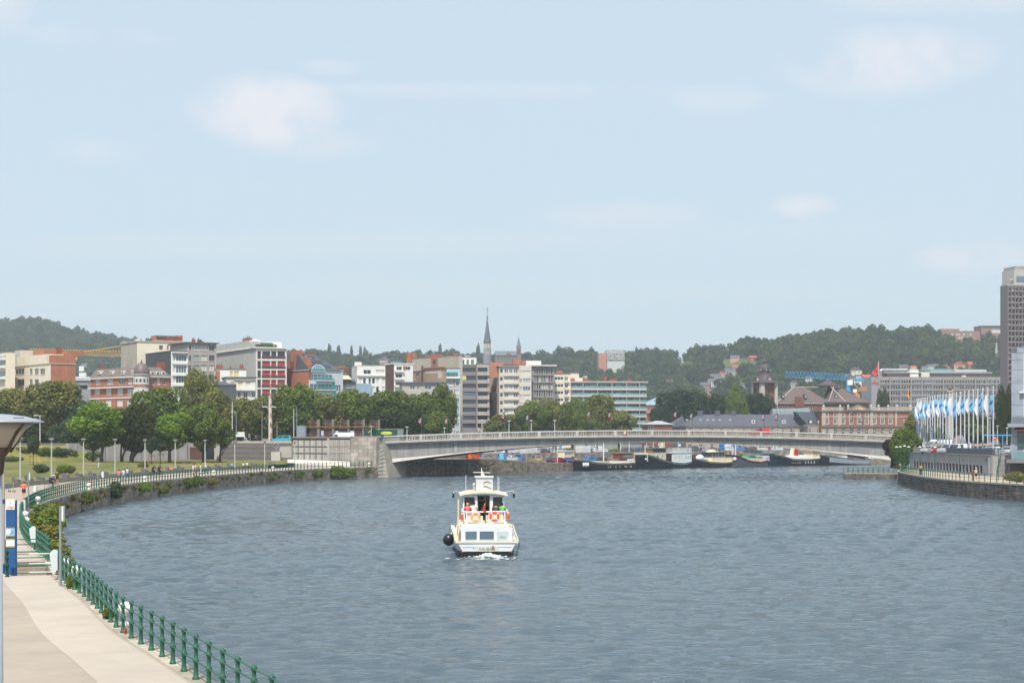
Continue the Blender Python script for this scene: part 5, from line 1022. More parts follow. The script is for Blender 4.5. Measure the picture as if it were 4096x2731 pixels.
b.box('side_slab',M((142,140,142),.85,.05),-4.4,-.02,.5,24,0,b.z(1506)); b.box('roof_storey',M((128,118,112),.8,.2),6,b.ux(3975),4,24,b.h + .8,b.z(1490)); b.box('roof_canopy',M((190,194,196),.6),4,b.ux(3974),2.5,26,b.z(1490),b.z(1487)); b.box('plant_room',M((118,150,150),.7),b.ux(3737),b.ux(3830),8,20,b.z(1487),b.z(1473)); b.box('white_plant_box',WHITE,b.ux(3646),b.ux(3680),3,9,b.h + .8,b.z(1478)); b.box('white_plant_box',M((206,202,190),.8),b.ux(3690),b.ux(3722),2,8,b.h + .8,b.z(1490)); b.box('white_plant_box',M((206,202,190),.8),b.ux(3852),b.ux(3866),1,4,b.h + .8,b.z(1500))
m = MB()
for k_ in range(3): m.tube([(b.ux(3535),6 + k_ * 1.4,b.h),(b.ux(3533),6 + k_ * 1.4,b.z(1480)),(b.ux(3538),6 + k_ * 1.4,b.z(1477)),(b.ux(3640),6 + k_ * 1.4,b.z(1477))],.7,8)
b.part('ventilation_duct',M((170,172,172),.4,.1,1,.6),m)
m = MB()
for k_ in range(2): m.tube([(b.ux(3828),5 + k_ * 2,b.z(1482)),(b.ux(3955),5 + k_ * 2,b.z(1482))],.9,8)
b.part('roof_pipes',M((176,178,178),.4,.1,1,.6),m,kind='stuff')
m = MB(); m.tube([(b.ux(3516),.8,b.h),(b.ux(3516),.8,b.z(1443))],.14,6); fp = b.part('flagpole',WHITE,m); 
def flag_mesh(w,h,droop,seed,nx=8,nz=12):
    """a flag hanging from its top corner: cloth bunched towards the pole, drifting left"""
    r = random.Random(seed); ph = r.uniform(0,6); vs = []; fs = []
    for j in range(nz + 1):
        v = j / nz
        for i in range(nx + 1):
            u = i / nx; x = -u * w * (0.32 + 0.5 * math.sin(math.pi * min(1,v * 1.1 + .12))) * (1 - droop * .35); z = -v * h - u * droop * w * (1.1 - .3 * v)
            y = 0.16 * w * math.sin(u * 7 + ph + v * 2.2) * (.25 + u); vs.append((x + .05 * w * math.sin(5 * v + ph) * u,y,z))
    for j in range(nz):
        for i in range(nx): a = j * (nx + 1) + i; fs.append((a,a + 1,a + nx + 2,a + nx + 1))
    mb = MB(); mb.add(vs,fs); return mb
b2 = P(3514,1444,1040.8); mb = flag_mesh(6.0,5.5,.8,3); tag(mb.build('red_flag',M((206,52,44),.8,.1),None,(b2.x,1040.8,b2.z - .2),smooth=True),'red flag flying above the concrete office block','flag')
mesh_text('roof_sign','éthias',1.7,M((214,76,50),.7,0),b.root,(-2.2,.3,b.z(1531)),extrude=.15)
m = MB(); m.prism_y([(-2.9,b.z(1526)),(-1.7,b.z(1526)),(-2.3,b.z(1512))],.25,.4); b.part('sign_logo',M((214,76,50),.7,0),m)
b.box('orange_hoarding',M((196,128,90),.8),-13,-8.5,12,13,0,b.z(1574))
# --- brown tower at the right edge
b = Bld('residential_tower','tall brown-grey residential tower rising at the right edge of the photo',4028,900,10,4001,4240,1142,ZC)
TB = M((118,104,102),.85,.1); LBAND = M((106,96,96),.8,.06)
for r_ in range(27):
    t_ = 1152 + r_ * 22.6
    for j in range(8): b.wins('R',[(4031 + j * 14.2,4042 + j * 14.2)],[(t_,t_ + 11)],panes=(G_DARK,G_BLUE,CURT,G_DARK),nx=1,frame=TB,dep=.5)
b.done(TB,LBAND,M((164,158,154),.8),.6)
for r_ in range(27): t_ = 1163.5 + r_ * 22.6; b.band('R',M((150,138,134),.8),4030,4140,t_,t_ + 4,.8,'balcony')
for j in range(8): x = b.ux(4029.5 + j * 14.2); b.box('vertical_fin',TB,x - .22,x + .22,-1.0,-.02,0,b.h)
b.box('roof_house',M((176,170,162),.85),b.ux(4064),b.ux(4130),2,16,b.h,b.zr(1075,8)); b.box('roof_house_top',M((150,144,140),.85),b.ux(4068),b.ux(4130),2.5,15,b.zr(1075,8),b.zr(1063,8)); b.box('roof_walkway',M((176,170,162),.85),b.ux(4050),b.ux(4064),3,5,b.zr(1120,5),b.zr(1113,5)); b.box('roof_gallery',G_BLUE,b.ux(4072),b.ux(4130),1.9,2.0,b.zr(1128,8),b.zr(1104,8))
# --- slim spire church tower and hill church
def spire(name,label,sx,Y,zg,prof,mat,extra=None,n=8):
    t = thing(name,label,'church',(X(sx,Y),Y,zg),0,'church spires on the skyline')
    for nm,mt,pts in prof: m = MB(); m.lathe([(px_ / F * Y,Zp(sy,Y) - zg) for px_,sy in pts],(0,0,0),n); m.build(nm,mt,t)
    return t
sp = spire('church_tower','slim slate church spire with arcaded belfry above the city roofs',1949,900,ZC,[('tower_shaft',M((130,134,138),.8,.12),[(17,1560),(17,1416)]),('belfry',M((150,146,142),.85,.3,.8),[(16,1416),(15,1408),(15,1392),(13,1386),(13,1370),(15,1369)]),('spire',M((100,106,116),.7,.1),[(16,1370),(13,1358),(8,1325),(4,1290),(1.2,1268)])],None)
m = MB(); zb_ = ZC; m.cyl((0,0,Zp(1270,900) - zb_),(0,0,Zp(1226,900) - zb_),.12,6); m.box(-.7,.7,-.05,.05,Zp(1240,900) - zb_,Zp(1238.5,900) - zb_); m.ball((0,0,Zp(1268,900) - zb_),.45,n=8,m=5); m.build('cross',SLATE,sp)
for k_ in range(8): a = math.pi / 8 + k_ * math.pi / 4; r_ = 14.6 / F * 900; m = MB(); q = MB(); q.box(-.38,.38,-.1,.12,Zp(1390,900) - ZC,Zp(1374,900) - ZC); q.xform(Matrix.Rotation(a + math.pi / 2,4,'Z') @ Matrix.Translation((0,-12.3 / F * 900,0))); q.build('belfry_louvre',M((196,182,158),.9),sp)
for k_ in range(4): a = k_ * math.pi / 2 + .78; m = MB(); m.lathe([(.55,Zp(1370,900) - ZC),(.05,Zp(1356,900) - ZC)],(1.8 * math.cos(a),1.8 * math.sin(a),0),4); m.build('pinnacle',SLATE,sp)
Yh = 1500; zg = 60; hc = Bld('hill_church','grey hilltop church with slate nave and a pointed spire',1982,Yh,4,None,2066,1422,40,14,'church','church spires on the skyline')
hc.wins('R',cols(1990,12,6,6),[(1426,1440)],panes=(G_DARK,),nx=1); hc.done(M((120,108,104),.9)); m = MB(); m.prism_x([(-.5,hc.h),(14.5,hc.h),(7,hc.z(1402))],0,hc.w); hc.part('slate_roof',M((104,108,118),.8),m); m = MB(); x = hc.ux(2034); m.prism_y([(x - 3,hc.h),(x + 3,hc.h),(x,hc.z(1403))],-.5,7); hc.part('gabled_dormer',M((126,108,100),.9),m)
x = hc.ux(2075); k_ = Yh / F; m = MB(); m.box(x - 8.5 * k_,x + 8.5 * k_,-1,-1 + 17 * k_,0,hc.z(1388)); hc.part('tower',M((132,112,106),.9,.12),m); m = MB(); cy = -1 + 8.5 * k_; m.lathe([(11 * k_,hc.z(1388)),(6 * k_,hc.z(1375)),(.3 * k_,hc.z(1345))],(x,cy,0),8); m.cyl((x,cy,hc.z(1346)),(x,cy,hc.z(1336)),.12,5); hc.part('spire',M((104,110,124),.8),m)
for dx_ in (-4.5,0,4.5): hc.box('belfry_opening',M((70,64,66),.9),x + (dx_ - 1.2) * k_,x + (dx_ + 1.2) * k_,-1.06,-1.0,hc.z(1416),hc.z(1396))
# --- things on the hills
hb = Bld('hospital','long brown brick hospital on the crest of the right hill',3768,1690,2,None,3920,1326,60,20,group='buildings on the hills')
HBK = M((150,112,98),.9,.1); hb.wins('R',cols(3780,9,6.5,13),[(1334,1341),(1347,1354)],panes=(CURT,G_BLUE),nx=1); hb.done(HBK,None,M((128,104,94),.9)); hb.box('raised_wing',HBK,0,hb.ux(3841),3,16,hb.h,hb.z(1314)); hb.box('main_wing',HBK,hb.w + .02,hb.ux(4030),-4,20,0,hb.z(1305)); hb.box('flat_roof',M((112,88,80),.9),hb.w - 1,hb.ux(4035),-5,21,hb.z(1305),hb.z(1303)); hb.box('window_strip',CURT,hb.ux(3962),hb.ux(3998),-4.1,-3.9,hb.z(1332),hb.z(1320)); hb.box('window_strip',G_BLUE,hb.ux(3930),hb.ux(3998),-4.1,-3.9,hb.z(1315),hb.z(1310))
hf = Bld('hilltop_flats','pale balcony flats standing on the wooded ridge',2429,1650,6,None,2498,1402,60,16,group='buildings on the hills')
hf.wins('R',cols(2431,8.4,6.4,8),rows(1406,8,5.5,4),panes=(G_BLUE,CURT,G_DARK),nx=1); hf.done(M((196,194,192),.8,.06)); hf.box('red_side_house',M((184,124,108),.9),hf.ux(2396),-.5,1,10,0,hf.z(1412)); hf.box('roof_house',M((170,170,170),.8),6,14,4,9,hf.h,hf.z(1398))
for i in range(4): hf.band('R',WHITE,2429,2498,1411.5 + 8 * i,1413.5 + 8 * i,1.0)
HOUSES += [(2030,60,1500),(3885,112,1690)]
HR = random.Random(77); ROOFS = {'red tiled': M((176,96,74),.9,.15),'slate': M((92,96,106),.8,.1),'brown tiled': M((132,96,86),.9,.15)}; WALLS = {'white': WHITE,'brick': M((152,98,84),.9,.1),'cream': CREAM,'pink': M((206,150,126),.9,.06),'grey': M((170,168,166),.85,.06)}
HL = [(1352,1432,20,'pink','red tiled'),(1378,1441,16,'pink','red tiled'),(1348,1451,14,'pink','red tiled'),(1500,1445,20,'white','red tiled'),(1530,1450,22,'grey','slate'),(1576,1446,14,'white','red tiled'),(1452,1462,18,'cream','red tiled'),(1540,1463,16,'brick','brown tiled'),(1620,1431,18,'pink','red tiled'),(1690,1432,12,'pink','red tiled'),
      (1420,1430,12,'white','slate'),(1885,1421,22,'grey','slate'),(1740,1436,14,'cream','slate'),(2515,1425,18,'grey','slate'),(2506,1438,12,'pink','red tiled'),(2868,1437,14,'white','red tiled'),(2940,1434,18,'pink','slate'),(3016,1432,16,'brick','red tiled'),(2902,1412,16,'cream','slate'),
      (2950,1478,22,'brick','brown tiled'),(2922,1490,20,'grey','slate'),(2885,1498,14,'pink','red tiled'),(2865,1514,22,'grey','slate'),(2850,1534,20,'cream','slate'),(2820,1548,20,'brick','slate'),(2792,1566,18,'brick','slate'),(2846,1568,16,'grey','slate'),(2870,1546,10,'white','slate'),(2830,1590,14,'white','red tiled'),(2690,1530,20,'brick','brown tiled'),(2655,1548,12,'brick','red tiled'),
      (3238,1518,14,'white','slate'),(3298,1500,8,'white','slate'),(3180,1536,18,'grey','slate'),(3420,1490,26,'cream','slate'),(3400,1514,20,'brick','slate'),(3440,1508,16,'white','slate'),(3470,1512,18,'brick','red tiled'),(3490,1496,16,'brick','brown tiled'),(3436,1530,20,'white','slate'),(3080,1380,22,'grey','slate'),
      (3584,1466,9,'white','slate'),(3616,1470,18,'brick','slate'),(3655,1474,12,'white','red tiled'),(3732,1468,20,'cream','slate'),(3786,1472,14,'pink','red tiled'),(3838,1466,22,'pink','red tiled'),(3890,1464,18,'brick','red tiled'),(3700,1476,12,'grey','slate'),(1010,1490,10,'white','red tiled'),(330,1466,16,'grey','slate'),(465,1462,12,'white','red tiled'),(2985,1545,16,'grey','slate')]
HL.sort()
for i,(sx,sy,hw,wl_,rf_) in enumerate(HL):
    Y = hill_at(sx,sy + hw * .75); zg = float(hill_z(sx,Y)) - 4; k = Y / F; w = 2 * hw * k; d = w * HR.uniform(.6,.9); h = w * HR.uniform(.42,.6) + 4; th = HR.uniform(-.35,.35)
    t = thing('hillside_house','%s house with %s roof, %s from the left among the hillside houses' % (wl_,rf_,ORD[i]),'house',(X(sx,Y),Y,zg),th,'houses on the hillside')
    m = MB(); m.box(-w / 2,w / 2,0,d,0,h); m.build('wall',WALLS[wl_],t); rh = w * HR.uniform(.22,.34); m = MB()
    if HR.random() < .6: m.prism_x([(-.3,h),(d + .3,h),(d / 2,h + rh)],-w / 2 - .25,w / 2 + .25)
    else: m.prism_y([(-w / 2 - .3,h),(w / 2 + .3,h),(0,h + rh)],-.25,d + .25)
    r_ = m.build('roof',ROOFS[rf_],t); m = MB(); m.box(w * .2,w * .2 + .7,d * .4,d * .4 + .7,h + rh * .5,h + rh + 1.0); m.build('chimney',WALLS['brick'],r_)
    for a in (-.3,0,.3):
        for z_ in (h - 1.8,h - 4.2):
            if h > 5 and w > 5: o = link('window',win_meshes(1.0,1.3,2,1,.1,WHITE,.0),t,(a * w - .5,-.06,z_ - .3)); link('pane',pane_mesh(1.0,1.3,.04,G_DARK),o)
    HOUSES.append((sx,hw,Y))
# slim cypresses and poplars on the skyline
for i,(sx,tp,bt_,hw) in enumerate([(1318,1376,1425,9),(1354,1380,1425,8),(1406,1382,1418,6),(1442,1382,1425,6),(1459,1387,1425,6),(1760,1374,1430,7),(1912,1376,1430,9),(2234,1382,1430,7),(2547,1387,1420,7),(1676,1397,1430,12)]):
    Y = float(ridge_y(sx)) - 30; tree('cypress','dark pointed skyline tree, %s from the left along the ridge' % ORD[i],sx,tp,bt_ + 14,hw,Y,float(hill_z(sx,Y)) - 1,'tall','beech',.4,'pointed trees on the ridge')
ob = P(3986,1422,1560); t = thing('obelisk','pale stone obelisk standing among the trees on the right hill','monument',(ob.x,1560,ob.z - 6)); m = MB(); k = 1560 / F; hh = 52 * k; m.lathe([(8 * k,0),(7.5 * k,6),(2.2 * k,6 + hh * .96),(.1,6 + hh)],(0,0,0),4); m.build('shaft',M((190,176,172),.9),t); m = MB(); m.box(-2.6,2.6,-2.6,2.6,-1,4); m.build('base',M((170,160,152),.9),t); HOUSES.append((3986,14,1560))
# cranes
def lattice(p0,p1,h,n,r=.09):
    m = MB(); p0,p1 = Vector(p0),Vector(p1); dz = Vector((0,0,h)); dy = Vector((0,h * .5,0))
    for o in (-dy,dy): m.tube([p0 + o,p1 + o],r * 1.4,4)
    m.tube([p0 + dz,p1 + dz],r * 1.6,4)
    for i in range(n):
        a,c = p0 + (p1 - p0) * (i / n),p0 + (p1 - p0) * ((i + 1) / n); mid = (a + c) / 2 + dz
        for o in (-dy,dy): m.tube([a + o,mid],r,4); m.tube([mid,c + o],r,4)
    return m
YC = M((206,158,70),.6,.05); t = thing('tower_crane','yellow tower crane jib reaching across behind the left flats','crane',(X(520,760),760,ZC),0,'construction cranes')
q = lambda sx,sy,Y=760: P(sx,sy,Y) - Vector((X(520,760),760,ZC)); lattice(q(118,1415),q(505,1426),2.2,34,.055).build('jib',YC,t); m = MB(); m.tube([q(300,1414),q(505,1380)],.16,4); m.tube([q(118,1412),q(300,1412)],.1,4); m.build('tie_bar',YC,t); m = MB(); m.box(-1,1,-1,1,0,q(520,1370).z); m.build('mast',YC,t); m = MB(); a = q(303,1428); m.box(a.x - .8,a.x + .8,a.y - .6,a.y + .6,a.z - 1.2,a.z); m.build('trolley',YC,t)
BC = M((60,150,200),.6,.05); t = thing('tower_crane','blue tower crane jib lying in front of the wooded hill by the church','crane',(X(3393,1000),1000,ZC),0,'construction cranes')
q = lambda sx,sy,Y=1000: P(sx,sy,Y) - Vector((X(3393,1000),1000,ZC)); lattice(q(3140,1509),q(3393,1519),3.2,18,.07).build('jib',BC,t); m = MB(); a,c_ = q(3410,1522),q(3455,1514); m.box(a.x,c_.x,-1,1,a.z,c_.z); m.build('counterweight',BC,t); m = MB(); m.box(-1,1,-1,1,0,q(3393,1520).z); m.build('mast',BC,t); m = MB(); a = q(3388,1519); m.box(a.x,a.x + 3,-1.5,1.5,a.z - 3,a.z); m.build('cab',WHITE,t)
OC = M((200,128,64),.6,.05); t = thing('crane_arm','short orange crane arm with a white counterweight behind the church','crane',(X(3424,980),980,ZC),0,'construction cranes')
q = lambda sx,sy,Y=980: P(sx,sy,Y) - Vector((X(3424,980),980,ZC)); lattice(q(3428,1566),q(3468,1560),1.8,6,.1).build('jib',OC,t); m = MB(); a,c_ = q(3412,1570),q(3426,1556); m.box(a.x,c_.x,-1,1,a.z,c_.z); m.build('counterweight',WHITE,t); m = MB(); m.box(-.8,.8,-.8,.8,0,a.z); m.build('mast',OC,t)
# ------------------------------------------------------------------ bridge, abutment, steps
LB = 119.8; THB = math.atan2(35,114.6); BA = Vector((X(1522,360),360,0))
br = thing('road_bridge','low concrete arch bridge with a white balustrade crossing the whole river','bridge',BA,THB)
bu = Vector((math.cos(THB),math.sin(THB))); bv = Vector((-math.sin(THB),math.cos(THB)))
def bt_(x): return (2 * x / LB - 1) ** 2
def ztop(x): return 8.40 + 1.30 * (1 - bt_(x))
def zbot(x): return 7.04 - 4.4 * bt_(x)
SK = .56      # skew: the abutments follow the river, not the road
def bx_at(sx,y=0.0):
    t = (sx - CXP) / F; o = BA.xy + bv * y + bu * SK * y; return (t * o.y - o.x) / (bu.x - t * bu.y)
def bpt(x,y,z): p = BA.xy + bu * (x + SK * y) + bv * y; return (p.x,p.y,z)
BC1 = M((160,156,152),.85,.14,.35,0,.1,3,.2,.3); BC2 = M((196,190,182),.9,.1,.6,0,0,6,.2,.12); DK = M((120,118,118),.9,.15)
NS = 60; xs = [LB * i / NS for i in range(NS + 1)]
def ribbon(fn0,fn1,y0,y1=None):
    m = MB(); y1 = y0 if y1 is None else y1; m.add([(x + SK * y0,y0,fn0(x)) for x in xs] + [(x + SK * y1,y1,fn1(x)) for x in xs],[(i,i + 1,NS + 2 + i,NS + 1 + i) for i in range(NS)]); return m
m = ribbon(zbot,lambda x: ztop(x) - 1.5,.7); m.add(*(lambda q: (q.v,q.f))(ribbon(zbot,zbot,.2,.7))); m.build('girder',BC1,br)
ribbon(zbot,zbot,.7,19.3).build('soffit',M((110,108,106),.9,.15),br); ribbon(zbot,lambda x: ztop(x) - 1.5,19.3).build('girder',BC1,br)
ribbon(zbot,lambda x: zbot(x) + .04 + 1.0 * bt_(x) ** 3,.2,.55).build('bottom_flange',BC2,br)
for k in range(1,7): x = LB * k / 7 + rnd.uniform(-1,1); MB().box(x - .35,x + .35,.62,.7,zbot(x) + .3,ztop(x) - 1.6).build('girder_rib',M((166,162,160),.85,.15),br)
MB().box(bx_at(3395),bx_at(3480),.64,.7,3.4,6.4).build('repair_patch',M((142,140,138),.9,.1),br); MB().box(bx_at(3418),bx_at(3466),.58,.64,2.9,4.2).build('repair_patch',M((120,118,118),.9,.1),br)
for i in range(30):
    a,c = LB * i / 30,LB * (i + 1) / 30 - .05; m = MB(); m.hexa([(a,-.1,ztop(a) - 1.5),(c,-.1,ztop(c) - 1.5),(c,.8,ztop(c) - 1.5),(a,.8,ztop(a) - 1.5)],[(a,-.1,ztop(a) - 1.12),(c,-.1,ztop(c) - 1.12),(c,.8,ztop(c) - 1.12),(a,.8,ztop(a) - 1.12)]); m.build('cornice_block',BC2,br)
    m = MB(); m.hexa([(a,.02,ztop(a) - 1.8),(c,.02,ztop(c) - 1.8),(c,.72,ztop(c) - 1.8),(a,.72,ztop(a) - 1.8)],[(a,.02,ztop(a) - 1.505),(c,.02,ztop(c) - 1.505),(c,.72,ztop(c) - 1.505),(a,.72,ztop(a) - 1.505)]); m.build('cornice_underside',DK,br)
ribbon(lambda x: ztop(x) - 1.11,lambda x: ztop(x) - 1.11,.3,19.7).build('road_deck',ROAD,br)
HR_ = M((214,210,204),.8,.08,.6)
for y0 in (.05,19.6):
    ms = MB(); n = 425 if y0 < 1 else 0
    for i in range(n):
        x = LB * (i + .5) / n; ms.box(x - .055,x + .055,y0 + .02,y0 + .2,ztop(x) - 1.1,ztop(x) - .2)
    if n: ms.build('balusters',M((168,158,146),.9,.15,.8),br,kind='stuff')
    for i in range(14):
        a,c = LB * i / 14,LB * (i + 1) / 14 - .02
        if y0 > 1: m = MB(); e_ = SK * y0; m.hexa([(a + e_,y0,ztop(a) - .16),(c + e_,y0,ztop(c) - .16),(c + e_,y0 + .2,ztop(c) - .16),(a + e_,y0 + .2,ztop(a) - .16)],[(a + e_,y0,ztop(a)),(c + e_,y0,ztop(c)),(c + e_,y0 + .2,ztop(c)),(a + e_,y0 + .2,ztop(a))]); m.build('far_handrail',HR_,br); m = MB()
        if y0 > 1:
            for k in range(16): x = a + (c - a) * k / 16; m.box(x + e_ - .07,x + e_ + .07,y0,y0 + .18,ztop(x) - 1.1,ztop(x) - .17)
            m.build('far_balusters',BC2,br,kind='stuff'); continue
        m = MB(); m.hexa([(a,y0 - .12,ztop(a) - .2),(c,y0 - .12,ztop(c) - .2),(c,y0 + .3,ztop(c) - .2),(a,y0 + .3,ztop(a) - .2)],[(a,y0 - .12,ztop(a)),(c,y0 - .12,ztop(c)),(c,y0 + .3,ztop(c)),(a,y0 + .3,ztop(a))]); m.build('handrail',HR_,br)
        x = a; MB().box(x - .3,x + .3,y0 - .14,y0 + .32,ztop(x) - 1.11,ztop(x) - .203).build('pedestal',BC2,br)
xs_ = bx_at(2498); sg = MB(); sg.box(xs_ - .38,xs_ + .38,-.2,-.15,ztop(xs_) - .98,ztop(xs_) - .2); RED = M((196,44,40),.6,.03); sgo = sg.build('no_waves_sign',RED,br); MB().box(xs_ - .27,xs_ + .27,-.215,-.2,ztop(xs_) - .87,ztop(xs_) - .31).build('sign_face',WHITE,sgo); m = MB(); zc_ = ztop(xs_) - .59; m.hexa([(xs_ - .26,-.22,zc_ + .2),(xs_ - .2,-.22,zc_ + .26),(xs_ - .2,-.216,zc_ + .26),(xs_ - .26,-.216,zc_ + .2)],[(xs_ + .2,-.22,zc_ - .26),(xs_ + .26,-.22,zc_ - .2),(xs_ + .26,-.216,zc_ - .2),(xs_ + .2,-.216,zc_ - .26)]); m.build('sign_slash',RED,sgo)
for xa_,xb_,yy0,mt_ in ((-.6,2,.75,DK),(LB + .5,LB + 14,-.2,BC2)): m = MB(); q = [(xa_ + SK * yy0,yy0),(xb_ + SK * yy0,yy0),(xb_ + SK * 19.2,19.2),(xa_ + SK * 19.2,19.2)]; m.hexa([(*c_,-.5) for c_ in q],[(*c_,6.75) for c_ in q]); m.build('abutment_core',mt_,br)
# banners on the bridge
BLK = M((34,30,36),.8,.1); BPINK = M((196,40,84),.8,.05); POLE = M((92,92,96),.6,.05)
def banner(label,sx,top,y):
    x = bx_at(sx,y); p = bpt(x,y,ztop(x) - 1.1); t = thing('banner_pole',label,'banner',p,THB,'sail banners on the bridge'); zt = Zp(top,p[1]) - p[2]
    m = MB(); m.tube([(0,0,0),(0,0,zt)],.05,6); m.build('pole',POLE,t); pts = [(0,zt),(-.25,zt - .25),(-.62,zt - .9),(-.68,zt - 1.6),(-.05,zt - 1.75),(0,zt - 1.0)]; m = MB(); m.prism_y(list(reversed(pts)),-.015,.015); fl = m.build('banner',BLK,t)
    m = MB(); m.box(-.62,-.08,-.03,-.018,zt - 1.58,zt - 1.42); m.build('banner_stripe',BPINK,fl); m = MB(); m.torus((-.36,-.024,zt - 1.12),.2,.05,'y',12,4); m.box(-.45,-.1,-.03,-.018,zt - .75,zt - .6); m.build('banner_emblem',WHITE,fl); MB().box(-.3,-.05,-.032,-.019,zt - .62,zt - .42).build('banner_accent',BPINK,fl)
for i,(sx,tp,y) in enumerate([(1686,1664,.5),(1790,1666,18.5),(2018,1646,.5),(2114,1652,18.5),(2360,1638,.5),(2443,1642,18.5),(2706,1640,18.5),(2770,1646,.5),(3057,1650,.5),(3110,1652,18.5),(3412,1652,.5),(3451,1662,18.5)]):
    banner('black sail banner with pink stripe, %s from the left along the bridge' % ORD[i],sx,tp,y)
WP = M((206,206,204),.6,.04)
def tlamp(label,sx,top,base_xyz,head=.8,group='white lamps on the bridge',r=.09):
    t = thing('street_lamp',label,'street lamp',base_xyz,0,group); zt = Zp(top,base_xyz[1]) - base_xyz[2]; m = MB(); m.tube([(0,0,0),(0,0,zt)],[r,r * .7],8); m.build('pole',WP,t); m = MB(); m.lathe([(.08,zt - .1),(head * .5,zt - .02),(head * .5,zt + .04),(.1,zt + .12)],(0,0,0),12); m.build('lamp_head',WP,t); return t
for i,(sx,tp) in enumerate([(1485,1706),(1628,1708),(1778,1712),(1928,1680),(2036,1684),(2125,1682),(2219,1682)]):
    x = bx_at(sx,18.8); tlamp('white disc lamp, %s from the left along the far side of the bridge' % ORD[i],sx,tp,bpt(x,18.8,ztop(x) - 1.1))
# --- left abutment
ab = thing('bridge_abutment','big pale stone block abutment at the left end of the bridge','abutment')
pa,pb = Vector((X(1402,362),362)),Vector((X(1506,357.5),357.5)); n_ = 20; pts = [pa + (pb - pa) * (i / n_) for i in range(n_ + 1)]; tgs = [(pb - pa).normalized()] * (n_ + 1)
ABM = M((172,164,154),.92,.18,.5,0,.15,4,.2,.25,'blocks'); stone_wall(ab,pts,tgs,-.5,8.1,.78,1.9,ABM,M((120,112,104),.9),-1,300,infr)
m = MB(); q0,q1 = Vector((X(1506,357.5),357.3)),Vector((X(1556,357),357)); t0,t1 = Vector((X(1503,358),357.6)),Vector((X(1523,358.6),358.6)); dv_ = Vector((3.2,9))
m.hexa([(*q0,-.5),(*q1,-.5),(*(q1 + dv_),-.5),(*(q0 + dv_),-.5)],[(*t0,8.1),(*t1,8.1),(*(t1 + dv_),8.1),(*(t0 + dv_),8.1)]); m.build('battered_pier',ABM,ab)
for k in range(1,10):
    z = k * .8 - .2; f_ = (z + .5) / 8.6; a_,c_ = q0 + (t0 - q0) * f_,q1 + (t1 - q1) * f_; m = MB(); e = Vector((0,-.012)); m.hexa([(*(a_ + e),z),(*(c_ + e),z),(*(c_ + Vector((.01,.1))),z),(*(a_ + Vector((0,.1))),z)],[(*(a_ + e),z + .03),(*(c_ + e),z + .03),(*(c_ + Vector((.01,.1))),z + .03),(*(a_ + Vector((0,.1))),z + .03)]); m.build('joint',M((96,90,84),.9),ab)
m = MB(); m.prism([(pa.x,pa.y + .3),(pb.x,pb.y + .3),(t1.x,t1.y),(t1.x + 1,t1.y + 12),(pa.x - 3,pa.y + 14)],-.4,8.0); m.build('fill',DK,ab)
m = MB(); m.prism([(pa.x - .1,pa.y - .15),(t1.x + .1,t1.y - .9),(t1.x + .6,t1.y + 2),(pa.x + .3,pa.y + 2)],8.1,8.42); m.build('cap',M((150,142,134),.9,.15),ab)
# --- panelled retaining wall
pwl = thing('panelled_wall','pale concrete panelled retaining wall between the steps and the bridge','wall')
pc,pd_ = Vector((X(1315,366),366)),Vector((X(1172,372),372)); PNL = M((186,180,172),.9,.12,.6,0,.1,4,.2,.2); BKM = M((104,100,96),.9,.1)
def pface(p,q): d = (q - p); L = d.length; return d.normalized(),L
d1,L1 = pface(pa,pc); m = MB(); w_ = Vector((d1.y,-d1.x)) * -1
def wallbox(m,p,d,a,b,out,inn,z0,z1):
    nrm = Vector((-d.y,d.x)) if (Vector((-d.y,d.x)).y < 0) else Vector((d.y,-d.x)); A,B = p + d * a,p + d * b; Ao,Bo,Ai,Bi = A + nrm * out,B + nrm * out,A - nrm * inn,B - nrm * inn; pts = [Bo,Ao,Ai,Bi]
    m.hexa([(*v,z0) for v in pts],[(*v,z1) for v in pts]); return m
wallbox(MB(),pa,d1,0,L1,0,1,1.8,8.0).build('backing_wall',BKM,pwl)
zz4 = [Zp(s_,364) for s_ in (1864,1838,1810,1783,1757)]
for r_ in range(4):
    for c_ in range(2):
        a0,a1 = L1 * c_ / 2 + .06,L1 * (c_ + 1) / 2 - .06; fr = wallbox(MB(),pa,d1,a0,a1,.05,0,zz4[r_] + .05,zz4[r_ + 1] - .05).build('wall_panel',M((150,144,138),.9,.15),pwl)
        for k in range(6): u = a0 + (a1 - a0) * (k + .5) / 6; wallbox(MB(),pa,d1,u - .13,u + .13,.16,-.05,zz4[r_] + .06,zz4[r_ + 1] - .12).build('panel_fin',PNL,fr)
        wallbox(MB(),pa,d1,a0 - .06,a1 + .06,.2,-.05,zz4[r_] - .05,zz4[r_] + .05).build('panel_frame',PNL,fr)
d2,L2 = pface(pc,pd_); wallbox(MB(),pc,d2,0,L2,0,1,1.8,8.0).build('backing_wall',BKM,pwl); wallbox(MB(),pc,d2,-.3,.25,.22,0,2.2,8.0).build('pilaster',PNL,pwl)
zz3 = [Zp(s_,369) for s_ in (1838,1812,1785,1757)]
for r_ in range(3):
    for c_ in range(6): a0,a1 = L2 * c_ / 6 + .3,L2 * (c_ + 1) / 6 - .06; o = wallbox(MB(),pc,d2,a0,a1,.12,0,zz3[r_] + .06,zz3[r_ + 1] - .22).build('wall_panel',PNL,pwl)
wallbox(MB(),pc,d2,0,L2,.5,0,2.2,zz3[0]).build('plinth',PNL,pwl)
for p_,d_,L_ in ((pa,d1,L1),(pc,d2,L2)): wallbox(MB(),p_,d_,0,L_,.25,.5,8.0,8.3).build('parapet_cap',M((140,134,128),.9,.15),pwl)
m = MB(); m.prism([(-47,373.2),(-38.6,367.2),(-33.6,363.2),(-30,366),(-36,384),(-36,400),(-47,400)],2.0,ZB); struct(m.build('upper_terrace',ROAD))
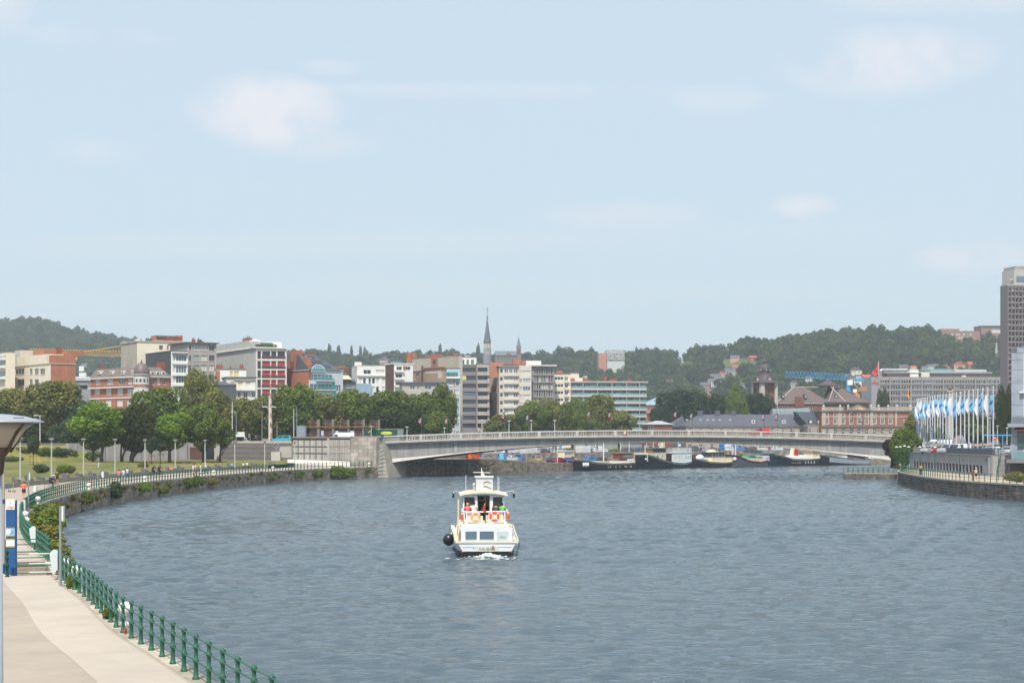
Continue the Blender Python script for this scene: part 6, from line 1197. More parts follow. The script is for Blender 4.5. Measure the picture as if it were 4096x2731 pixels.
# sloping light ramp wall before the panels
m = MB(); a_,c_ = G(1165,1850,ZQ + .4),G(1312,1860,ZQ); m.hexa([(X(1150,360),360,2.0),(X(1400,358),358,2.0),(X(1400,361),361,2.0),(X(1150,364),364,2.0)],[(X(1150,360),360,2.8),(X(1400,358),358,2.3),(X(1400,361),361,3.2),(X(1150,364),364,3.6)]); tag(m.build('ramp',M((206,198,186),.9,.08)),'pale concrete ramp at the foot of the panelled wall','ramp')
# --- wide steps
stp = thing('wide_steps','broad flight of grey stone steps rising from the lawn to the boulevard','stairs')
ST = M((104,98,94),.92,.16,.8,0,.2); nst = 21; STL = M((128,121,116),.9,.12); x0,x1 = X(880,388),-47.05
for k in range(nst):
    z = 3.1 + (ZB - 3.1) * (k + 1) / nst; y = 386 + k * .62; MB().box(x0,x1,y + .003,400 if k == nst - 1 else y + .66,2.6,z).build('step',STL if k % 6 == 5 else ST,stp)
for (a_,c_) in ((x0 - 1.2,x0),(x1 - 4.5,x1)): MB().box(a_,c_,387.5,399.9,2.6,ZB + .02 if a_ < x1 - 5 else 6.0).build('side_block',M((176,168,160),.9,.12),stp)
MB().box(X(950,399),X(1166,399),399,399.5,ZB,ZB + .5).build('parapet',M((176,166,156),.9,.12),stp)
gw = thing('park_retaining_wall','grey concrete retaining wall with a brown doorway behind the lawn trees','wall')
for i in range(k1 - 2,len(bk) - 1):
    if bk[i].x > x0 - 1: break
    a_,c_ = bk[i],bk[i + 1]; t_ = (c_ - a_).normalized() * .02; nn_ = Vector((-bt[i].y,bt[i].x)); q = [a_ + t_ + nn_ * 4.5,c_ - t_ + nn_ * 4.5,c_ - t_ + nn_ * 6,a_ + t_ + nn_ * 6]; m = MB(); m.hexa([(*p,2.8) for p in q],[(*p,6.9) for p in q]); m.build('wall_panel',M((166,160,156),.9,.1,.6,0,0,6,.2,.2),gw)
pdw = P(785,1815,384); MB().box(pdw.x - 1.3,pdw.x + 1.3,383.5,386,2.9,6.0).build('doorway',M((96,66,56),.8),gw)
# ring sculpture on plinth
scu = thing('ring_sculpture','weathered grey ring sculpture on a pale block plinth before the steps','sculpture',(X(1105,382),382,3.2)); MB().box(-1,1,-1,1,-.3,1.75).build('plinth',M((190,184,176),.9,.12),scu); SCM = M((128,122,116),.9,.25,2,0,.4); m = MB(); m.torus((0,0,3.0),.55,.24,'y',18,8); m.build('ring',SCM,scu,smooth=True); m = MB(); m.box(-.5,.5,-.3,.3,1.76,2.0); m.box(-.75,.75,-.2,.2,2.0,2.3); m.build('foot',SCM,scu)
# dark pillars hung with wooden crosses
DPL = M((66,56,54),.85,.15); GPL = M((128,118,108),.9,.12); WOOD = M((142,106,72),.85,.15)
def cross(m,x,z,h,w,y=-.16): m.box(x - .06,x + .06,y - .08,y,z,z + h); m.box(x - w / 2,x + w / 2,y - .16,y - .081,z + h * .72,z + h * .72 + .1)
for i,(a_,c_,e_) in enumerate([(1238,1268,1279),(1295,1327,1337),(1353,1390,1397),(1417,1450,1459),(1478,1512,1519)]):
    Yp = 408; t = thing('memorial_pillar','dark brick pillar with wooden crosses, %s of the row of five' % ORD[i],'pillar',(X(a_,Yp),Yp,ZB),0,'dark pillars with wooden crosses'); w = X(c_,Yp) - X(a_,Yp); w2 = X(e_,Yp) - X(a_,Yp); h = Zp(1678,Yp) - ZB
    MB().box(0,w,0,1.2,0,h).build('dark_face',DPL,t); MB().box(w + .003,w2,-.25,1.4,0,h + .05).build('grey_edge',GPL,t)
    rr = random.Random(i + 3)
    for k in range(4): m = MB(); cross(m,w * (.15 + .7 * (k % 2) + rr.uniform(-.1,.1)),.3 + 2.7 * (k // 2) + rr.uniform(0,.4),rr.uniform(1.5,2.2),rr.uniform(.9,1.4),-.05); m.build('wooden_cross',WOOD,t)
bm = thing('timber_beam','long horizontal timber beam running across the five dark pillars','beam',(X(1215,407.6),407.6,ZB)); MB().box(0,X(1512,407.6) - X(1215,407.6),-.14,.0,Zp(1707.5,407.6) - ZB,Zp(1704.5,407.6) - ZB).build('beam',WOOD,bm)
for i,(a_,c_) in enumerate([(1279,1295),(1337,1357),(1398,1419)]): MB(); tag(MB().box(X(a_,409),X(c_,409),409,409.4,ZB,Zp(1722,409)).build('display_screen',M((206,208,216),.7,.05)),'pale display screen between the dark pillars, %s from the left' % ORD[i],'screen','pale screens between the pillars')
tag(MB().box(X(1186,410),X(1222,410),410,413,ZB,Zp(1702,410)).build('grey_kiosk',M((140,148,156),.5,.1)),'small grey slatted kiosk left of the dark pillars','kiosk')
shrub('low clipped hedge before the first dark pillar',(X(1232,405),405,ZB),3.2,1.5,'box',None,'hedge')
# ------------------------------------------------------------------ railings, lamps, benches, signs
GRN = M((40,92,70),.5,.12,2.0,0,0,6,.4); 
pm = MB(); pm.lathe([(.10,0),(.10,.05),(.075,.08),(.06,.2),(.055,.42),(.085,.45),(.085,.52),(.055,.55),(.05,.78),(.08,.81),(.08,.87),(.05,.9),(.048,1.04),(.075,1.07),(.078,1.13),(.05,1.17),(.02,1.19)],(0,0,0),8); POST = pm.mesh('post',GRN,True)
def railing(root,pts,tg,z,step_n,mesh=POST,heights=(.48,.84,1.1),r=.024,zf=None):
    for i in range(0,len(pts),step_n):
        o = link('post',mesh,root,(pts[i].x,pts[i].y,z if zf is None else zf(i)))
    for h in heights:
        m = MB(); pp = pts[::max(1,step_n // 2)]; m.tube([(p.x,p.y,z + h) for p in pp] + [(pts[-1].x,pts[-1].y,z + h)],r,6); m.build('rail',GRN,root)
ql = thing('quay_railing','near green cast iron railing along the left promenade edge','railing',group='green railings'); inn3 = offs(cl,tl,.3)
ia = min(range(NL),key=lambda i: abs(cl[i].y - 36)); railing(ql,inn3[ia:i78 + 1],tl,ZQ,3)
ql2 = thing('quay_railing','far green cast iron railing curving along the left promenade to the bridge','railing',group='green railings'); pm.xform(Matrix.Diagonal((1.3,1.3,1,1))); POST2 = pm.mesh('post',GRN,True); railing(ql2,inn3[i88:NL - 2],tl,ZQ,3,POST2,r=.03)
qs = thing('quay_railing','short green railings enclosing the sunken quay stairs','railing',group='green railings'); o26 = offs(cl,tl,2.5); railing(qs,o26[i78 + 1:i88 + 1],tl,ZQ,2)
for i in (i78 - 1,i88 + 1):
    a_,c_ = o26[i],inn3[i]; L_ = [a_ + (c_ - a_) * k / 2 for k in range(3)]
    for k in range(2 if i == i78 - 1 else 1): link('post',POST,qs,(L_[0].x,L_[0].y,ZQ))
    for h in (.48,.84,1.1): m = MB(); m.tube([(*a_,ZQ + h),(*c_,ZQ + h)],.024,6); m.build('rail',GRN,qs)
wbr = thing('white_barrier','white tubular gate barrier behind the green cross railing','barrier'); a_,c_ = o26[i78 + 2] + Vector((.35,0)),inn3[i78 + 2]
for h in (.15,.55,1.0): m = MB(); m.tube([(*a_,ZQ + h - .1),(*c_,ZQ + h - .1)],.03,6); m.build('bar',WHITE,wbr)
for p in (a_,c_): m = MB(); m.tube([(*p,ZQ - .3),(*p,ZQ + .92)],.035,6); m.build('post',WHITE,wbr)
qr = thing('quay_railing','green railing along the curved right bank quay','railing',group='green railings'); irr = offs(cr,tr,-.3); railing(qr,irr,tr,ZQ,3,heights=(.5,1.1))
# jetty with railing
jt = thing('stone_jetty','low stone jetty with green railing reaching out from the right bank','jetty'); ja,jb = Vector((X(3372,344),344)),Vector((76,339)); jl = (jb - ja).length; jd = (jb - ja).normalized(); jn = Vector((-jd.y,jd.x))
pts = [ja + jd * (.5 * i) for i in range(int(jl / .5) + 1)]; stone_wall(jt,pts,[jd] * len(pts),-.5,1.1,.36,1.0,M((116,110,104),.95,.4,.8,0,.4,5,.2,.3,'blocks'),MORT,-1,80)
m = MB(); q = [ja,jb,jb + jn * 4,ja + jn * 4]; m.hexa([(*(p + jn * .02),-.5) for p in q],[(*(p + jn * .02),1.14) for p in q]); m.build('platform',COPE,jt)
jr = thing('jetty_railing','green railing around the low stone jetty','railing',group='green railings')
thin = MB(); thin.tube([(0,0,0),(0,0,1.1)],.05,6); THINP = thin.mesh('post',GRN); railing(jr,[p + jn * .25 for p in pts],None,1.14,2,THINP,(.15,.6,1.08),.022); back = [p + jn * 3.8 for p in pts]; railing(jr,back,None,1.14,2,THINP,(.15,.6,1.08),.022)
# park lamps
def park_lamp(label,p,top,big=1.0,group='pale lamp posts along the park path'):
    t = thing('park_lamp',label,'street lamp',p,0,group); zt = Zp(top,p[1]) - p[2]; m = MB(); m.tube([(0,0,-.3),(0,0,zt - .45)],[.1,.085],10); m.build('pole',M((176,180,172),.5,.06),t)
    m = MB(); m.lathe([(.07,zt - .5),(.1,zt - .45),(.3,zt - .12)],(0,0,0),12); m.build('diffuser',M((150,142,132),.4,.08),t); m = MB(); m.lathe([(.3,zt - .12),(.42,zt - .1),(.3,zt),(.02,zt + .05)],(0,0,0),14); m.build('lamp_cap',M((150,150,152),.4,.05,1,.5),t); return t
for i,(sx,tp,bs) in enumerate([(81,1750,1925),(206,1753,1914),(334,1754,1902),(460,1756,1894),(580,1757,1884),(701,1758,1878),(820,1759,1872),(939,1763,1867),(1059,1762,1864),(1179,1765,1858)]):
    p = G(sx,bs,2.75); park_lamp('pale lamp post with conical head, %s from the left along the park' % ORD[i],p,tp)
# near lamp filling the left edge
Yl = 21.0; kl = Yl / F; t = thing('lamp_post','close lamp post with a wide metal dish head at the left photo edge','street lamp',(X(-6,Yl),Yl,ZQ)); zz_l = lambda sy: Zp(sy,Yl) - ZQ
m = MB(); m.tube([(0,0,0),(0,0,zz_l(1880))],[.07,.045],14); m.build('pole',M((186,188,192),.35,.05,1,.5),t,smooth=True); m = MB(); m.lathe([(.046,zz_l(1900)),(.06,zz_l(1890)),(.075,zz_l(1830)),(.15,zz_l(1795)),(.17,zz_l(1788))],(0,0,0),20); m.build('collar',M((92,82,78),.5,.08,1,.3),t,smooth=True)
m = MB(); m.lathe([(.17,zz_l(1788)),(.30,zz_l(1725)),(.42,zz_l(1691))],(0,0,0),28); m.build('diffuser_cone',M((168,160,148),.3,.08,2.0,0,0,6,.5),t,smooth=True)
for k in range(6): a_ = k * math.pi / 3 + .55; m = MB(); c_,s_ = math.cos(a_),math.sin(a_); m.tube([(.13 * c_,.13 * s_,zz_l(1806)),(.26 * c_,.26 * s_,zz_l(1742)),(.405 * c_,.405 * s_,zz_l(1692))],[.03,.024,.02],6); m.build('strut',M((88,76,72),.5,.05,1,.3),t)
m = MB(); m.lathe([(.40,zz_l(1690.5)),(.535,zz_l(1690)),(.535,zz_l(1686)),(.45,zz_l(1675)),(.3,zz_l(1664)),(.12,zz_l(1657)),(.01,zz_l(1655))],(0,0,0),32); dsh = m.build('dish',M((190,192,198),.3,.05,1,.6),t,smooth=True)
for k in range(8): a_ = k * math.pi / 4 + .1; m = MB(); m.box(-.07,.07,-.415,-.40,zz_l(1672.5),zz_l(1670)); m.xform(Matrix.Rotation(a_,4,'Z')); m.build('vent_slot',M((80,80,84),.6),dsh)
# blue information pylon
Yp = 78.8; t = thing('information_pylon','tall blue information pylon with a white city sign and notices','pylon',(X(45,Yp),Yp,ZQ),.12); BL = M((36,88,142),.5,.08); BL2 = M((28,72,122),.5,.06)
MB().box(-.22,.19,-.1,.1,0,3.28).build('panel',BL,t); MB().box(.193,.235,-.13,.14,0,3.4).build('edge_fin',BL2,t); MB().box(-.3,.1,-.14,.14,-.02,.03).build('foot',WHITE,t)
sp_ = MB().box(-.22,.17,-.125,-.102,2.98,3.45).build('city_sign',WHITE,t); PK = M((214,150,160),.7,0); mesh_text('city_name','Liège',.15,PK,sp_,(-.025,-.13,3.1)); m = MB(); m.prism_y([(-.06,3.22),(.01,3.22),(-.02,3.4),(-.03,3.4)],-.131,-.127); m.build('tower_icon',PK,sp_)
n1 = MB().box(-.21,.165,-.115,-.102,1.83,2.12).build('notice',M((206,220,232),.6,.05),t); MB().box(-.0,.15,-.12,-.116,1.86,2.1).build('notice_print',M((84,172,220),.6,.2,6),n1); MB().box(-.07,.02,-.12,-.116,1.86,1.93).build('notice_print',M((220,150,70),.6,.1),n1); MB().box(-.21,.165,-.115,-.102,1.34,1.62).build('notice',M((226,226,232),.6,.03),t)
HZY,HZK = M((226,196,60),.7,.05),M((40,38,38),.7,0)
for z in (2.125,1.775,1.625,1.285):
    hb_ = MB().box(-.215,.17,-.117,-.103,z,z + .05).build('hazard_tape',HZY,t)
    for k in range(6): x = -.2 + k * .064; m = MB(); m.hexa([(x,-.12,z),(x + .028,-.12,z),(x + .028,-.1175,z),(x,-.1175,z)],[(x + .022,-.12,z + .05),(x + .05,-.12,z + .05),(x + .05,-.1175,z + .05),(x + .022,-.1175,z + .05)]); m.build('tape_stripe',HZK,hb_)
tp_ = thing('slim_pole','slim beige pole with a blue foot left of the information pylon','pole',(X(15,80),80,ZQ)); m = MB(); m.tube([(0,0,.45),(0,0,5.2)],.055,8); m.build('pole',M((170,158,138),.6,.1),tp_); m = MB(); m.tube([(0,0,0),(0,0,.45)],.065,8); m.build('foot',BL2,tp_); m = MB(); m.tube([(0,0,3.2),(0,0,3.4)],.062,8); m.build('band',BL2,tp_)
GP = M((150,156,158),.4,.06,1,.4)
def signpole(label,sx,base,top,side=1):
    p = G(sx,base,ZQ); t = thing('sign_pole',label,'sign',p,0,'narrow river signs on grey poles'); h = (base - top) * p.y / F; m = MB(); m.tube([(0,0,0),(0,0,h)],.06,8); m.build('pole',GP,t); MB().box(.08,.15,-.14,.14,h - .62,h - .01).build('sign_board',WHITE,t); MB().box(.03,.16,-.02,.02,h - 1.12,h - 1.08).build('bracket',GP,t); m = MB(); m.lathe([(.1,0),(.1,.03),(.06,.05)],(0,0,0),8); m.build('base_plate',GP,t)
signpole('near grey pole with a narrow white board at the near railing',242,2343,2023); signpole('grey pole with a white board beside the jogger',114,2042,1890); signpole('grey pole with a white board by the low wall left of the walkers',391,1926,1849)
BIN = M((208,216,214),.5,.06)
for i,(sx,bs,lab) in enumerate([(222,2318,'nearest pale litter bin on a post by the near railing'),(136,2199,'second pale litter bin beyond the stairs'),(97,2064,'third pale litter bin at the bend of the path'),(142,1992,'fourth pale litter bin by the railing after the bend'),(412,1922,'blue-grey bin against the railing near the low wall')]):
    p = G(sx,bs,ZQ); t = thing('litter_bin',lab,'bin',p,.3,'pale litter bins along the left promenade'); m = MB(); m.tube([(.14,0,0),(.14,0,1.15)],.04,8); m.build('post',GP,t); m = MB(); m.prism_y([(-.16,.45),(.08,.42),(.08,1.28),(-.06,1.32),(-.26,1.15)],-.18,.18); m.build('bin',BIN,t); MB().box(-.27,-.2,-.12,.12,1.1,1.17).build('opening',DFRAME,t)
pm = MB(); pm.lathe([(.16,0),(.16,.12),(.1,.18),(.1,.32),(.2,.4),(.24,.52),(.2,.66),(.08,.72)],(0,0,0),12); BOL = pm.mesh('bollard',WHITE,True)
for i,Y in enumerate((57.5,73.8,78.6,118,127,158,203,238,278,312,340,354)):
    p,t_ = edge_at(Y,.0); o = link('mooring_bollard',BOL,None,(p.x,p.y,ZQ + (.0 if i > 2 else .01))); tag(o,'white mooring bollard, %s from the camera along the left quay edge' % ORD[i],'bollard','white mooring bollards'); o.scale = (1.15,) * 3
p = G(502 + 1,2540,ZQ); t = thing('red_ring','small red iron loop lying at the foot of the near railing','hoop',(G(502,2535,ZQ))); m = MB(); m.torus((0,0,.1),.1,.025,'x',10,6); m.build('loop',M((176,70,50),.7),t)
# curved slatted benches on the low wall
bm_ = [MB() for _ in range(2)]
SLT = M((112,108,104),.8,.2,3)
prof = [(0,.0),(.05,.3),(.25,.42),(.55,.44),(.85,.62),(1.0,.8)]
slat = []
for (y,z),(y2,z2) in zip(prof,prof[1:]): m = MB(); d = Vector((y2 - y,z2 - z)).normalized() * .03; m.hexa([(-.8,y + d.x,z + d.y),(.8,y + d.x,z + d.y),(.8,y2 - d.x,z2 - d.y),(-.8,y2 - d.x,z2 - d.y)],[(-.8,y + d.x - d.y,z + d.y + .05),(.8,y + d.x - d.y,z + d.y + .05),(.8,y2 - d.x - d.y,z2 - d.y + .05),(-.8,y2 - d.x - d.y,z2 - d.y + .05)]); slat.append(m.mesh('slat',SLT))
e = MB(); e.prism_x([(y,z) for y,z in prof] + [(.9,0)],-.86,-.8); SIDE1 = e.mesh('side',M((96,94,92),.8,.2)); e = MB(); e.prism_x([(y,z) for y,z in prof] + [(.9,0)],.8,.86); SIDE2 = e.mesh('side',M((96,94,92),.8,.2))
for i,sx in enumerate([81,129,175,276,329,381,430,530,590,685,735,838,880,930,1025,1100]):
    j = min(range(len(LWALL)),key=lambda j: abs((LWALL[j].x / LWALL[j].y) * F + CXP - sx)); p = LWALL[j] + Vector((-LWT[j].y,LWT[j].x)) * .1; a_ = math.atan2(LWT[j].y,LWT[j].x)
    t = thing('curved_bench','grey slatted lounge bench, %s from the left along the low park wall' % ORD[i],'bench',(p.x,p.y,ZQ + .6),a_,'slatted benches along the low wall'); t.scale = (.9,.75,.72)
    for me in slat: link('slat',me,t)
    link('side',SIDE1,t); link('side',SIDE2,t)
# tall poles, signs and the pylon on the boulevard
def tall(label,sx,top,Y,r=.12,z=ZB,mat=WP,name='lamp_pole',arm=None):
    t = thing(name,label,'pole',(X(sx,Y),Y,z),0,'tall poles on the boulevard'); h = Zp(top,Y) - z; m = MB(); m.tube([(0,0,0),(0,0,h)],[r,r * .6],8); m.build('pole',mat,t)
    if arm == 'twin':
        for s in (-1,1): m = MB(); m.tube([(0,0,h - 3),(s * .8,0,h - 2.7)],.06,6); m.box(min(s * .5,s * 1.6),max(s * .5,s * 1.6),-.25,.25,h - 2.7,h - 2.5); m.build('lamp_head',WP,t)
    if arm == 'one': m = MB(); m.tube([(0,0,h - .1),(-.9,0,h)],.05,6); m.box(-1.3,-.3,-.15,.15,h - .08,h + .08); m.build('lamp_head',WP,t)
    return t
tall('white lamp pole with a short arm in front of the big olive tree',160,1661,372,.12,5.5,arm='one'); tall('white pole with disc lamp left of the direction signs',929,1606,404); tall('grey lamp pole just right of the first white one',945,1646,405,.1,mat=GP,arm='one'); tall('grey pole with signs before the pylon',1048,1646,404,.1,mat=GP); tall('white twin-armed lamp pole beside the red and white pylon',1077,1582,409,.2,arm='twin'); tall('left of two plain white poles by the terrace',1175,1636,404,.1); tall('right of two plain white poles by the terrace',1187,1628,404,.1,mat=GP)
t = tall('pale disc lamp right of the red and white pylon',1108,1690,402,.1,mat=GP); m = MB(); m.lathe([(.1,4.6),(.45,4.75),(.1,4.85)],(0,0,0),10); m.build('lamp_head',GP,t)
py = thing('striped_pylon','tall tapering red and white pylon on a stone base','pylon',(X(1082,412),412,ZB)); h = Zp(1495,412) - ZB; m = MB()
for k in range(14): z0,z1 = h * k / 14,h * (k + 1) / 14; r0,r1 = .5 - .42 * k / 14,.5 - .42 * (k + 1) / 14; q = MB(); q.lathe([(r0,z0),(r1,z1)],(0,0,0),6); q.build('mast_section',M((186,128,116),.7,.1) if k % 2 else M((206,190,178),.7,.1),py)
MB().box(-1.7,1.7,-1.5,1.5,0,1.0).build('base',M((150,142,136),.9,.15),py)
ds = thing('direction_sign','white and green direction signs at the top of the steps','sign',(X(945,403),403,ZB)); m = MB(); m.tube([(0,0,0),(0,0,2.6)],.07,6); m.tube([(1.8,0,0),(1.8,0,2.6)],.07,6); m.build('posts',GP,ds); MB().box(-.1,1.9,-.08,-.02,2.0,2.55).build('sign_board',WHITE,ds); MB().box(-.1,2.0,-.08,-.02,1.45,1.95).build('sign_board',WHITE,ds); MB().box(-.1,.35,-.1,-.085,2.05,2.5).build('green_field',M((60,150,110),.6),ds)
tl_ = thing('traffic_light','traffic light on a pole at the top of the steps','traffic light',(X(1001,404),404,ZB)); m = MB(); m.tube([(0,0,0),(0,0,2.1)],.07,6); m.build('pole',GP,tl_); MB().box(-.42,-.08,-.15,.15,1.2,2.2).build('signal_head',DFRAME,tl_)
for z in (1.4,1.7,2.0): m = MB(); m.lathe([(.1,-.17),(.1,-.15)],(0,0,0),8); m.xform(Matrix.Translation((-.25,0,z)) @ Matrix.Rotation(math.radians(-90),4,'X')); m.build('lens',M((190,200,196),.4,.0),tl_)
rs_ = thing('road_sign','round red-rimmed road signs on the white pole by the steps','sign',(X(926,402),402,ZB)); m = MB(); m.tube([(0,.1,0),(0,.1,2.9)],.05,6); m.build('pole',GP,rs_)
for z in (2.6,1.9): m = MB(); m.ball((0,0,z),.34,.03,.34,12,5); m.build('sign_disc',RED,rs_); m = MB(); m.ball((0,-.02,z),.24,.03,.24,12,5); m.build('sign_face',WHITE,rs_)
# saplings with stakes
for i,(sx,bs,tp) in enumerate([(133,1862,1735),(607,1858,1745),(642,1850,1770)]):
    p = G(sx,bs,3.1); tt = tree('sapling','young staked tree on the lawn, %s from the left' % ORD[i],sx,tp,bs - 45,22,p.y,3.1,'round','blue',.07,'staked young trees'); m = MB()
    for s in (-.6,.6): m.box(s - .05,s + .05,-.05,.05,-.2,1.9)
    m.box(-.6,.6,-.04,.04,1.6,1.75); m.build('stake_frame',M((150,110,80),.9,.15),tt)
# right bank globe lamps
for i,(sx,tp,bsY) in enumerate([(3586,1785,336),(3601,1784,333),(3618,1781,330),(3635,1785,326),(3680,1785,308),(3740,1786,292),(3837,1786,270),(3993,1786,246)]):
    Y = bsY; t = thing('globe_lamp','green post lamp with white dome head, %s from the left on the right bank' % ORD[i],'street lamp',(X(sx,Y),Y,ZQ),0,'dome-headed lamps on the right bank'); h = Zp(tp,Y) - ZQ; m = MB(); m.tube([(0,0,0),(0,0,h - .2)],[.06,.045],8); m.build('post',GRN,t); m = MB(); m.lathe([(.12,h - .28),(.3,h - .2),(.3,h - .18)],(0,0,0),12); m.build('lamp_collar',GRN,t); m = MB(); m.lathe([(.3,h - .175),(.3,h - .12),(.2,h - .02),(.02,h + .03)],(0,0,0),12); m.build('lamp_dome',M((224,226,216),.4,.03),t,smooth=True)
# ------------------------------------------------------------------ right bank buildings, flags
PG = M((140,144,150),.8,.1,.5,0,0,6,.25,.25); PGD = M((92,98,106),.8,.1,.5,0,0,6,.25,.15)
x0 = 74.3; fl = thing('quayside_pavilion','long low grey concrete pavilion with dark window strip below the flags','building',(x0,327,ZQ))
Lf = 54; wins_y = []
nwin = 22; ya = 327 - .0
b = Bld.__new__(Bld); b.root = fl; b.w = Lf; b.d = 10; b.h = 3.1; b.holes = {'R': [],'L': []}; b.C = Vector((x0,327,0)); b.Y = 327; b.zg = ZQ; b.th = math.radians(-90); b.u = Vector((0,-1)); b.v = Vector((1,0)); fl.rotation_euler = (0,0,b.th)
b.wins('R',[(3.2 + i * 2.18,3.2 + i * 2.18 + 1.55) for i in range(nwin)],[(.3,1.62)],panes=(GLASS((22,22,26),.35,.2),),nx=1,frame=M((70,74,80),.6),px=False,dep=.35); b.done(PG,PG,M((120,116,110),.9,.2),.15,.12)
b.box('upper_wall',PGD,2,Lf - 2,1.2,1.6,3.25,4.25); b.box('corner_block',M((158,152,146),.9,.15),-1.5,8,1.0,4,2.4,4.1); b.box('corner_block',M((150,146,140),.9,.15),-1.2,3,3.2,6,2.4,4.9); b.box('end_wall',M((166,164,160),.9,.1),Lf + .01,Lf + 1.4,.3,10,0,3.1); b.box('vent_louvre',DFRAME,Lf - 1.3,Lf - .9,-.1,0,2.3,2.6)
mb = MB(); mb.prism([(75.6,274),(300,268),(300,360),(95,352),(80,336),(75.6,326)],ZQ - .1,5.25); struct(mb.build('parking_deck',ROAD))
# panel building at the right edge
pg = thing('panel_building','grey stone panel building with balcony and red awning at the right edge','building',(X(4046,262),262,ZQ),-.32); kx = 262 / F
def pz(sy): return Zp(sy,262) - ZQ
PW = M((150,158,168),.7,.1,.7,0,0,6,.3,.12); MB().box(.06,14,.06,12,0,pz(1392)).build('core',M((96,102,110),.8),pg)
zs_ = [pz(s) for s in (1842,1800,1745,1700,1665,1620,1575,1530,1480,1440,1412)]
for i in range(len(zs_) - 1):
    for j,(a_,c_) in enumerate([(0,0.85),(.87,1.72)]): 
        if zs_[i] >= pz(1745) or True: MB().box(a_,c_,0,.05,zs_[i] + .02,zs_[i + 1] - .02).build('stone_panel',PW,pg)
MB().box(1.75,14,.3,.5,pz(1560),pz(1432)).build('tall_window',GLASS((44,56,60),.1),pg); MB().box(1.74,1.9,.0,.4,pz(1842),pz(1400)).build('window_frame',WHITE,pg); MB().box(1.2,14,-.6,.3,pz(1572),pz(1566)).build('balcony_slab',WHITE,pg); MB().box(.8,14,-.05,12,pz(1412),pz(1390)).build('parapet',PW,pg)
MB().box(-.5,14,-1.6,.0,pz(1708),pz(1693)).build('canopy',M((140,148,156),.8,.1),pg); MB().box(.15,14,-.25,-.01,pz(1692),pz(1668)).build('spandrel',M((112,118,124),.8),pg); mb = MB(); mb.hexa([(.5,-1.4,pz(1722)),(14,-1.4,pz(1722)),(14,-.3,pz(1712)),(.5,-.3,pz(1712))],[(.5,-1.4,pz(1720)),(14,-1.4,pz(1720)),(14,-.3,pz(1709)),(.5,-.3,pz(1709))]); mb.build('red_awning',M((150,60,52),.8,.1),pg); MB().box(.9,14,-.2,-.02,pz(1790),pz(1726)).build('shop_window',GLASS((60,82,84),.12),pg); MB().box(.2,14,-2.2,-2.1,pz(1836),pz(1806)).build('glass_balustrade',GLASS((110,140,142),.1),pg); MB().box(-.6,14,-2.4,0,pz(1850),pz(1837)).build('terrace_slab',M((120,122,124),.9),pg)
mb = MB(); mb.hexa([(-.2,-1,0),(14,-1,0),(14,8,0),(-.2,8,0)],[(-.2,-1,pz(1851)),(14,-1,pz(1851)),(14,8,pz(1851)),(-.2,8,pz(1851))]); mb.build('dark_base',M((70,68,70),.9,.2),pg)
# grey outdoor staircase
es = thing('steel_staircase','dark grey outdoor staircase between pavilion and panel building','stairs',(X(4012,264),264,ZQ)); SG = M((104,106,112),.6,.1)
for k in range(15): MB().box(-.6,.7,1.0 - k * .14,1.3 - k * .14,.15 + k * .19,.21 + k * .19).build('tread',SG,es)
for s in (-.65,.72): mb = MB(); mb.hexa([(s,1.3,0),(s + .06,1.3,0),(s + .06,-1.1,2.9),(s,-1.1,2.9)],[(s,1.3,1.0),(s + .06,1.3,1.0),(s + .06,-1.1,3.9),(s,-1.1,3.9)]); mb.build('side_panel',SG,es)
shrub('clipped brown-green hedge at the right edge behind the railing',(X(4064,240),240,ZQ),1.9,1.7,'rust',None,'hedge',None,1.2); shrub('right end of the clipped hedge cut by the photo edge',(X(4110,238),238,ZQ),1.9,1.7,'olive',None,'hedge',None,1.2)
# flagpoles
ZXs = [510,538,565,593,627,657,692,735,775,815,865,907,955,1008,1065,1125,1187,1260,1330,1402,1480,1555,1643,1728,1822]
FW = M((222,224,232),.8,.08,1.5); FB = M((110,190,222),.8,.12,1.0); FB2 = M((34,110,178),.8,.08); FPM = M((196,196,206),.4,.04)
mb = MB(); mb.tube([(0,0,0),(0,0,10.9)],[.13,.1],8); FPOLE = mb.mesh('pole',FPM); mb = MB(); mb.lathe([(.07,10.9),(.13,10.95),(.13,11.05),(.02,11.1)],(0,0,0),8); FCAP = mb.mesh('finial',WHITE); flagm = {}
for i,zx in enumerate(ZXs):
    sx = 3550 + zx / 4.308; ty = 1594 - (zx - 510) / 1312 * 50; Y = 11.1 + 5.3 - CZ; Y = Y * F / (HY - ty); blue = i % 2 == 0
    t = thing('flagpole','%s flag on a tall pole, %s pole from the left' % ('light and dark blue' if blue else 'white',ORD[i]),'flag',(X(sx,Y),Y,5.25),0,'row of white and blue flags'); link('pole',FPOLE,t); link('finial',FCAP,t)
    k = (blue,i); rf = random.Random(i * 7 + 1)
    if k not in flagm:
        f = flag_mesh(rf.uniform(.95,1.5),rf.uniform(2.7,3.4),rf.uniform(.4,.95),40 + i); flagm[k] = f.mesh('flag',FB if blue else FW,True)
    fo = link('flag',flagm[k],t,(-.08,0,rf.uniform(10.0,10.6))); fo.rotation_euler = (0,0,rf.uniform(-.6,.6))
    if blue:
        me = flagm[k]
        if len(me.materials) == 1:
            me.materials.append(FB2); n_ = len(me.polygons)
            for pi,pl in enumerate(me.polygons):
                j = pi // 8; pl.material_index = 1 if (4 <= j <= 5 or j >= 10) else 0
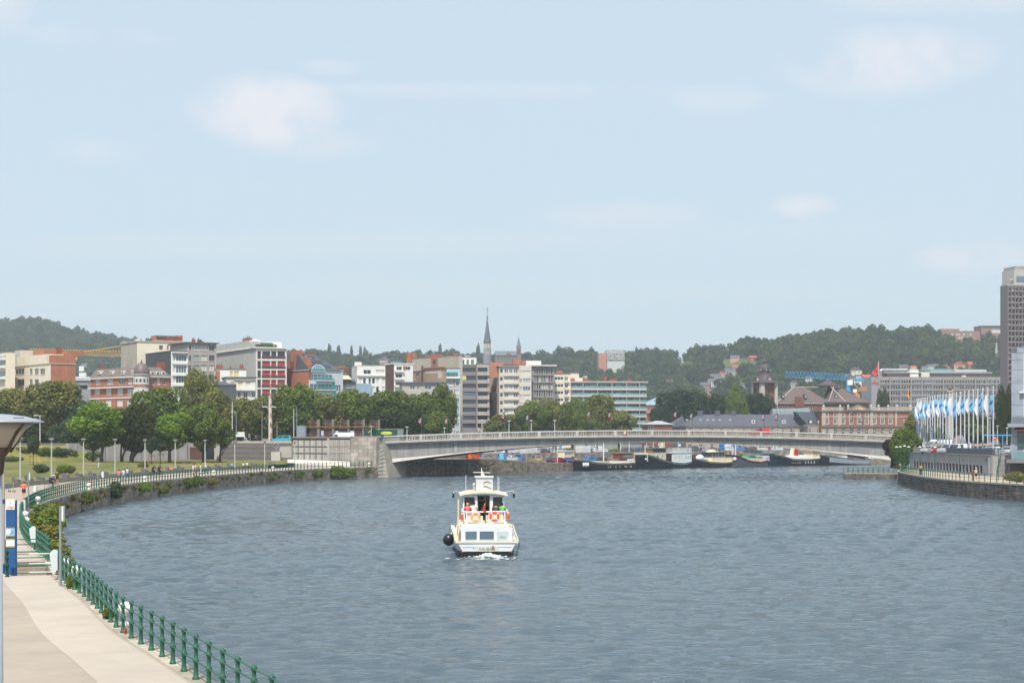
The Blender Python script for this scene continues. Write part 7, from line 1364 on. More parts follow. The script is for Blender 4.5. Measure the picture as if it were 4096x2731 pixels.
mc = thing('monument_column','tall beige stone column standing between the flagpoles','column',(X(3801,430),430,ZC)); kz = lambda s: Zp(s,430) - ZC; mb = MB(); mb.lathe([(.95,0),(.85,kz(1760)),(.62,kz(1570)),(.8,kz(1568)),(.8,kz(1562))],(0,0,0),8); mb.build('shaft',M((182,176,164),.9,.12),mc); mb = MB(); mb.ball((0,0,kz(1553)),.5,n=8,m=5); mb.build('finial',M((110,100,92),.8),mc)
for i,(sx,tp) in enumerate([(3960,1672),(3990,1704),(4028,1712),(3724,1716)]): Y = 380; t = tlamp('white lamp pole, %s behind the parked cars on the right bank' % ORD[i],sx,tp,(X(sx,Y),Y,5.25),.6,'white lamp poles behind the right bank car park')
bf = thing('blue_gantry','light blue height gantry over the car park entrance','gantry',(X(3934,360),360,5.25)); w = X(4046,360) - X(3934,360); BLU = M((86,168,214),.6,.05); MB().box(0,w,-.08,.08,Zp(1742,360) - 5.25,Zp(1738,360) - 5.25).build('beam',BLU,bf)
for x in (0,w * .68,w): mb = MB(); mb.tube([(x,0,0),(x,0,Zp(1740,360) - 5.25)],.08,6); mb.build('post',BLU,bf)
ne = thing('no_entry_sign','round red no entry sign with a white bar in the right bank car park','sign',(X(3979,330),330,5.25)); mb = MB(); mb.tube([(0,.08,0),(0,.08,Zp(1745,330) - 5.25)],.05,6); mb.build('pole',GP,ne); zc = Zp(1751,330) - 5.25; mb = MB(); mb.ball((0,0,zc),.33,.04,.33,14,5); mb.build('disc',RED,ne); MB().box(-.22,.22,-.06,-.045,zc - .06,zc + .06).build('bar',WHITE,ne)
tag(MB().box(X(3800,352),X(3860,352),352,354,5.2,Zp(1754,352)).build('concrete_block_wall',M((150,142,132),.9,.15)),'plain grey wall right of the white van on the parking deck','wall'); tag(MB().box(X(3862,358),X(3950,358),358,359,5.2,Zp(1775,358)).build('low_parapet_wall',M((186,164,140),.9,.12)),'low tan parapet behind the cars on the parking deck','wall')
bfz = P(3636,1600,640); fo = flag_mesh(2.2,3.4,.6,9); me = fo.mesh('flag',M((60,50,50),.8)); me.materials.append(M((226,190,60),.8)); me.materials.append(M((200,60,50),.8))
for pi,pl in enumerate(me.polygons): pl.material_index = [0,1,2][min(2,(pi % 8) * 3 // 8)]
nf = thing('national_flag','black yellow and red flag above the pediment building roof','flag',(bfz.x,638,ZC + 16)); link('flag',me,nf,(0,0,6.0)); mb = MB(); mb.tube([(0,0,-2),(0,0,6.2)],.06,6); mb.build('pole',WHITE,nf)
# ------------------------------------------------------------------ people
SKIN = M((196,150,124),.6,.05); SKIN2 = M((150,104,80),.6,.05)
HAIRS = {'dark': M((48,38,32),.8,.1),'blond': M((190,158,104),.8,.1),'grey': M((150,146,140),.8,.1),'brown': M((96,70,50),.8,.1)}
def skel(pose,h=1.75):
    J = dict(pel=(0,0,.95),ab=(0,.0,1.12),ch=(0,0,1.33),nk=(0,.0,1.48),hd=(0,.02,1.60),tp=(0,.01,1.72))
    for s,n in ((-1,'l'),(1,'r')):
        J['sh' + n] = (s * .19,0,1.42); J['el' + n] = (s * .25,-.02,1.15); J['wr' + n] = (s * .24,.08,.92); J['hn' + n] = (s * .23,.11,.83)
        J['hp' + n] = (s * .1,0,.92); J['kn' + n] = (s * .11,.03,.5); J['an' + n] = (s * .11,0,.08); J['to' + n] = (s * .12,.17,.03)
    def st(**k): J.update(k)
    if pose == 'run':
        st(ell=(-.3,-.12,1.18),wrl=(-.2,.1,1.2),hnl=(-.17,.17,1.24),elr=(.3,-.14,1.16),wrr=(.22,.12,1.14),hnr=(.18,.19,1.16),knl=(-.1,.22,.56),anl=(-.1,.06,.14),tol=(-.1,.22,.07),knr=(.1,-.02,.5),anr=(.1,-.38,.34),tor=(.1,-.42,.2))
    elif pose == 'walk': st(knl=(-.1,.16,.5),anl=(-.1,.2,.08),tol=(-.1,.36,.04),knr=(.1,-.03,.49),anr=(.1,-.26,.12),tor=(.1,-.14,.03),wrl=(-.24,-.14,.93),hnl=(-.24,-.18,.85),wrr=(.24,.2,.95),hnr=(.24,.25,.88))
    elif pose == 'sit': 
        d = -.5; J = {k: (v[0],v[1],v[2] + d) for k,v in J.items()}
        for s,n in ((-1,'l'),(1,'r')): J['kn' + n] = (s * .12,.45,.48); J['an' + n] = (s * .12,.48,.06); J['to' + n] = (s * .12,.64,.03); J['wr' + n] = (s * .18,.28,.52); J['hn' + n] = (s * .14,.36,.52); J['el' + n] = (s * .26,.05,.66)
    elif pose == 'cycle':
        st(pel=(0,-.2,1.0),ab=(0,-.1,1.16),ch=(0,.06,1.34),nk=(0,.14,1.46),hd=(0,.2,1.57),tp=(0,.21,1.69))
        for s,n in ((-1,'l'),(1,'r')): J['sh' + n] = (s * .19,.1,1.42); J['el' + n] = (s * .26,.3,1.2); J['wr' + n] = (s * .24,.5,1.05); J['hn' + n] = (s * .23,.56,1.03); J['hp' + n] = (s * .1,-.2,.97); J['kn' + n] = (s * .11,.16,.72 + .1 * s); J['an' + n] = (s * .11,.05,.3 + .12 * s); J['to' + n] = (s * .11,.2,.27 + .12 * s)
    elif pose == 'lie':
        J = {k: (v[0],v[2] - .9,.14 - v[1] * .4) for k,v in J.items()}
    elif pose == 'lean':
        for k in ('ch','nk','hd','tp','shl','shr','ell','elr'): v = J[k]; J[k] = (v[0],v[1] + (v[2] - .95) * .45,v[2] - (v[2] - .95) * .12)
        st(wrl=(-.2,.5,1.08),hnl=(-.18,.56,1.06),wrr=(.2,.5,1.08),hnr=(.18,.56,1.06))
    return J
BONES = [('pel','ab'),('ab','ch'),('ch','nk'),('nk','hd'),('hd','tp')] + [(a + n,b + n) for n in 'lr' for a,b in (('sh','el'),('el','wr'),('wr','hn'),('hp','kn'),('kn','an'),('an','to'))] + [('ch','shl'),('ch','shr'),('pel','hpl'),('pel','hpr')]
RAD = dict(pel=.13,ab=.12,ch=.135,nk=.055,hd=.098,tp=.06,sh=.06,el=.043,wr=.032,hn=.04,hp=.09,kn=.062,an=.042,to=.035)
def person(label,p,rz,pose='stand',h=1.75,shirt=(220,220,220),bottom=(50,54,70),hair='dark',sleeves='short',legs='long',skin=SKIN,shoes=(60,60,60),group='people by the river',hat=None,pack=None,parent=None):
    J = skel(pose); k = h / 1.75; t = thing('person',label,'person',p,rz,group); t.scale = (k,k,k)
    names = list(J); idx = {n: i for i,n in enumerate(names)}; me = bpy.data.meshes.new('body'); me.from_pydata([J[n] for n in names],[(idx[a],idx[b]) for a,b in BONES],[]); me.materials.append(skin); o = link('body',me,t)
    md = o.modifiers.new('skin','SKIN'); sv = me.skin_vertices if me.skin_vertices else None
    if not me.skin_vertices: 
        me.attributes.new('skin_vert','FLOAT','POINT')
    for n in names:
        r = RAD.get(n) or RAD[n[:2]]; q = me.skin_vertices[0].data[idx[n]]; q.radius = (r,r); q.use_root = (n == 'pel')
    md.use_smooth_shade = True; sb = o.modifiers.new('sub','SUBSURF'); sb.levels = 1; sb.render_levels = 1
    V = lambda n: Vector(J[n]); L = lambda a,b,f: V(a) + (V(b) - V(a)) * f
    sm = M(shirt,.85,.08,4); bm = M(bottom,.85,.08,4)
    m = MB(); m.tube([L('pel','ab',.1),V('ab'),V('ch'),L('ch','nk',.55),L('ch','nk',.85)],[.155,.15,.17,.15,.075],10)
    for n in 'lr':
        e = .75 if sleeves == 'short' else 1.0; m.tube([L('ch','sh' + n,.4),V('sh' + n),L('sh' + n,'el' + n,e)],[.11,.082,.066],8)
        if sleeves == 'long': m.tube([V('el' + n),L('el' + n,'wr' + n,.95)],[.06,.046],8)
    m.build('shirt',sm,t,smooth=True)
    m = MB(); m.tube([L('pel','ab',.35),V('pel') - Vector((0,0,.02))],[.15,.155],10)
    for n in 'lr':
        m.tube([L('pel','hp' + n,.5),V('hp' + n),L('hp' + n,'kn' + n,.6 if legs == 'short' else 1.0)],[.13,.108,.088 if legs == 'short' else .075],8)
        if legs == 'long': m.tube([V('kn' + n),L('kn' + n,'an' + n,.95)],[.075,.06],8)
    m.build('trousers' if legs == 'long' else 'shorts',bm,t,smooth=True)
    for n in 'lr': m = MB(); m.tube([L('an' + n,'to' + n,-.25),L('an' + n,'to' + n,.4),V('to' + n),L('an' + n,'to' + n,1.15)],[.045,.05,.045,.02],8); m.build('shoe',M(shoes,.7,.0),t)
    hd = V('hd'); up = (V('tp') - V('hd')).normalized(); bk_ = Vector((0,-.022,.028)) if pose != 'lie' else Vector((0,.03,.02)); m = MB(); c = hd + up * .03 + bk_; m.ball(c,.108,.112,.115,12,8); m.build('hair',HAIRS[hair],t,smooth=True)
    if pose != 'lie':
        m = MB(); m.ball(hd + Vector((0,.108,.0)),.014,.02,.02,6,4); m.build('nose',skin,t)
    if hat: m = MB(); m.ball(hd + Vector((0,0,.09)),.122,.14,.09,12,6); m.build('hat',M(hat,.6,.03),t,smooth=True)
    if pack: m = MB(); m.tube([V('ab') + Vector((0,-.2,-.02)),V('ch') + Vector((0,-.23,0)),V('ch') + Vector((0,-.2,.14))],[.1,.14,.09],8); m.build('backpack',M(pack,.8,.1),t,smooth=True)
    return t
def bicycle(label,p,rz,col=(40,44,48)):
    t = thing('bicycle',label,'bicycle',p,rz,'bicycles'); fm = M(col,.5,.05); rb = M((36,36,38),.8,0)
    for y in (-.52,.52): m = MB(); m.torus((0,y,.34),.32,.025,'x',16,5); w = m.build('wheel',rb,t); m = MB(); m.cyl((-.03,y,.34),(.03,y,.34),.05,8); m.build('hub',GP,w)
    m = MB()
    for a,b in (((0,-.52,.34),(0,-.05,.32)),((0,-.05,.32),(0,-.2,.85)),((0,-.2,.8),(0,.38,.82)),((0,-.05,.32),(0,.4,.75)),((0,.52,.34),(0,.38,.95)),((0,-.52,.34),(0,-.18,.76))): m.tube([a,b],.02,6)
    m.build('frame',fm,t); m = MB(); m.box(-.08,.08,-.34,-.08,.86,.92); m.build('saddle',rb,t); m = MB(); m.tube([(-.28,.44,1.0),(0,.38,.98),(.28,.44,1.0)],.018,6); m.build('handlebar',fm,t)
def fp(sx,sy,z=ZQ): return G(sx,sy,z)
HV = math.pi      # facing the camera
person('jogger in a coral shirt and navy shorts running away on the left path',fp(95,1997),.12,'run',1.8,(232,122,96),(34,42,84),'brown',legs='short',shoes=(236,110,80))
person('man in an olive shirt and dark shorts standing by the low wall',fp(229,1936),.4,'stand',1.78,(86,74,48),(54,50,54),'brown',legs='short')
p = fp(207,1958); bicycle('dark bicycle ridden at the bend of the far railing',p,-1.2); person('cyclist in dark jacket and pale helmet at the bend of the railing',p,-1.2,'cycle',1.75,(40,46,66),(40,42,50),sleeves='long',hat=(210,206,214),pack=(44,60,100))
person('walker in pink shirt and teal shorts by the railing',fp(476,1927),-2.2,'walk',1.68,(228,120,160),(40,130,132),legs='short'); person('walker in white shirt between two others at the railing',fp(494,1921),-2.0,'walk',1.66,(226,226,230),(190,200,214)); person('tall walker with black backpack and jeans at the railing',fp(509,1920),-1.9,'walk',1.84,(222,222,226),(84,104,140),pack=(40,40,46))
for sx,lab in ((613,'left of two cyclists dressed in black on the path'),(637,'right of two cyclists with a backpack on the path')):
    p = fp(sx,1904); bicycle('black bicycle under the %s cyclist' % ('left' if sx == 613 else 'right'),p,-.5); person(lab,p,-.5,'cycle',1.78,(40,38,44),(44,44,50),sleeves='long',pack=(50,46,52) if sx > 620 else None)
person('woman in white top walking in the middle group',fp(773,1896),-1.2,'walk',1.65,(230,226,224),(226,206,200)); person('walker in pink top and red trousers in the middle group',fp(782,1894),-1.2,'walk',1.68,(232,190,200),(214,66,74)); person('person in pale green outfit in the middle group',fp(803,1894),1.8,'stand',1.66,(206,216,176),(232,230,222)); person('man in white shirt, hat and blue trousers in the middle group',fp(823,1894),1.5,'walk',1.78,(232,228,232),(52,86,120),hat=(230,226,214)); person('dark-haired walker behind the woman in white',fp(778,1891),-1.2,'walk',1.76,(70,84,104),(60,66,80))
def wallsit(sx,dz=.6):
    j = min(range(len(LWALL)),key=lambda j: abs((LWALL[j].x / LWALL[j].y) * F + CXP - sx)); return Vector((LWALL[j].x,LWALL[j].y,ZQ + dz - .45)) + Vector((-LWT[j].y * .1,LWT[j].x * .1,0))
person('person in pale blue sitting on the low wall',wallsit(928),-2.4,'sit',1.7,(150,178,206),(66,66,76)); person('left of two sitting on the low wall, in white',wallsit(976),-2.2,'sit',1.7,(222,216,220),(60,60,66)); person('right of two sitting on the low wall, legs stretched',wallsit(990),-2.2,'sit',1.76,(236,226,232),(44,44,50))
for sx,sy,c,lab in ((742,1856,(90,80,90),'sunbather resting on the grass below the left lawn tree'),(790,1852,(60,66,84),'dark-clothed person lying on the grass left of the signpost'),(694,1881,(226,130,100),'sunbather in coral lying near the low wall'),(872,1848,(236,110,70),'person in orange sitting at the foot of the slim tree')):
    q = G(sx,sy,3.05); person(lab,q + Vector((0,0,.1)),1.6 if sx != 872 else 3,'lie' if sx != 872 else 'sit',1.72,c,(70,74,84))
person('walker in white at the top of the steps',(X(980,402),402,ZB),-1.5,'walk',1.7,(230,226,226),(90,96,110)); p = (X(1027,402.5),402.5,ZB); bicycle('bicycle on the boulevard above the steps',p,1.5); person('cyclist with white helmet at the top of the steps',p,1.5,'cycle',1.75,(52,60,90),(60,60,66),hat=(226,226,226))
person('person in coral top leaning on the right bank railing',fp(3603,1886),1.5,'lean',1.72,(226,120,104),(206,196,180),'dark'); person('man in a bright yellow shirt on the right bank quay',fp(3684,1899),2.6,'lean',1.78,(232,170,34),(52,74,100)); person('woman in a brown patterned dress on the right quay',fp(3890,1921),-1.0,'walk',1.66,(116,72,58),(124,84,66)); person('walker in pale shirt, cap and black shorts on the right quay',fp(3904,1922),-1.0,'walk',1.78,(206,186,166),(40,40,44),legs='short',hat=(224,220,216),shoes=(230,230,230))
for sx,c,lab in ((3163,(90,60,60),'left of two pedestrians crossing the bridge'),(3173,(120,90,130),'right of two pedestrians crossing the bridge')): x = bx_at(sx,1.6); person(lab,bpt(x,1.6,ztop(x) - 1.1),1.2,'walk',1.72,c,(70,60,80))
p = G(34,1966,ZQ)
for i,(sx,c) in enumerate(((38,(60,120,180)),(56,(206,196,70)))):
    t = thing('kick_scooter','%s parked electric scooter by the low wall at the left' % ('blue' if i == 0 else 'yellow-green'),'scooter',G(sx,1967,ZQ),.5,'electric scooters'); m = MB(); m.box(-.09,.09,-.45,.4,.1,.16); m.build('deck',DFRAME,t); m = MB(); m.tube([(0,.45,.15),(0,.36,1.1)],.03,6); m.build('stem',M(c,.5),t); m = MB(); m.tube([(-.24,.36,1.08),(.24,.36,1.08)],.02,6); m.build('handlebar',DFRAME,t)
    for y in (-.5,.48): m = MB(); m.torus((0,y,.11),.08,.035,'x',12,6); m.build('wheel',DFRAME,t)
# ------------------------------------------------------------------ the passenger boat
BX,BY,BYAW = X(1948,122.4),122.4,math.radians(3.4)
bt0 = thing('passenger_boat','white passenger boat seen from behind in the middle of the river','boat',(BX,BY,0),BYAW)
HW = M((222,224,228),.35,.05,.8,0,0,6,.4); CRM = M((226,214,188),.5,.06,.8); BLKH = M((34,34,40),.5,.15,1.0)
def loft(m,secs,cap=True):
    n = len(secs[0]); o = len(m.v); m.v.extend(tuple(p) for s in secs for p in s)
    for i in range(len(secs) - 1):
        for k in range(n - 1): m.f.append((o + i * n + k,o + i * n + k + 1,o + (i + 1) * n + k + 1,o + (i + 1) * n + k))
    if cap: m.f.append(tuple(o + k for k in range(n))); m.f.append(tuple(o + (len(secs) - 1) * n + k for k in reversed(range(n))))
    return m
st_ = [(0,1.78,2.12),(1.5,2.05,2.2),(5,2.2,2.25),(10,2.15,2.25),(14,1.7,2.0),(17,.9,1.35),(19,.1,.25)]
def zg_(y): return 1.0 + .35 * max(0,(y - 8) / 11) ** 2
m = MB(); loft(m,[[(-b_ * .93,y,-.5),(-b_ * .96,y,.42),(b_ * .96,y,.42),(b_ * .93,y,-.5)] for y,b_,g_ in st_]); m.build('lower_hull',BLKH,bt0)
m = MB(); loft(m,[[(-b_ * .965,y,.42),(-(b_ * .7 + g_ * .3),y,.75),(-g_ * .985,y,zg_(y)),(g_ * .985,y,zg_(y)),((b_ * .7 + g_ * .3),y,.75),(b_ * .965,y,.42)] for y,b_,g_ in st_]); m.build('upper_hull',HW,bt0)
m = MB(); loft(m,[[(-g_ - .06,y - .06,zg_(y)),(-g_ - .06,y - .06,zg_(y) + .05),(g_ + .06,y - .06,zg_(y) + .05),(g_ + .06,y - .06,zg_(y))] for y,b_,g_ in st_]); m.build('gunwale',CRM,bt0)
MB().box(-1.72,1.72,-.03,-.005,.72,.735).build('transom_line',M((190,194,200),.4),bt0)
npl = MB().box(-.78,.8,-.035,-.008,.42,.71).build('name_plate',M((204,204,188),.6,.05),bt0); mesh_text('boat_name','VAUBAN',.285,M((62,62,52),.6,0),npl,(.01,-.04,.565),extrude=.003)
m = MB(); m.cyl((.4,.02,.85),(.4,-.14,.83),.085,12); ex = m.build('exhaust_hood',HW,bt0); MB().box(.34,.46,-.15,-.03,.66,.8).build('exhaust_pipe',M((190,110,100),.6),ex); m = MB(); m.cyl((-.95,.0,.62),(-.95,-.02,.62),.035,8); m.build('drain',BLKH,bt0)
for s in (-1,1): m = MB(); m.box(min(s * 1.6,s * 1.78),max(s * 1.6,s * 1.78),-.05,.05,.33,.39); m.build('stern_light',M((190,50,40),.5),bt0)
# cabin with rounded roof
def csec(y,w,z0,z1,r=.38,n=6): 
    pts = [(-w,y,z0)] + [(-w + r - r * math.cos(a) + .0,y,z1 - r + r * math.sin(a)) for a in np.linspace(0,math.pi / 2,n)] + [(-w * .35,y,z1 + .07),(w * .35,y,z1 + .07)] + [(w - r + r * math.cos(a),y,z1 - r + r * math.sin(a)) for a in np.linspace(math.pi / 2,0,n)] + [(w,y,z0)]; return pts
m = MB(); loft(m,[csec(.42,1.80,1.08,2.06),csec(.5,1.82,1.08,2.1),csec(3.2,1.84,1.08,2.14)]); cab = m.build('aft_cabin',HW,bt0)
for k,(a_,c_,mt) in enumerate([(-1.5,-.7,G_BLUE),(-.5,.5,G_BLUE),(.69,1.52,M((186,200,200),.3,.08))]):
    fr = MB().box(a_ - .03,c_ + .03,.385,.418,1.2,1.83).build('cabin_window',WHITE,cab); MB().box(a_,c_,.375,.384,1.23,1.8).build('pane',mt,fr)
    if k == 2: mesh_text('window_lettering','LIÈGE',.2,M((84,92,92),.6,0),fr,(1.1,.37,1.37),extrude=.002)
for s in (-1,1):
    for k in range(2): MB().box(min(s * 1.83,s * 1.86),max(s * 1.83,s * 1.86),.8 + k * 1.2,1.7 + k * 1.2,1.25,1.8).build('side_window',G_BLUE,cab)
# long forward saloon
m = MB(); loft(m,[csec(9.6,1.75,1.08,2.1),csec(14.5,1.5,1.15,2.0),csec(16.0,.9,1.2,1.7)]); fs_ = m.build('forward_saloon',HW,bt0)
# deck
MB().box(-1.85,1.85,3.1,9.7,1.1,2.16).build('upper_deck',CRM,bt0)
# railing around the aft deck
RW = WHITE; rl = []
m = MB(); m.tube([(-1.35,3.3,2.16),(-1.32,3.3,3.02)],.045,6); m.build('rail_post',RW,bt0); m = MB(); m.tube([(1.45,3.3,2.16),(1.42,3.3,3.06)],.045,6); m.build('rail_post',RW,bt0)
m = MB(); m.tube([(-1.55,6.4,3.1),(-1.6,3.6,3.06),(-1.35,3.3,3.02),(1.42,3.3,3.06),(1.66,3.6,3.08),(1.62,6.4,3.14)],.05,8); m.build('top_rail',RW,bt0); m = MB(); m.tube([(-1.36,3.3,2.36),(1.44,3.3,2.42)],.032,6); m.build('lower_rail',RW,bt0)
for s in (-1.6,1.66): m = MB(); m.tube([(s * 1.06,4.4,2.1),(s,4.2,3.05)],.04,6); m.build('rail_post',RW,bt0)
MB().box(-1.3,-.12,3.95,4.05,2.25,2.72).build('bench_back',CRM,bt0); MB().box(.1,1.38,3.95,4.05,2.25,2.78).build('bench_back',CRM,bt0); PNK = M((176,140,156),.8,.1)
MB().box(-1.25,-.3,4.06,4.12,2.7,3.0).build('cushion',PNK,bt0); MB().box(.25,1.35,4.06,4.12,2.76,3.04).build('cushion',PNK,bt0)
def ring(label,c,ax,col):
    t = thing('life_ring',label,'life ring',(0,0,0),0,'life rings on the boat rail'); wv = Matrix.Translation((BX,BY,0)) @ Matrix.Rotation(BYAW,4,'Z'); t.location = wv @ Vector(c); t.rotation_euler = (0,0,BYAW); m = MB(); m.torus((0,0,0),.28,.085,ax,24,10); m.build('ring',M(col,.6,.06),t,smooth=True)
    for k in range(4):
        a_ = math.pi / 4 + k * math.pi / 2; q = MB(); u,w_ = .28 * math.cos(a_),.28 * math.sin(a_); q.ball((u if ax == 'y' else 0,0 if ax == 'y' else u,w_),.1 if ax == 'y' else .092,.092 if ax == 'y' else .1,.1,8,6); q.build('strap',M((214,206,200),.7),t,smooth=True)
ring('faded tan life ring on the left of the boat stern rail',(-.67,3.2,2.66),'y',(206,158,96)); ring('orange-red life ring on the right of the boat stern rail',(.68,3.2,2.7),'y',(214,76,40)); ring('orange life ring seen edge-on at the left boat rail',(-1.62,3.7,2.68),'x',(222,84,40)); ring('orange life ring seen edge-on at the right boat rail',(1.68,3.7,2.72),'x',(222,84,40))
m = MB(); m.tube([(.02,3.2,2.2),(.02,3.15,4.35)],.03,6); m.build('flagstaff',DFRAME,bt0); f = flag_mesh(.35,.6,.9,5); me = f.mesh('ensign',M((196,44,48),.8)); me.materials.append(M((226,180,60),.8)); 
for pi,pl in enumerate(me.polygons): pl.material_index = 1 if pi // 8 < 3 else 0
link('ensign',me,bt0,(.02,3.15,3.75))
# wheelhouse
def wh(name,mat,*a): return MB().box(*a).build(name,mat,bt0)
y0 = 6.3
for a_,c_ in ((-1.5,-1.38),(-.62,-.42),(.48,.72),(1.42,1.55)): wh('wheelhouse_pillar',HW,a_,c_,y0,y0 + .1,2.16,4.12)
for a_,c_ in ((-1.38,-.62),(.72,1.42)): wh('wheelhouse_panel',HW,a_,c_,y0,y0 + .08,2.16,3.0); wh('wheelhouse_header',HW,a_,c_,y0,y0 + .08,4.0,4.12); wh('wheelhouse_window',GLASS((60,62,66),.1),a_,c_,y0 + .03,y0 + .05,3.0,4.0)
wh('door_frame',M((92,48,40),.6),-.42,-.36,y0 - .02,y0 + .1,2.16,4.1); wh('door_frame',M((92,48,40),.6),.42,.48,y0 - .02,y0 + .1,2.16,4.1)
for s in (-1.5,1.52): MB().box(s - .04,s + .04,y0 + .1,y0 + 3,2.16,3.1).build('side_wall',HW,bt0); MB().box(s - .03,s + .03,y0 + .1,y0 + 3,3.1,4.05).build('side_glass',GLASS((90,130,132),.1),bt0)
wh('front_wall',M((70,66,64),.7),-1.45,1.47,y0 + 2.9,y0 + 3,2.16,3.2); wh('windscreen',M((150,200,204),.2,.08),-1.45,1.47,y0 + 2.9,y0 + 2.95,3.2,4.05)
m = MB(); loft(m,[[(x,y,4.08 + .22 * (1 - (x / 1.75) ** 2) + dz) for x in np.linspace(-1.72,1.78,9)] for y,dz in ((y0 - .35,0),(y0 + 3.3,0))],False); loft(m,[[(x,y,4.24 + .24 * (1 - (x / 1.75) ** 2)) for x in np.linspace(-1.72,1.78,9)] for y in (y0 - .35,y0 + 3.3)],False)
loft(m,[[(x,y0 - .35,4.08 + .22 * (1 - (x / 1.75) ** 2)) for x in np.linspace(-1.72,1.78,9)],[(x,y0 - .35,4.24 + .24 * (1 - (x / 1.75) ** 2)) for x in np.linspace(-1.72,1.78,9)]],False)
for s in (-1.72,1.78): m.quad((s,y0 - .35,4.08),(s,y0 + 3.3,4.08),(s,y0 + 3.3,4.24),(s,y0 - .35,4.24))
m.build('roof',M((228,218,196),.5,.04),bt0)
m = MB(); loft(m,[[(x,y,4.3 + .28 * max(0,1 - (x / 1.25) ** 2)) for x in np.linspace(-1.25,1.25,9)] for y in (y0 + .6,y0 + 2.2)]); m.build('roof_hatch',M((214,180,122),.6,.06),bt0)
bxm = MB().box(-.52,.72,y0 + .1,y0 + 1.1,4.4,5.42).build('roof_box',M((212,210,206),.5,.06,2),bt0); MB().box(-.6,.78,y0 + .02,y0 + 1.2,5.42,5.52).build('box_lid',WHITE,bxm); MB().box(-.55,-.521,y0 + .1,y0 + 1.1,4.4,5.42).build('box_edge',M((150,150,152),.5),bxm)
GR_ = M((150,148,144),.6,.05)
for pts in ([(-.0,4.98),(.12,5.12),(.32,5.14),(.58,4.98)],[(-.02,4.78),(.15,4.8),(.58,4.62)]):
    m = MB(); m.tube([(x + .03,y0 + .09,z) for x,z in pts],[.03,.045,.045,.02][:len(pts)],6); m.build('box_emblem',GR_,bxm)
m = MB(); m.tube([(-.1,y0 + .6,5.5),(-.1,y0 + .6,6.12)],.03,6); m.tube([(-.72,y0 + .6,5.8),(.55,y0 + .6,5.77)],.025,6); m.build('mast',WHITE,bt0); f = flag_mesh(.5,.55,.7,8); fo = f.build('pennant',WHITE,bt0,(-.07,y0 + .6,6.0)); fo.rotation_euler = (0,0,math.pi); MB().box(.0,.12,y0 + .42,y0 + .44,5.55,5.63).build('pennant_print',M((80,100,150),.6),fo) if False else None
for x,z in ((-1.25,5.6),(1.12,5.5),(1.2,5.38)): m = MB(); m.tube([(x,y0 + .8,4.2),(x + .01,y0 + .8,z)],.02,5); m.build('antenna',WHITE,bt0)
m = MB(); m.tube([(-.66,y0 + .3,4.3),(-.66,y0 + .3,4.85)],.03,6); m.ball((-.66,y0 + .3,4.92),.1,n=10,m=6); m.build('radar_globe',WHITE,bt0,smooth=True)
for s,x in ((-1,-1.72),(1,1.78)): m = MB(); m.tube([(x * .8,y0 + .3,4.3),(x * 1.2,y0 + .2,4.42),(x * 1.27,y0 + .1,4.38),(x * 1.27,y0 + .1,4.25)],.02,5); m.build('mirror_arm',CRM,bt0); MB().box(x * 1.27 - .075,x * 1.27 + .075,y0 + .05,y0 + .12,3.93,4.26).build('mirror',BLKH,bt0)
m = MB(); m.tube([(-1.86,5.0,2.0),(-1.86,5.0,3.86)],.075,8); m.build('davit_post',M((216,198,158),.6,.06),bt0)
# side decks, ladders, fenders, chain
for s in (-1,1):
    m = MB(); m.tube([(s * 1.72,3.2,2.15),(s * 2.0,3.1,2.1),(s * 2.22,.3,1.12)],.035,6); m.tube([(s * 1.56,3.2,2.16),(s * 1.84,3.0,2.1),(s * 2.06,.3,1.12)],.03,6)
    for k in range(5): f_ = k / 5; m.tube([(s * (2.0 + .22 * f_),3.1 - 2.8 * f_,2.1 - .98 * f_),(s * (1.84 + .22 * f_),3.0 - 2.7 * f_,2.1 - .98 * f_)],.02,5)
    m.build('boarding_ladder',CRM,bt0)
m = MB(); loft(m,[[(-2.24,.6,1.0),(-2.34,.6,1.65),(-2.1,.6,1.65),(-2.02,.6,1.0)],[(-2.27,4.5,1.02),(-2.4,4.5,1.9),(-2.1,4.5,1.9),(-2.0,4.5,1.02)],[(-2.2,9,1.05),(-2.3,9,1.8),(-2.1,9,1.8),(-2.0,9,1.05)]]); m.build('side_bulwark',CRM,bt0)
m = MB(); m.ball((-2.62,2.4,1.1),.42,.4,.44,14,9); m.tube([(-2.45,2.4,1.4),(-2.2,2.4,1.8)],.025,5); m.build('fender',M((28,28,32),.3,.05,1,0,0,6,.6),bt0,smooth=True)
for k in range(9): m = MB(); z = 1.0 - k * .12; m.torus((2.28 - .03 * k,-.05,z),.055,.018,'y' if k % 2 else 'x',8,5); m.build('chain_link',M((40,40,44),.6),bt0)
wv = Matrix.Translation((BX,BY,0)) @ Matrix.Rotation(BYAW,4,'Z'); W = lambda c: wv @ Vector(c)
for x,lab,c,hr in ((-1.2,'blond passenger in a coral top seated at the left of the boat',(232,104,108),'blond'),(-.75,'passenger in a white shirt seated on the boat',(232,230,232),'dark'),(.85,'passenger in a dark green top seated on the boat',(76,84,76),'dark'),(1.32,'passenger in a bright green patterned top at the right of the boat',(110,190,100),'dark')):
    person(lab,W((x,4.6,2.4)),BYAW,'sit',1.72 if x != -.75 else 1.85,c,(70,72,80),hr,group='people on the boat')
person('skipper in a dark green shirt standing in the wheelhouse doorway',W((-.08,7.1,2.16)),BYAW,'stand',1.8,(48,74,74),(34,38,44),'dark',group='people on the boat')
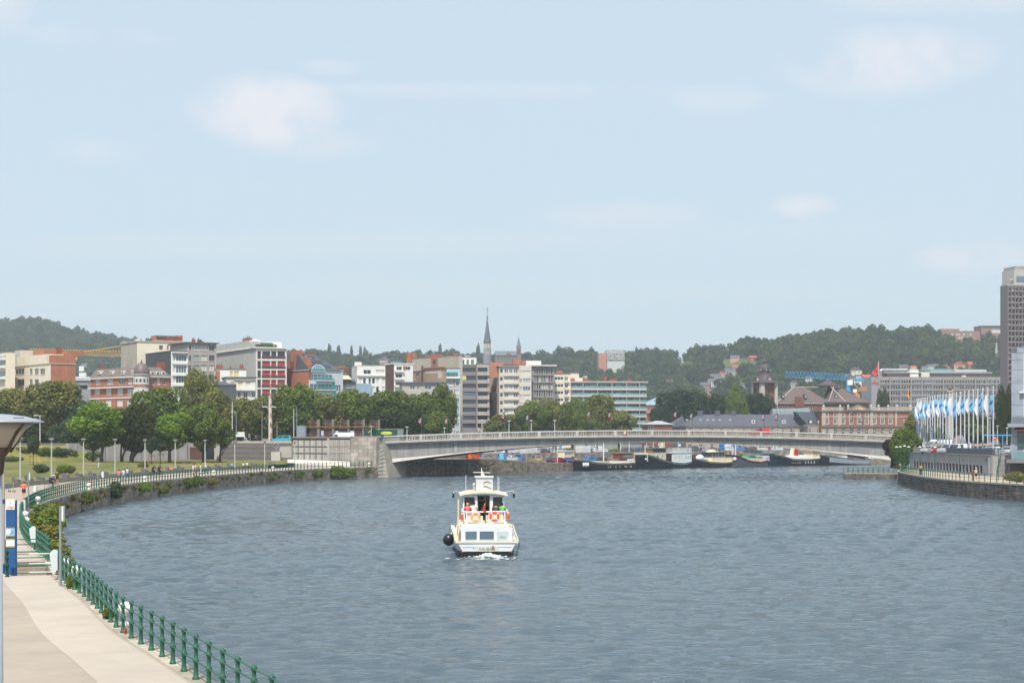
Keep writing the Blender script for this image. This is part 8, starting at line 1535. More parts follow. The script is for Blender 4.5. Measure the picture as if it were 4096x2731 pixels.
# foam behind the propeller
m = MB(); r = random.Random(4)
for k in range(230):
    a = r.gauss(0,.5); d_ = -abs(r.gauss(.1,.45)); s = r.uniform(.02,.085) * math.exp(-abs(a) * .5); m.ball(W((a * (1 - d_ * .5) + .05,d_ - .1,.02 + .2 * math.exp(-(a / .5) ** 2 + d_ * 2.5) + r.uniform(0,.1))),s * 1.5,s,s * .9,6,4)
for k in range(120): a = r.gauss(0,1.0); d_ = -r.uniform(.2,2.6); s = r.uniform(.012,.05); m.ball(W((a,d_,.04)),s * 3.5,s * 1.3,s * .35,6,4)
fo = m.build('wake_foam',M((222,226,224),.7,.1,3),kind='stuff'); tag(fo,'white churned foam behind the passenger boat','foam')
# ------------------------------------------------------------------ vehicles
TY = M((34,34,36),.8,.05); RIM = M((160,162,164),.4,.05,1,.6); CG_ = GLASS((44,52,58),.08); HLT = M((226,226,220),.2,0); TLT = M((176,40,36),.4,0)
_wh = {}
def wheel_meshes(r):
    if r not in _wh:
        a = MB(); a.torus((0,0,0),r * .74,r * .26,'x',16,6); b = MB(); b.cyl((-.07,0,0),(.07,0,0),r * .56,12); _wh[r] = (a.mesh('wheel',TY,True),b.mesh('rim',RIM))
    return _wh[r]
KINDS = {'hatch': dict(L=4.1,W=1.74,body=[(0,.3),(0,.72),(.1,.85),(1.1,.95),(4.0,1.0),(4.1,.75),(4.1,.3)],top=[(1.05,.93),(1.75,1.46),(3.35,1.48),(4.0,.98)],r=.31),
 'sedan': dict(L=4.5,W=1.78,body=[(0,.3),(0,.7),(.1,.82),(1.3,.92),(4.3,.98),(4.5,.85),(4.5,.3)],top=[(1.25,.9),(2.0,1.4),(3.2,1.42),(4.0,.97)],r=.32),
 'suv': dict(L=4.6,W=1.88,body=[(0,.4),(0,.9),(.12,1.05),(1.2,1.12),(4.5,1.15),(4.6,.9),(4.6,.4)],top=[(1.15,1.1),(1.75,1.68),(4.1,1.7),(4.5,1.14)],r=.36),
 'mpv': dict(L=4.3,W=1.82,body=[(0,.35),(0,.85),(.1,.98),(1.0,1.08),(4.2,1.1),(4.3,.85),(4.3,.35)],top=[(.95,1.06),(1.75,1.76),(4.05,1.8),(4.25,1.1)],r=.32),
 'van': dict(L=5.8,W=2.0,body=[(0,.4),(0,.95),(.15,1.15),(.9,1.3),(5.75,1.3),(5.8,1.2),(5.8,.4)],top=[(.85,1.28),(1.55,2.15),(2.0,2.5),(5.75,2.5),(5.79,1.29)],r=.36),
 'smallvan': dict(L=4.4,W=1.85,body=[(0,.35),(0,.85),(.1,.98),(1.0,1.1),(4.35,1.1),(4.4,.9),(4.4,.35)],top=[(.95,1.08),(1.7,1.8),(4.3,1.84),(4.38,1.09)],r=.32)}
_cm = {}
def car(label,p,rz,kind,col,group='parked cars',name=None,cat='car'):
    k = KINDS[kind]; L,Wd,r = k['L'],k['W'],k['r']; paint = M(col,.35,.04,1.0,.1,0,6,.5); key = (kind,paint.name)
    if key not in _cm:
        D = {}; h = Wd / 2
        def slab(poly,w0,w1,zlo,zhi,mat,nm):     # side profile lofted across the width, narrowing upwards
            w = lambda z: w0 + (w1 - w0) * min(1,max(0,(z - zlo) / (zhi - zlo))); n = len(poly); m = MB(); vs = [(-w(z),x - L / 2,z) for x,z in poly] + [(w(z),x - L / 2,z) for x,z in poly]
            m.add(vs,[tuple(range(n)),tuple(reversed(range(n,2 * n)))] + [((i + 1) % n,i,n + i,n + (i + 1) % n) for i in range(n)]); return m.mesh(nm,mat)
        D['body'] = slab(k['body'],h,h * .97,.4,1.1,paint,'body'); tp = k['top']; zt = max(z for x,z in tp); D['cabin'] = slab(tp,h * .95,h * .78,tp[0][1],zt,paint,'cabin')
        z0 = tp[0][1] + .06; w = lambda z: h * .95 + (h * .78 - h * .95) * (z - tp[0][1]) / (zt - tp[0][1]); D['glass'] = []
        zg1 = min(zt - .1,(tp[1][1] if len(tp) > 4 else zt) - .08); ff = lambda z: tp[0][0] + (tp[1][0] - tp[0][0]) * (z - tp[0][1]) / (tp[1][1] - tp[0][1]); rr = lambda z: tp[-2][0] + (tp[-1][0] - tp[-2][0]) * (tp[-2][1] - z) / (tp[-2][1] - tp[-1][1])
        xe = rr(z0) - .25 if kind not in ('van',) else 2.2; xet = rr(zg1) - .2 if kind not in ('van',) else 2.2
        if kind == 'smallvan': xe = xet = 2.5
        for s in (-1,1):
            xm = (ff(z0) + xe) / 2
            for a0,a1,b0,b1 in ((ff(z0) + .15,xm - .05,ff(zg1) + .1,xm - .05),(xm + .05,xe,xm + .05,xet)):
                m = MB(); q = [(s * (w(z0) + .006),a0 - L / 2,z0),(s * (w(z0) + .006),a1 - L / 2,z0),(s * (w(zg1) + .006),b1 - L / 2,zg1),(s * (w(zg1) + .006),b0 - L / 2,zg1)]; m.add(q,[(0,1,2,3)]); D['glass'].append(m.mesh('side_window',CG_))
        for xa,xb,s,nm in ((ff(z0),ff(zg1),-1,'windscreen'),(rr(z0),rr(zg1),1,'rear_window')):
            if nm == 'rear_window' and kind in ('van',): continue
            m = MB(); e = s * .012; m.add([(-w(z0) * .88,xa - L / 2 + e,z0),(w(z0) * .88,xa - L / 2 + e,z0),(w(zg1) * .86,xb - L / 2 + e,zg1),(-w(zg1) * .86,xb - L / 2 + e,zg1)],[(0,1,2,3)]); D['glass'].append(m.mesh(nm,CG_))
        D['hl'] = []
        for s in (-1,1): m = MB(); zb = k['body'][1][1]; m.box(min(s * h * .55,s * h * .92),max(s * h * .55,s * h * .92),-L / 2 - .02,-L / 2 + .05,zb - .12,zb + .02); D['hl'].append(m.mesh('headlight',HLT))
        D['tl'] = []
        for s in (-1,1): m = MB(); zb = k['body'][-2][1]; m.box(min(s * h * .62,s * h * .95),max(s * h * .62,s * h * .95),L / 2 - .05,L / 2 + .015,zb - .18,zb + .05); D['tl'].append(m.mesh('taillight',TLT))
        m = MB(); m.box(-h * .9,h * .9,-L / 2 - .03,L / 2 + .03,.28,.42); D['bumper'] = m.mesh('bumper',M((60,60,64),.7,.05)); _cm[key] = D
    D = _cm[key]; t = thing(name or ('parked_van' if 'van' in kind else 'parked_car'),label,cat,p,rz,group); bd = link('body',D['body'],t); link('cabin',D['cabin'],t); link('bumper',D['bumper'],t)
    for g in D['glass']: link(g.name.split('.')[0],g,t)
    for g in D['hl']: link('headlight',g,t)
    for g in D['tl']: link('taillight',g,t)
    a,b = wheel_meshes(r)
    for x in (-1,1):
        for y in (-L / 2 + .75,L / 2 - .8): wo_ = link('wheel',a,t,(x * (Wd / 2 - .12),y,r)); link('rim',b,wo_,(x * .02,0,0))
    return t
PI2 = math.pi / 2
# rz: front of the car looks along local -y
car('turquoise small van at the top of the wide steps',(X(1128,401.6),401.6,ZB),-PI2 - .05,'mpv',(48,172,190),'vehicles on the road')
t = car('white delivery van passing behind the panelled wall parapet',(X(1362,376),376,ZB - .1),-PI2 + .2,'van',(232,234,236),'vehicles on the road','delivery_van','van')
x = bx_at(3038,5); car('red small van driving on the bridge',bpt(x,5,ztop(x) - 1.1),THB - PI2,'smallvan',(206,58,48),'vehicles on the road','red_van','van')
# green tipper truck
tr0 = thing('tipper_truck','dark green tipper truck with a yellow emblem at the left bridge end','truck',(X(1530,381),381,7.15),THB - .1); TG = M((34,82,62),.5,.08)
u = lambda sx: X(sx,381) - X(1530,381)
MB().box(u(1458),u(1494),-1.2,1.2,.5,3.0).build('cab',TG,tr0); MB().box(u(1461),u(1472),-1.22,-1.2,1.7,2.7).build('cab_window',CG_,tr0); m = MB(); m.hexa([(u(1470),-1.23,1.9),(u(1484),-1.23,2.4),(u(1484),-1.2,2.4),(u(1470),-1.2,1.9)],[(u(1470),-1.23,2.15),(u(1484),-1.23,2.7),(u(1484),-1.2,2.7),(u(1470),-1.2,2.15)]); m.build('yellow_stripe',M((222,176,60),.6),tr0)
m = MB(); m.prism_y([(u(1502),1.0),(u(1584),1.0),(u(1586),2.75),(u(1500),2.6)],-1.25,1.25); sk = m.build('tipper_body',TG,tr0); MB().box(u(1503),u(1612),-1.2,1.2,2.76,2.84).build('load_cover',M((176,180,176),.7),tr0); m = MB(); m.prism_y([(u(1586),1.0),(u(1610),1.0),(u(1612),2.6),(u(1587),2.7)],-1.2,1.2); m.build('tail_section',M((120,138,134),.6,.1),tr0)
m = MB(); m.ball((u(1543),-1.27,1.9),1.3,.03,.36,14,6); m.build('yellow_emblem',M((206,206,60),.6),sk)
for sx in (1466,1520,1560,1575): 
    a,b = wheel_meshes(.5); wo_ = link('wheel',a,tr0,(u(sx),-1.0,.5),PI2); link('rim',b,wo_)
# parked cars: upper road beyond the bridge
colors = {'white': (226,228,230),'silver': (170,174,178),'dark grey': (70,74,80),'black': (38,40,44),'blue': (46,76,130),'red': (166,40,44),'maroon': (110,40,56),'light blue': (70,130,190),'champagne': (170,152,116),'green-grey': (110,120,112),'purple': (96,44,86),'cream': (222,218,200)}
def upper(sx,d=17.5):
    q = offs(c2,t2,d); j = min(range(N2),key=lambda j: abs(q[j].x / q[j].y * F + CXP - sx)); return (q[j].x,q[j].y,ZC),math.atan2(t2[j].y,t2[j].x)
UP = [(2030,'white','suv'),(2070,'white','van'),(2100,'green-grey','hatch'),(2144,'white','hatch'),(2172,'dark grey','sedan'),(2198,'silver','hatch'),(2254,'silver','hatch'),(2280,'dark grey','hatch'),(2352,'dark grey','sedan'),(2376,'white','hatch'),(2400,'white','smallvan'),(2512,'dark grey','hatch'),(2536,'dark grey','sedan'),(2562,'blue','hatch'),(2604,'silver','mpv'),(2628,'dark grey','hatch'),(2780,'dark grey','suv'),(2808,'silver','hatch'),(2922,'white','hatch'),(2952,'light blue','smallvan'),(2978,'dark grey','sedan'),(3012,'purple','hatch'),(3042,'cream','suv'),(3068,'red','hatch'),(3092,'white','sedan'),(3118,'white','hatch'),(3146,'green-grey','sedan'),(3174,'dark grey','hatch')]
for i,(sx,c,kd) in enumerate(UP):
    p,a = upper(sx); car('%s %s, %s from the left on the upper road under the bridge' % (c,'van' if 'van' in kd else 'car',ORD[i]),p,a + PI2 + (.25 if i % 3 == 0 else 0),kd,colors[c],'cars parked on the upper road',cat='van' if 'van' in kd else 'car')
def lower(sx,d=4.0):
    q = offs(c2,t2,d); j = min(range(N2),key=lambda j: abs(q[j].x / q[j].y * F + CXP - sx)); return (q[j].x,q[j].y,q2z(q[j])),math.atan2(t2[j].y,t2[j].x)
for i,(sx,c,kd,d,r_) in enumerate([(1900,'maroon','van',10,0),(1932,'silver','sedan',9,0),(2016,'light blue','smallvan',5,.3),(2048,'white','sedan',4.2,0),(2078,'light blue','smallvan',4,.3),(2142,'champagne','suv',3.6,.8),(2200,'black','sedan',3.6,.5),(2236,'red','hatch',4.5,0),(2268,'blue','hatch',3.4,.9),(2362,'light blue','hatch',7,0),(2398,'dark grey','sedan',7,0),(2778,'black','suv',6,.3)]):
    p,a = lower(sx,d); car('%s %s, %s from the left on the lower quay by the barges' % (c,'van' if 'van' in kd else 'car',ORD[i]),p,a + PI2 + r_,kd,colors[c],'cars parked on the lower quay',cat='van' if 'van' in kd else 'car')
for i,(sx,Y,c,kd,rz) in enumerate([(3752,345,'white','van',-1.2),(3722,316,'silver','hatch',-.9),(3765,312,'red','hatch',-.8),(3795,306,'silver','mpv',-.9),(3835,306,'white','smallvan',-1.0),(3890,312,'dark grey','sedan',-1.2),(3935,318,'dark grey','hatch',-1.2),(4000,300,'black','suv',-.9),(3975,283,'silver','sedan',-.7),(4030,292,'silver','hatch',-.5),(3960,290,'white','sedan',-1.1)]):
    car('%s %s, %s of those parked below the flags on the right bank deck' % (c,'van' if 'van' in kd else 'car',ORD[i]),(X(sx,Y),Y,5.25),rz,kd,colors[c],'vehicles parked on the right bank deck',cat='van' if 'van' in kd else 'car')
# white hoardings, traffic signs, lamp poles on the far quay
for i,(sx,w,top) in enumerate([(2332,5.6,1782),(2112,5.6,1788)]):
    p,a = upper(sx,15.5); t = thing('advertising_hoarding','large white hoarding %s' % ('right of the long row of parked cars' if i == 0 else 'left among the parked cars under the bridge'),'hoarding',p,a - .1,'white hoardings on the upper road'); z1 = Zp(top,p[1]) - ZC; MB().box(-w / 2,0 - .02,-.1,.1,z1 - 2.2,z1).build('board',WHITE,t); MB().box(.02,w / 2,-.1,.1,z1 - 2.2,z1).build('board',M((210,212,218),.7),t)
    for s in (-w / 2 + .3,w / 2 - .3): m = MB(); m.tube([(s,0,0),(s,0,z1 - 2.2)],.08,6); m.build('leg',GP,t)
for i,(sx,top,d) in enumerate([(2042,1795,15),(2228,1782,2.0),(2411,1770,2.0),(2484,1770,15),(2517,1770,15),(2586,1772,2.0),(2613,1770,15),(2634,1770,15),(2713,1770,15),(2757,1786,2.0),(2321 + 60,1772,15),(2931,1786,2.0),(2942,1784,2.0),(3067,1790,15),(3093,1796,15),(2870,1796,2.0),(2217,1782,15),(2206,1780,15)]):
    p,a = upper(sx,d) if d > 10 else lower(sx,1.5); t = thing('quay_pole','slim white pole on the far quay, %s from the list along the barges' % ORD[i],'pole',p,0,'white poles on the far quay'); m = MB(); m.tube([(0,0,0),(0,0,Zp(top,p[1]) - p[2])],.1,6); m.build('pole',WP,t); t['label'] = 'slim white pole number %d standing between the parked cars and barges' % (i + 1)
POLES_FAR = [o for o in COL.objects if o.name.startswith('quay_pole')]
POLES_FAR.sort(key=lambda o: o.location.x / o.location.y)
for i,o in enumerate(POLES_FAR): o['label'] = 'slim white pole, %s from the left along the far quay' % ORD[i]
def disc_sign(label,p,h,col,face=None,tri=False):
    t = thing('traffic_sign',label,'sign',p,0,'traffic signs on the far quay'); m = MB(); m.tube([(0,.06,0),(0,.06,h)],.05,6); m.build('pole',GP,t); m = MB(); m.ball((0,0,h),.42,.04,.42,14,5); m.build('disc',M(col,.6,0),t)
    if face: m = MB(); m.ball((0,-.03,h),.3,.04,.3,14,5); m.build('disc_face',M(face,.6,0),t)
for sx,sy,d,lab,c,f in [(2026,1804,8,'purple and red no parking disc under the bridge',(150,50,90),(90,60,130)),(2152,1818,8,'second no parking disc further right on the lower quay',(160,50,80),(90,60,130)),(1983,1805,9,'red and white round sign near the pale blue banner',(200,80,70),(226,220,216)),(2242,1785,15.5,'light blue disc sign among the cars',(70,150,200),None),(2720,1780,15.5,'blue round sign right of the traffic lights',(60,120,200),(220,226,230)),(2640,1778,15.5,'small red and white sign by the upper road',(190,70,70),(226,220,220)),(2828,1818,13,'blue crossing sign on the lower quay',(60,150,210),(220,230,236))]:
    p,a = (upper(sx,d) if d >= 15 else lower(sx,d)); disc_sign(lab,p,Zp(sy,p[1]) - p[2],c,f)
p,a = lower(2005,4); t = thing('banner_totem','light blue banner totem on the far quay wall','banner',p,0); MB().box(-.5,.5,-.06,.06,0,1.75).build('banner',M((96,180,210),.7,.1),t)
p,a = upper(2640,15.2); t = thing('traffic_light','green-lit traffic light on the upper road','traffic light',p,0); h = Zp(1786,p[1]) - p[2]; m = MB(); m.tube([(0,0,0),(0,0,h + .6)],.06,6); m.build('pole',GP,t); MB().box(-.2,.2,-.2,-.05,h - .3,h + .7).build('signal_head',DFRAME,t); m = MB(); m.ball((0,-.22,h - .1),.17,.05,.17,10,5); m.build('green_lens',M((60,214,160),.4,0,emit=1.2),t)
p,a = upper(2905,19); t = thing('blue_hoarding','bright blue hoarding with white scrawl behind the parked cars','hoarding',p,a); MB().box(-3.2,3.2,-.1,.1,.4,3.4).build('board',M((36,120,186),.6,.08),t); m = MB(); m.ball((.6,-.12,1.6),1.9,.03,.6,12,5); m.build('white_scrawl',M((220,226,232),.7,.3,4),t)
for i in range(9):
    p,a = upper(2080 + i * 130 + (i % 3) * 20,20.5); shrub('low green hedge behind the upper road cars, %s from the left' % ORD[i],p,2.6,1.6,'green' if i % 2 else 'olive','hedges along the upper road','hedge',None,1.2)
for i,(sx,c) in enumerate([(1888,(214,110,50)),(1905,(226,92,36)),(2290,(196,50,44)),(2545,(196,50,44)),(2755,(206,60,50)),(2965,(206,46,40))]):
    p,a = lower(sx,2.2); t = thing('planter','red or orange flower planter, %s from the left on the far quay edge' % ORD[i],'planter',p,a,'flower planters on the far quay'); MB().box(-.7,.7,-.4,.4,0,1.0).build('tub',M(c,.7,.1),t); crown_obj('flowers',PROTO['small'][0],'rust',t,(0,0,.8),(.7,.5,.5))
# guard rail on the retaining wall
gr = thing('guard_rail','thin pale guard rail along the top of the upper retaining wall','railing'); q = offs(c2,t2,14.2)[:ie + 60:4]
for h in (.55,1.0): m = MB(); m.tube([(p.x,p.y,ZC + .28 + h) for p in q],.03,5); m.build('rail',M((150,156,160),.5),gr)
m = MB()
for p in q: m.box(p.x - .03,p.x + .03,p.y - .03,p.y + .03,ZC + .2,ZC + 1.3)
m.build('posts',M((150,156,160),.5),gr,kind='stuff')
# ------------------------------------------------------------------ moored barges
def barge(label,s0,s1,hullc,bandc,trimc,sheer,Bm=2.4,wl=None,rot=False):
    """stern/bow columns s0..s1 in photograph pixels; local x along the boat, camera side is -y"""
    q = offs(c2,t2,-Bm - .3); ja = min(range(N2),key=lambda j: abs(q[j].x / q[j].y * F + CXP - s0)); jb = min(range(N2),key=lambda j: abs(q[j].x / q[j].y * F + CXP - s1)); a,b = q[ja],q[jb]; L = (b - a).length; th = math.atan2((b - a).y,(b - a).x)
    t = thing('moored_barge',label,'boat',(a.x,a.y,0),th,'barges moored along the far quay'); n = 24; secs = []; 
    def brd(f): return Bm * (1 - max(0,(.16 - f) / .16) ** 2.2 * .95) * (1 - max(0,(f - .86) / .14) ** 2 * .75)
    def part(nm,z0,z1,grow,mat):
        m = MB(); ss = []
        for i in range(n + 1):
            f = i / n; bb = brd(f) + grow; rake = -.5 * (1 - f * 6) if f < .166 else 0; x = f * L; zz0,zz1 = z0(f),z1(f); ss.append([(x + rake * 0,-bb * .94,zz0),(x + rake,-bb,zz1),(x + rake,bb,zz1),(x,bb * .94,zz0)])
        loft(m,ss); return m.build(nm,mat,t)
    sh = lambda f: np.interp(f,[p[0] for p in sheer],[p[1] for p in sheer])
    part('hull',lambda f: -.4,lambda f: float(sh(f)) - .3,0,M(hullc,.45,.15,.6)); part('strake',lambda f: float(sh(f)) - .3,lambda f: float(sh(f)),.03,M(bandc,.5,.08)); part('trim',lambda f: float(sh(f)) + .002,lambda f: float(sh(f)) + .14,.06,M(trimc,.5,.05)); part('waterline',lambda f: -.35,lambda f: .16,.02,M((86,64,56),.7,.2))
    return t,L,sh,Bm
def ports(t,L,xs,z,B,w=.3,h=.3,mat=None,y=None):
    for f in xs: o = MB().box(f * L - w / 2,f * L + w / 2,-B - .05,-B + .3,z - h / 2,z + h / 2).build('porthole',WHITE,t); MB().box(f * L - w * .32,f * L + w * .32,-B - .06,-B - .051,z - h * .32,z + h * .32).build('pane',mat or G_DARK,o)
CM = M((222,210,182),.5,.06); WM_ = M((218,218,212),.5,.06)
t,L,sh,B = barge('long black barge with white deck line, brown wheelhouse and bow fenders',2298,2530,(34,34,42),(196,188,168),(214,206,186),[(0,2.5),(.08,2.45),(.25,1.85),(.5,1.6),(.8,1.65),(1,1.9)])
ports(t,L,(.43,.47,.56,.63,.72,.745,.815,.835),.85,B,.2,.24,WHITE); MB().box(.26 * L,.5 * L,-1.5,1.5,1.6,2.3).build('hatch_cover',M((190,178,166),.7,.1),t); m = MB(); loft(m,[[(x,-1.7,1.6),(x,-1.4,2.25),(x,1.4,2.25),(x,1.7,1.6)] for x in (.52 * L,.80 * L)]); m.build('hatch_cover',M((206,190,178),.7,.1),t); wc = MB().box(.82 * L,.92 * L,-1.7,1.7,1.65,2.75).build('aft_cabin',WM_,t); ports(t,L,(.84,.87,.9),2.2,1.72,.35,.5); MB().box(.73 * L,.91 * L,-1.5,1.5,2.8,4.0).build('wheelhouse',M((112,60,46),.6,.15),t); MB().box(.74 * L,.9 * L,-1.52,-1.5,3.2,3.75).build('wheelhouse_glass',G_PALE,t); MB().box(.72 * L,.92 * L,-1.7,1.7,4.0,4.1).build('wheelhouse_roof',M((130,76,60),.6),t)
for f in (.03,.065,.1): m = MB(); m.ball((f * L,-B * .75 - .3,1.5),.34,.3,.55,10,7); m.build('bow_fender',WHITE,t,smooth=True)
m = MB(); m.tube([(.485 * L,0,2),(.485 * L,0,7.4)],.1,6); m.build('mast',WHITE,t)
t,L,sh,B = barge('big cream and black barge with high bow and white saloon',2550,2752,(36,38,46),(206,204,190),(90,130,134),[(0,3.6),(.06,3.7),(.3,2.4),(.55,1.5),(.75,1.25),(.9,1.6),(1,2.3)],2.6)
MB().box(.06 * L,.42 * L,-2.0,2.0,2.0,4.1).build('fore_cabin',CM,t); ports(t,L,(.12,.24,.34),3.4,2.0,.55,.55); MB().box(.18 * L,.44 * L,-1.7,1.7,4.15,5.2).build('wheelhouse',M((120,92,78),.6,.1),t); MB().box(.17 * L,.46 * L,-1.9,1.9,5.2,5.4).build('wheelhouse_roof',M((70,120,128),.6),t); MB().box(.2 * L,.42 * L,-1.72,-1.7,4.45,5.05).build('wheelhouse_glass',G_DARK,t); sal = MB().box(.54 * L,.92 * L,-2.2,2.2,1.4,4.0).build('saloon',M((236,234,226),.5,.05),t); MB().box(.53 * L,.93 * L,-2.3,2.3,4.0,4.2).build('saloon_roof',M((206,214,212),.5),t); ports(t,L,(.62,.665,.71),3.1,2.2,.28,.75,G_BLUE); ports(t,L,(.8,.845,.89),3.0,2.2,.55,.75,G_BLUE); MB().box(.48 * L,.53 * L,-2.0,2.0,1.5,3.8).build('doorway',M((70,44,38),.7),t)
m = MB()
for k in range(26): x = .54 * L + .38 * L * k / 25; m.box(x - .03,x + .03,-2.2,-2.14,4.25,5.3)
for z in (4.7,5.0,5.28): m.box(.54 * L,.92 * L,-2.2,-2.15,z,z + .05)
m.build('deck_railing',WHITE,t,kind='stuff'); m = MB(); m.tube([(.14 * L,0,3),(.14 * L,0,6.2)],.08,6); m.build('mast',WHITE,t); m = MB(); m.box(.46 * L,.5 * L,-.4,.4,5.4,7.0); m.build('funnel',CM,t); m = MB(); m.torus((.25 * L,-2.05,3.0),.38,.08,'y',14,6); m.build('lifebuoy',M((120,120,124),.6),t); m = MB(); m.ball((.04 * L,-B * .7,2.6),.28,n=8,m=6); m.build('bow_fender',WHITE,t)
t,L,sh,B = barge('low cream cabin barge with dark roof glazing',2755,2912,(38,38,44),(206,188,148),(214,200,166),[(0,2.5),(.1,2.2),(.35,1.5),(.7,1.25),(.9,1.4),(1,1.8)])
MB().box(.43 * L,.78 * L,-1.9,1.9,1.3,2.7).build('cabin',CM,t); MB().box(.44 * L,.77 * L,-1.7,1.7,2.7,3.9).build('deckhouse',GLASS((70,76,78),.15),t); MB().box(.42 * L,.8 * L,-1.95,1.95,3.9,4.05).build('deckhouse_roof',M((44,46,50),.6),t)
for f in (.46,.54,.62,.7,.76): MB().box(f * L - .05,f * L + .05,-1.73,-1.7,2.7,3.9).build('glazing_bar',CM,t)
m = MB(); m.ball((.6 * L,.5,4.1),2.0,1.2,.75,12,6); m.build('canvas_hood',M((206,196,166),.7),t); MB().box(.82 * L,.98 * L,-1.7,1.7,1.4,2.6).build('aft_cabin',CM,t); m = MB(); m.ball((.27 * L,0,2.6),1.3,1.0,.9,10,6); m.build('covered_dinghy',WHITE,t); MB().box(.2 * L,.36 * L,-1.6,-.6,2.0,2.25).build('kayak',M((56,140,200),.6),t)
t,L,sh,B = barge('grey and maroon barge with green deck awning',2904,3060,(92,92,98),(112,34,56),(130,44,66),[(0,3.3),(.08,3.2),(.3,2.1),(.5,1.4),(.75,1.2),(.9,1.6),(1,2.0)])
MB().box(.4 * L,.8 * L,-1.8,1.8,1.2,2.2).build('cabin',CM,t); ports(t,L,(.47,.54,.6,.67),1.8,1.8,.6,.55); m = MB(); m.prism_x([(-1.8,2.25),(1.8,2.25),(0,2.9)],.38 * L,.72 * L); m.build('green_awning',M((76,150,112),.7,.08),t); MB().box(.53 * L,.8 * L,-1.3,1.3,3.2,4.2).build('deckhouse',GLASS((120,132,124),.2),t); MB().box(.52 * L,.81 * L,-1.5,1.5,4.2,4.35).build('deckhouse_roof',M((60,66,62),.6),t); MB().box(.86 * L,.98 * L,-1.6,1.6,1.5,3.0).build('stern_cabin',M((206,218,226),.5),t); ports(t,L,(.89,.92,.95),2.4,1.6,.35,.6)
for f in (.16,.24): m = MB(); m.tube([(f * L,0,2.5),(f * L,0,8.4)],.1,6); m.build('mast',WHITE,t)
for f in (.06,.09): m = MB(); m.ball((f * L,-B * .8 - .2,2.2),.3,.3,.5,10,6); m.build('bow_fender',WHITE,t)
t,L,sh,B = barge('small dark teal barge mostly hidden behind its neighbours',3052,3096,(28,52,56),(34,76,76),(60,130,120),[(0,2.9),(.3,2.6),(1,2.2)],2.0); MB().box(.1 * L,.7 * L,-1.4,1.4,2.4,3.5).build('cabin',M((40,60,64),.6),t); MB().box(.3 * L,1.4 * L,-1.6,1.6,4.3,4.5).build('blue_canopy',M((50,140,190),.7),t)
t,L,sh,B = barge('long black barge with white hatch covers and a slanted white funnel',3092,3275,(36,38,46),(196,190,172),(206,200,182),[(0,3.1),(.1,2.9),(.3,1.95),(.6,1.8),(.85,2.0),(1,2.4)])
ports(t,L,(.28,.31,.35,.4,.43,.46),.95,B,.16,.18,WHITE); ports(t,L,(.57,.635,.7,.765),1.0,B,.4,.6,G_BLUE); MB().box(.16 * L,.72 * L,-1.5,1.5,1.9,2.6).build('hatch_cover',WM_,t); m = MB(); loft(m,[[(x,-1.3,2.6),(x,0,3.0),(x,1.3,2.6)] for x in (.28 * L,.66 * L)]); m.build('hatch_top',WHITE,t); MB().box(.78 * L,.93 * L,-1.6,1.6,2.0,3.6).build('aft_cabin',CM,t); ports(t,L,(.82,.86),3.0,1.6,.4,.4); MB().box(.77 * L,.94 * L,-1.8,1.8,3.6,4.6).build('wheelhouse',M((150,128,110),.6,.1),t); m = MB(); m.hexa([(.39 * L,-.5,2.6),(.43 * L,-.5,2.6),(.43 * L,.5,2.6),(.39 * L,.5,2.6)],[(.43 * L,-.4,5.6),(.46 * L,-.4,5.6),(.46 * L,.4,5.6),(.43 * L,.4,5.6)]); m.build('funnel',M((218,206,184),.6),t); MB().box(.47 * L,.52 * L,-.6,.6,2.6,5.0).build('red_flowers',M((190,44,40),.8,.15),t)
t,L,sh,B = barge('silver grey barge with a curved black waterline under the right bridge end',3268,3478,(40,40,46),(150,154,160),(190,194,198),[(0,2.9),(.15,2.6),(.5,1.9),(.8,1.7),(.95,1.7),(1,1.5)])
m = MB(); n = 24; ss = []
for i in range(n + 1):
    f = i / n; bb = 2.4 * (1 - max(0,(.16 - f) / .16) ** 2.2 * .95) * (1 - max(0,(f - .86) / .14) ** 2 * .75) + .015; zt_ = float(sh(f)) - .28; zb_ = .25 + 1.0 * (1 - f) ** 2; ss.append([(f * L,-bb * .975,zb_),(f * L,-bb,zt_)])
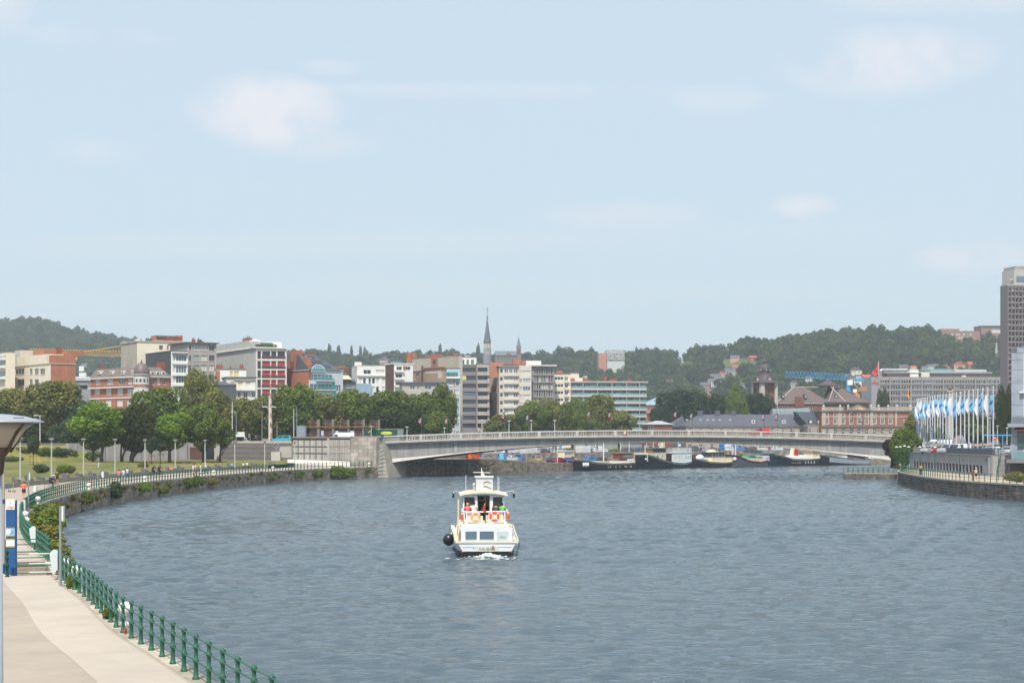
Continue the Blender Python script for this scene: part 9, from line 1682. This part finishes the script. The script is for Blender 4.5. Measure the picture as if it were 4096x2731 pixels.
loft(m,ss,False); m.build('silver_plating',M((160,164,170),.45,.08),t); ports(t,L,(.3,.34,.38,.42),1.75,2.42,.22,.4)
MB().box(.25 * L,.95 * L,-1.5,1.5,1.6,2.5).build('deck_boxes',WM_,t)
# small cruiser behind the cars
p,a = lower(2262,8); t = thing('motor_cruiser','cream motor cruiser on the quay behind the blue car','boat',p,a); m = MB(); loft(m,[[(x,-w_,1.2),(x,-w_ * .6,.3),(x,w_ * .6,.3),(x,w_,1.2)] for x,w_ in ((-4,1.1),(0,1.3),(3,.9),(4.5,.1))]); m.build('hull',WM_,t); MB().box(-2,2,-1,1,1.2,2.9).build('cabin',CM,t); MB().box(-1.9,1.7,-1.02,-1,2.0,2.6).build('cabin_glass',G_PALE,t); MB().box(-2.2,2.2,-1.2,1.2,2.9,3.05).build('cabin_roof',CM,t)
for x in (-2.5,2.0): MB().box(x - .2,x + .2,-1,1,0,.5).build('cradle',DFRAME,t)
m = MB(); A_,B_ = Vector((*c2[min(range(N2),key=lambda j: abs(c2[j].x / c2[j].y * F + CXP - 1893))],3.3)),Vector((*c2[min(range(N2),key=lambda j: abs(c2[j].x / c2[j].y * F + CXP - 1984))],3.0))
m.tube([A_ + (B_ - A_) * (k / 12) + Vector((0,-.12,-1.25 * 4 * (k / 12) * (1 - k / 12))) for k in range(13)],.07,6); tag(m.build('mooring_rope',M((120,104,88),.9,.1)),'slack mooring rope hanging on the far quay wall','rope')
make_wood()
# ------------------------------------------------------------------ the air
mb = MB(); mb.box(-2600,2600,-60,3400,-2.6,262)
hz = bpy.data.materials.new('haze'); hz.use_nodes = True; n = hz.node_tree.nodes; n.remove(n['Principled BSDF']); v = n.new('ShaderNodeVolumePrincipled'); v.inputs['Color'].default_value = (0.86,0.93,1.0,1); v.inputs['Density'].default_value = 0.00015; v.inputs['Anisotropy'].default_value = 0.2
hz.node_tree.links.new(v.outputs[0],n['Material Output'].inputs['Volume'])
ho = mb.build('haze',hz); ho['kind'] = 'stuff'; ho['label'] = 'thin pale summer haze over the river and city'; ho['category'] = 'haze'
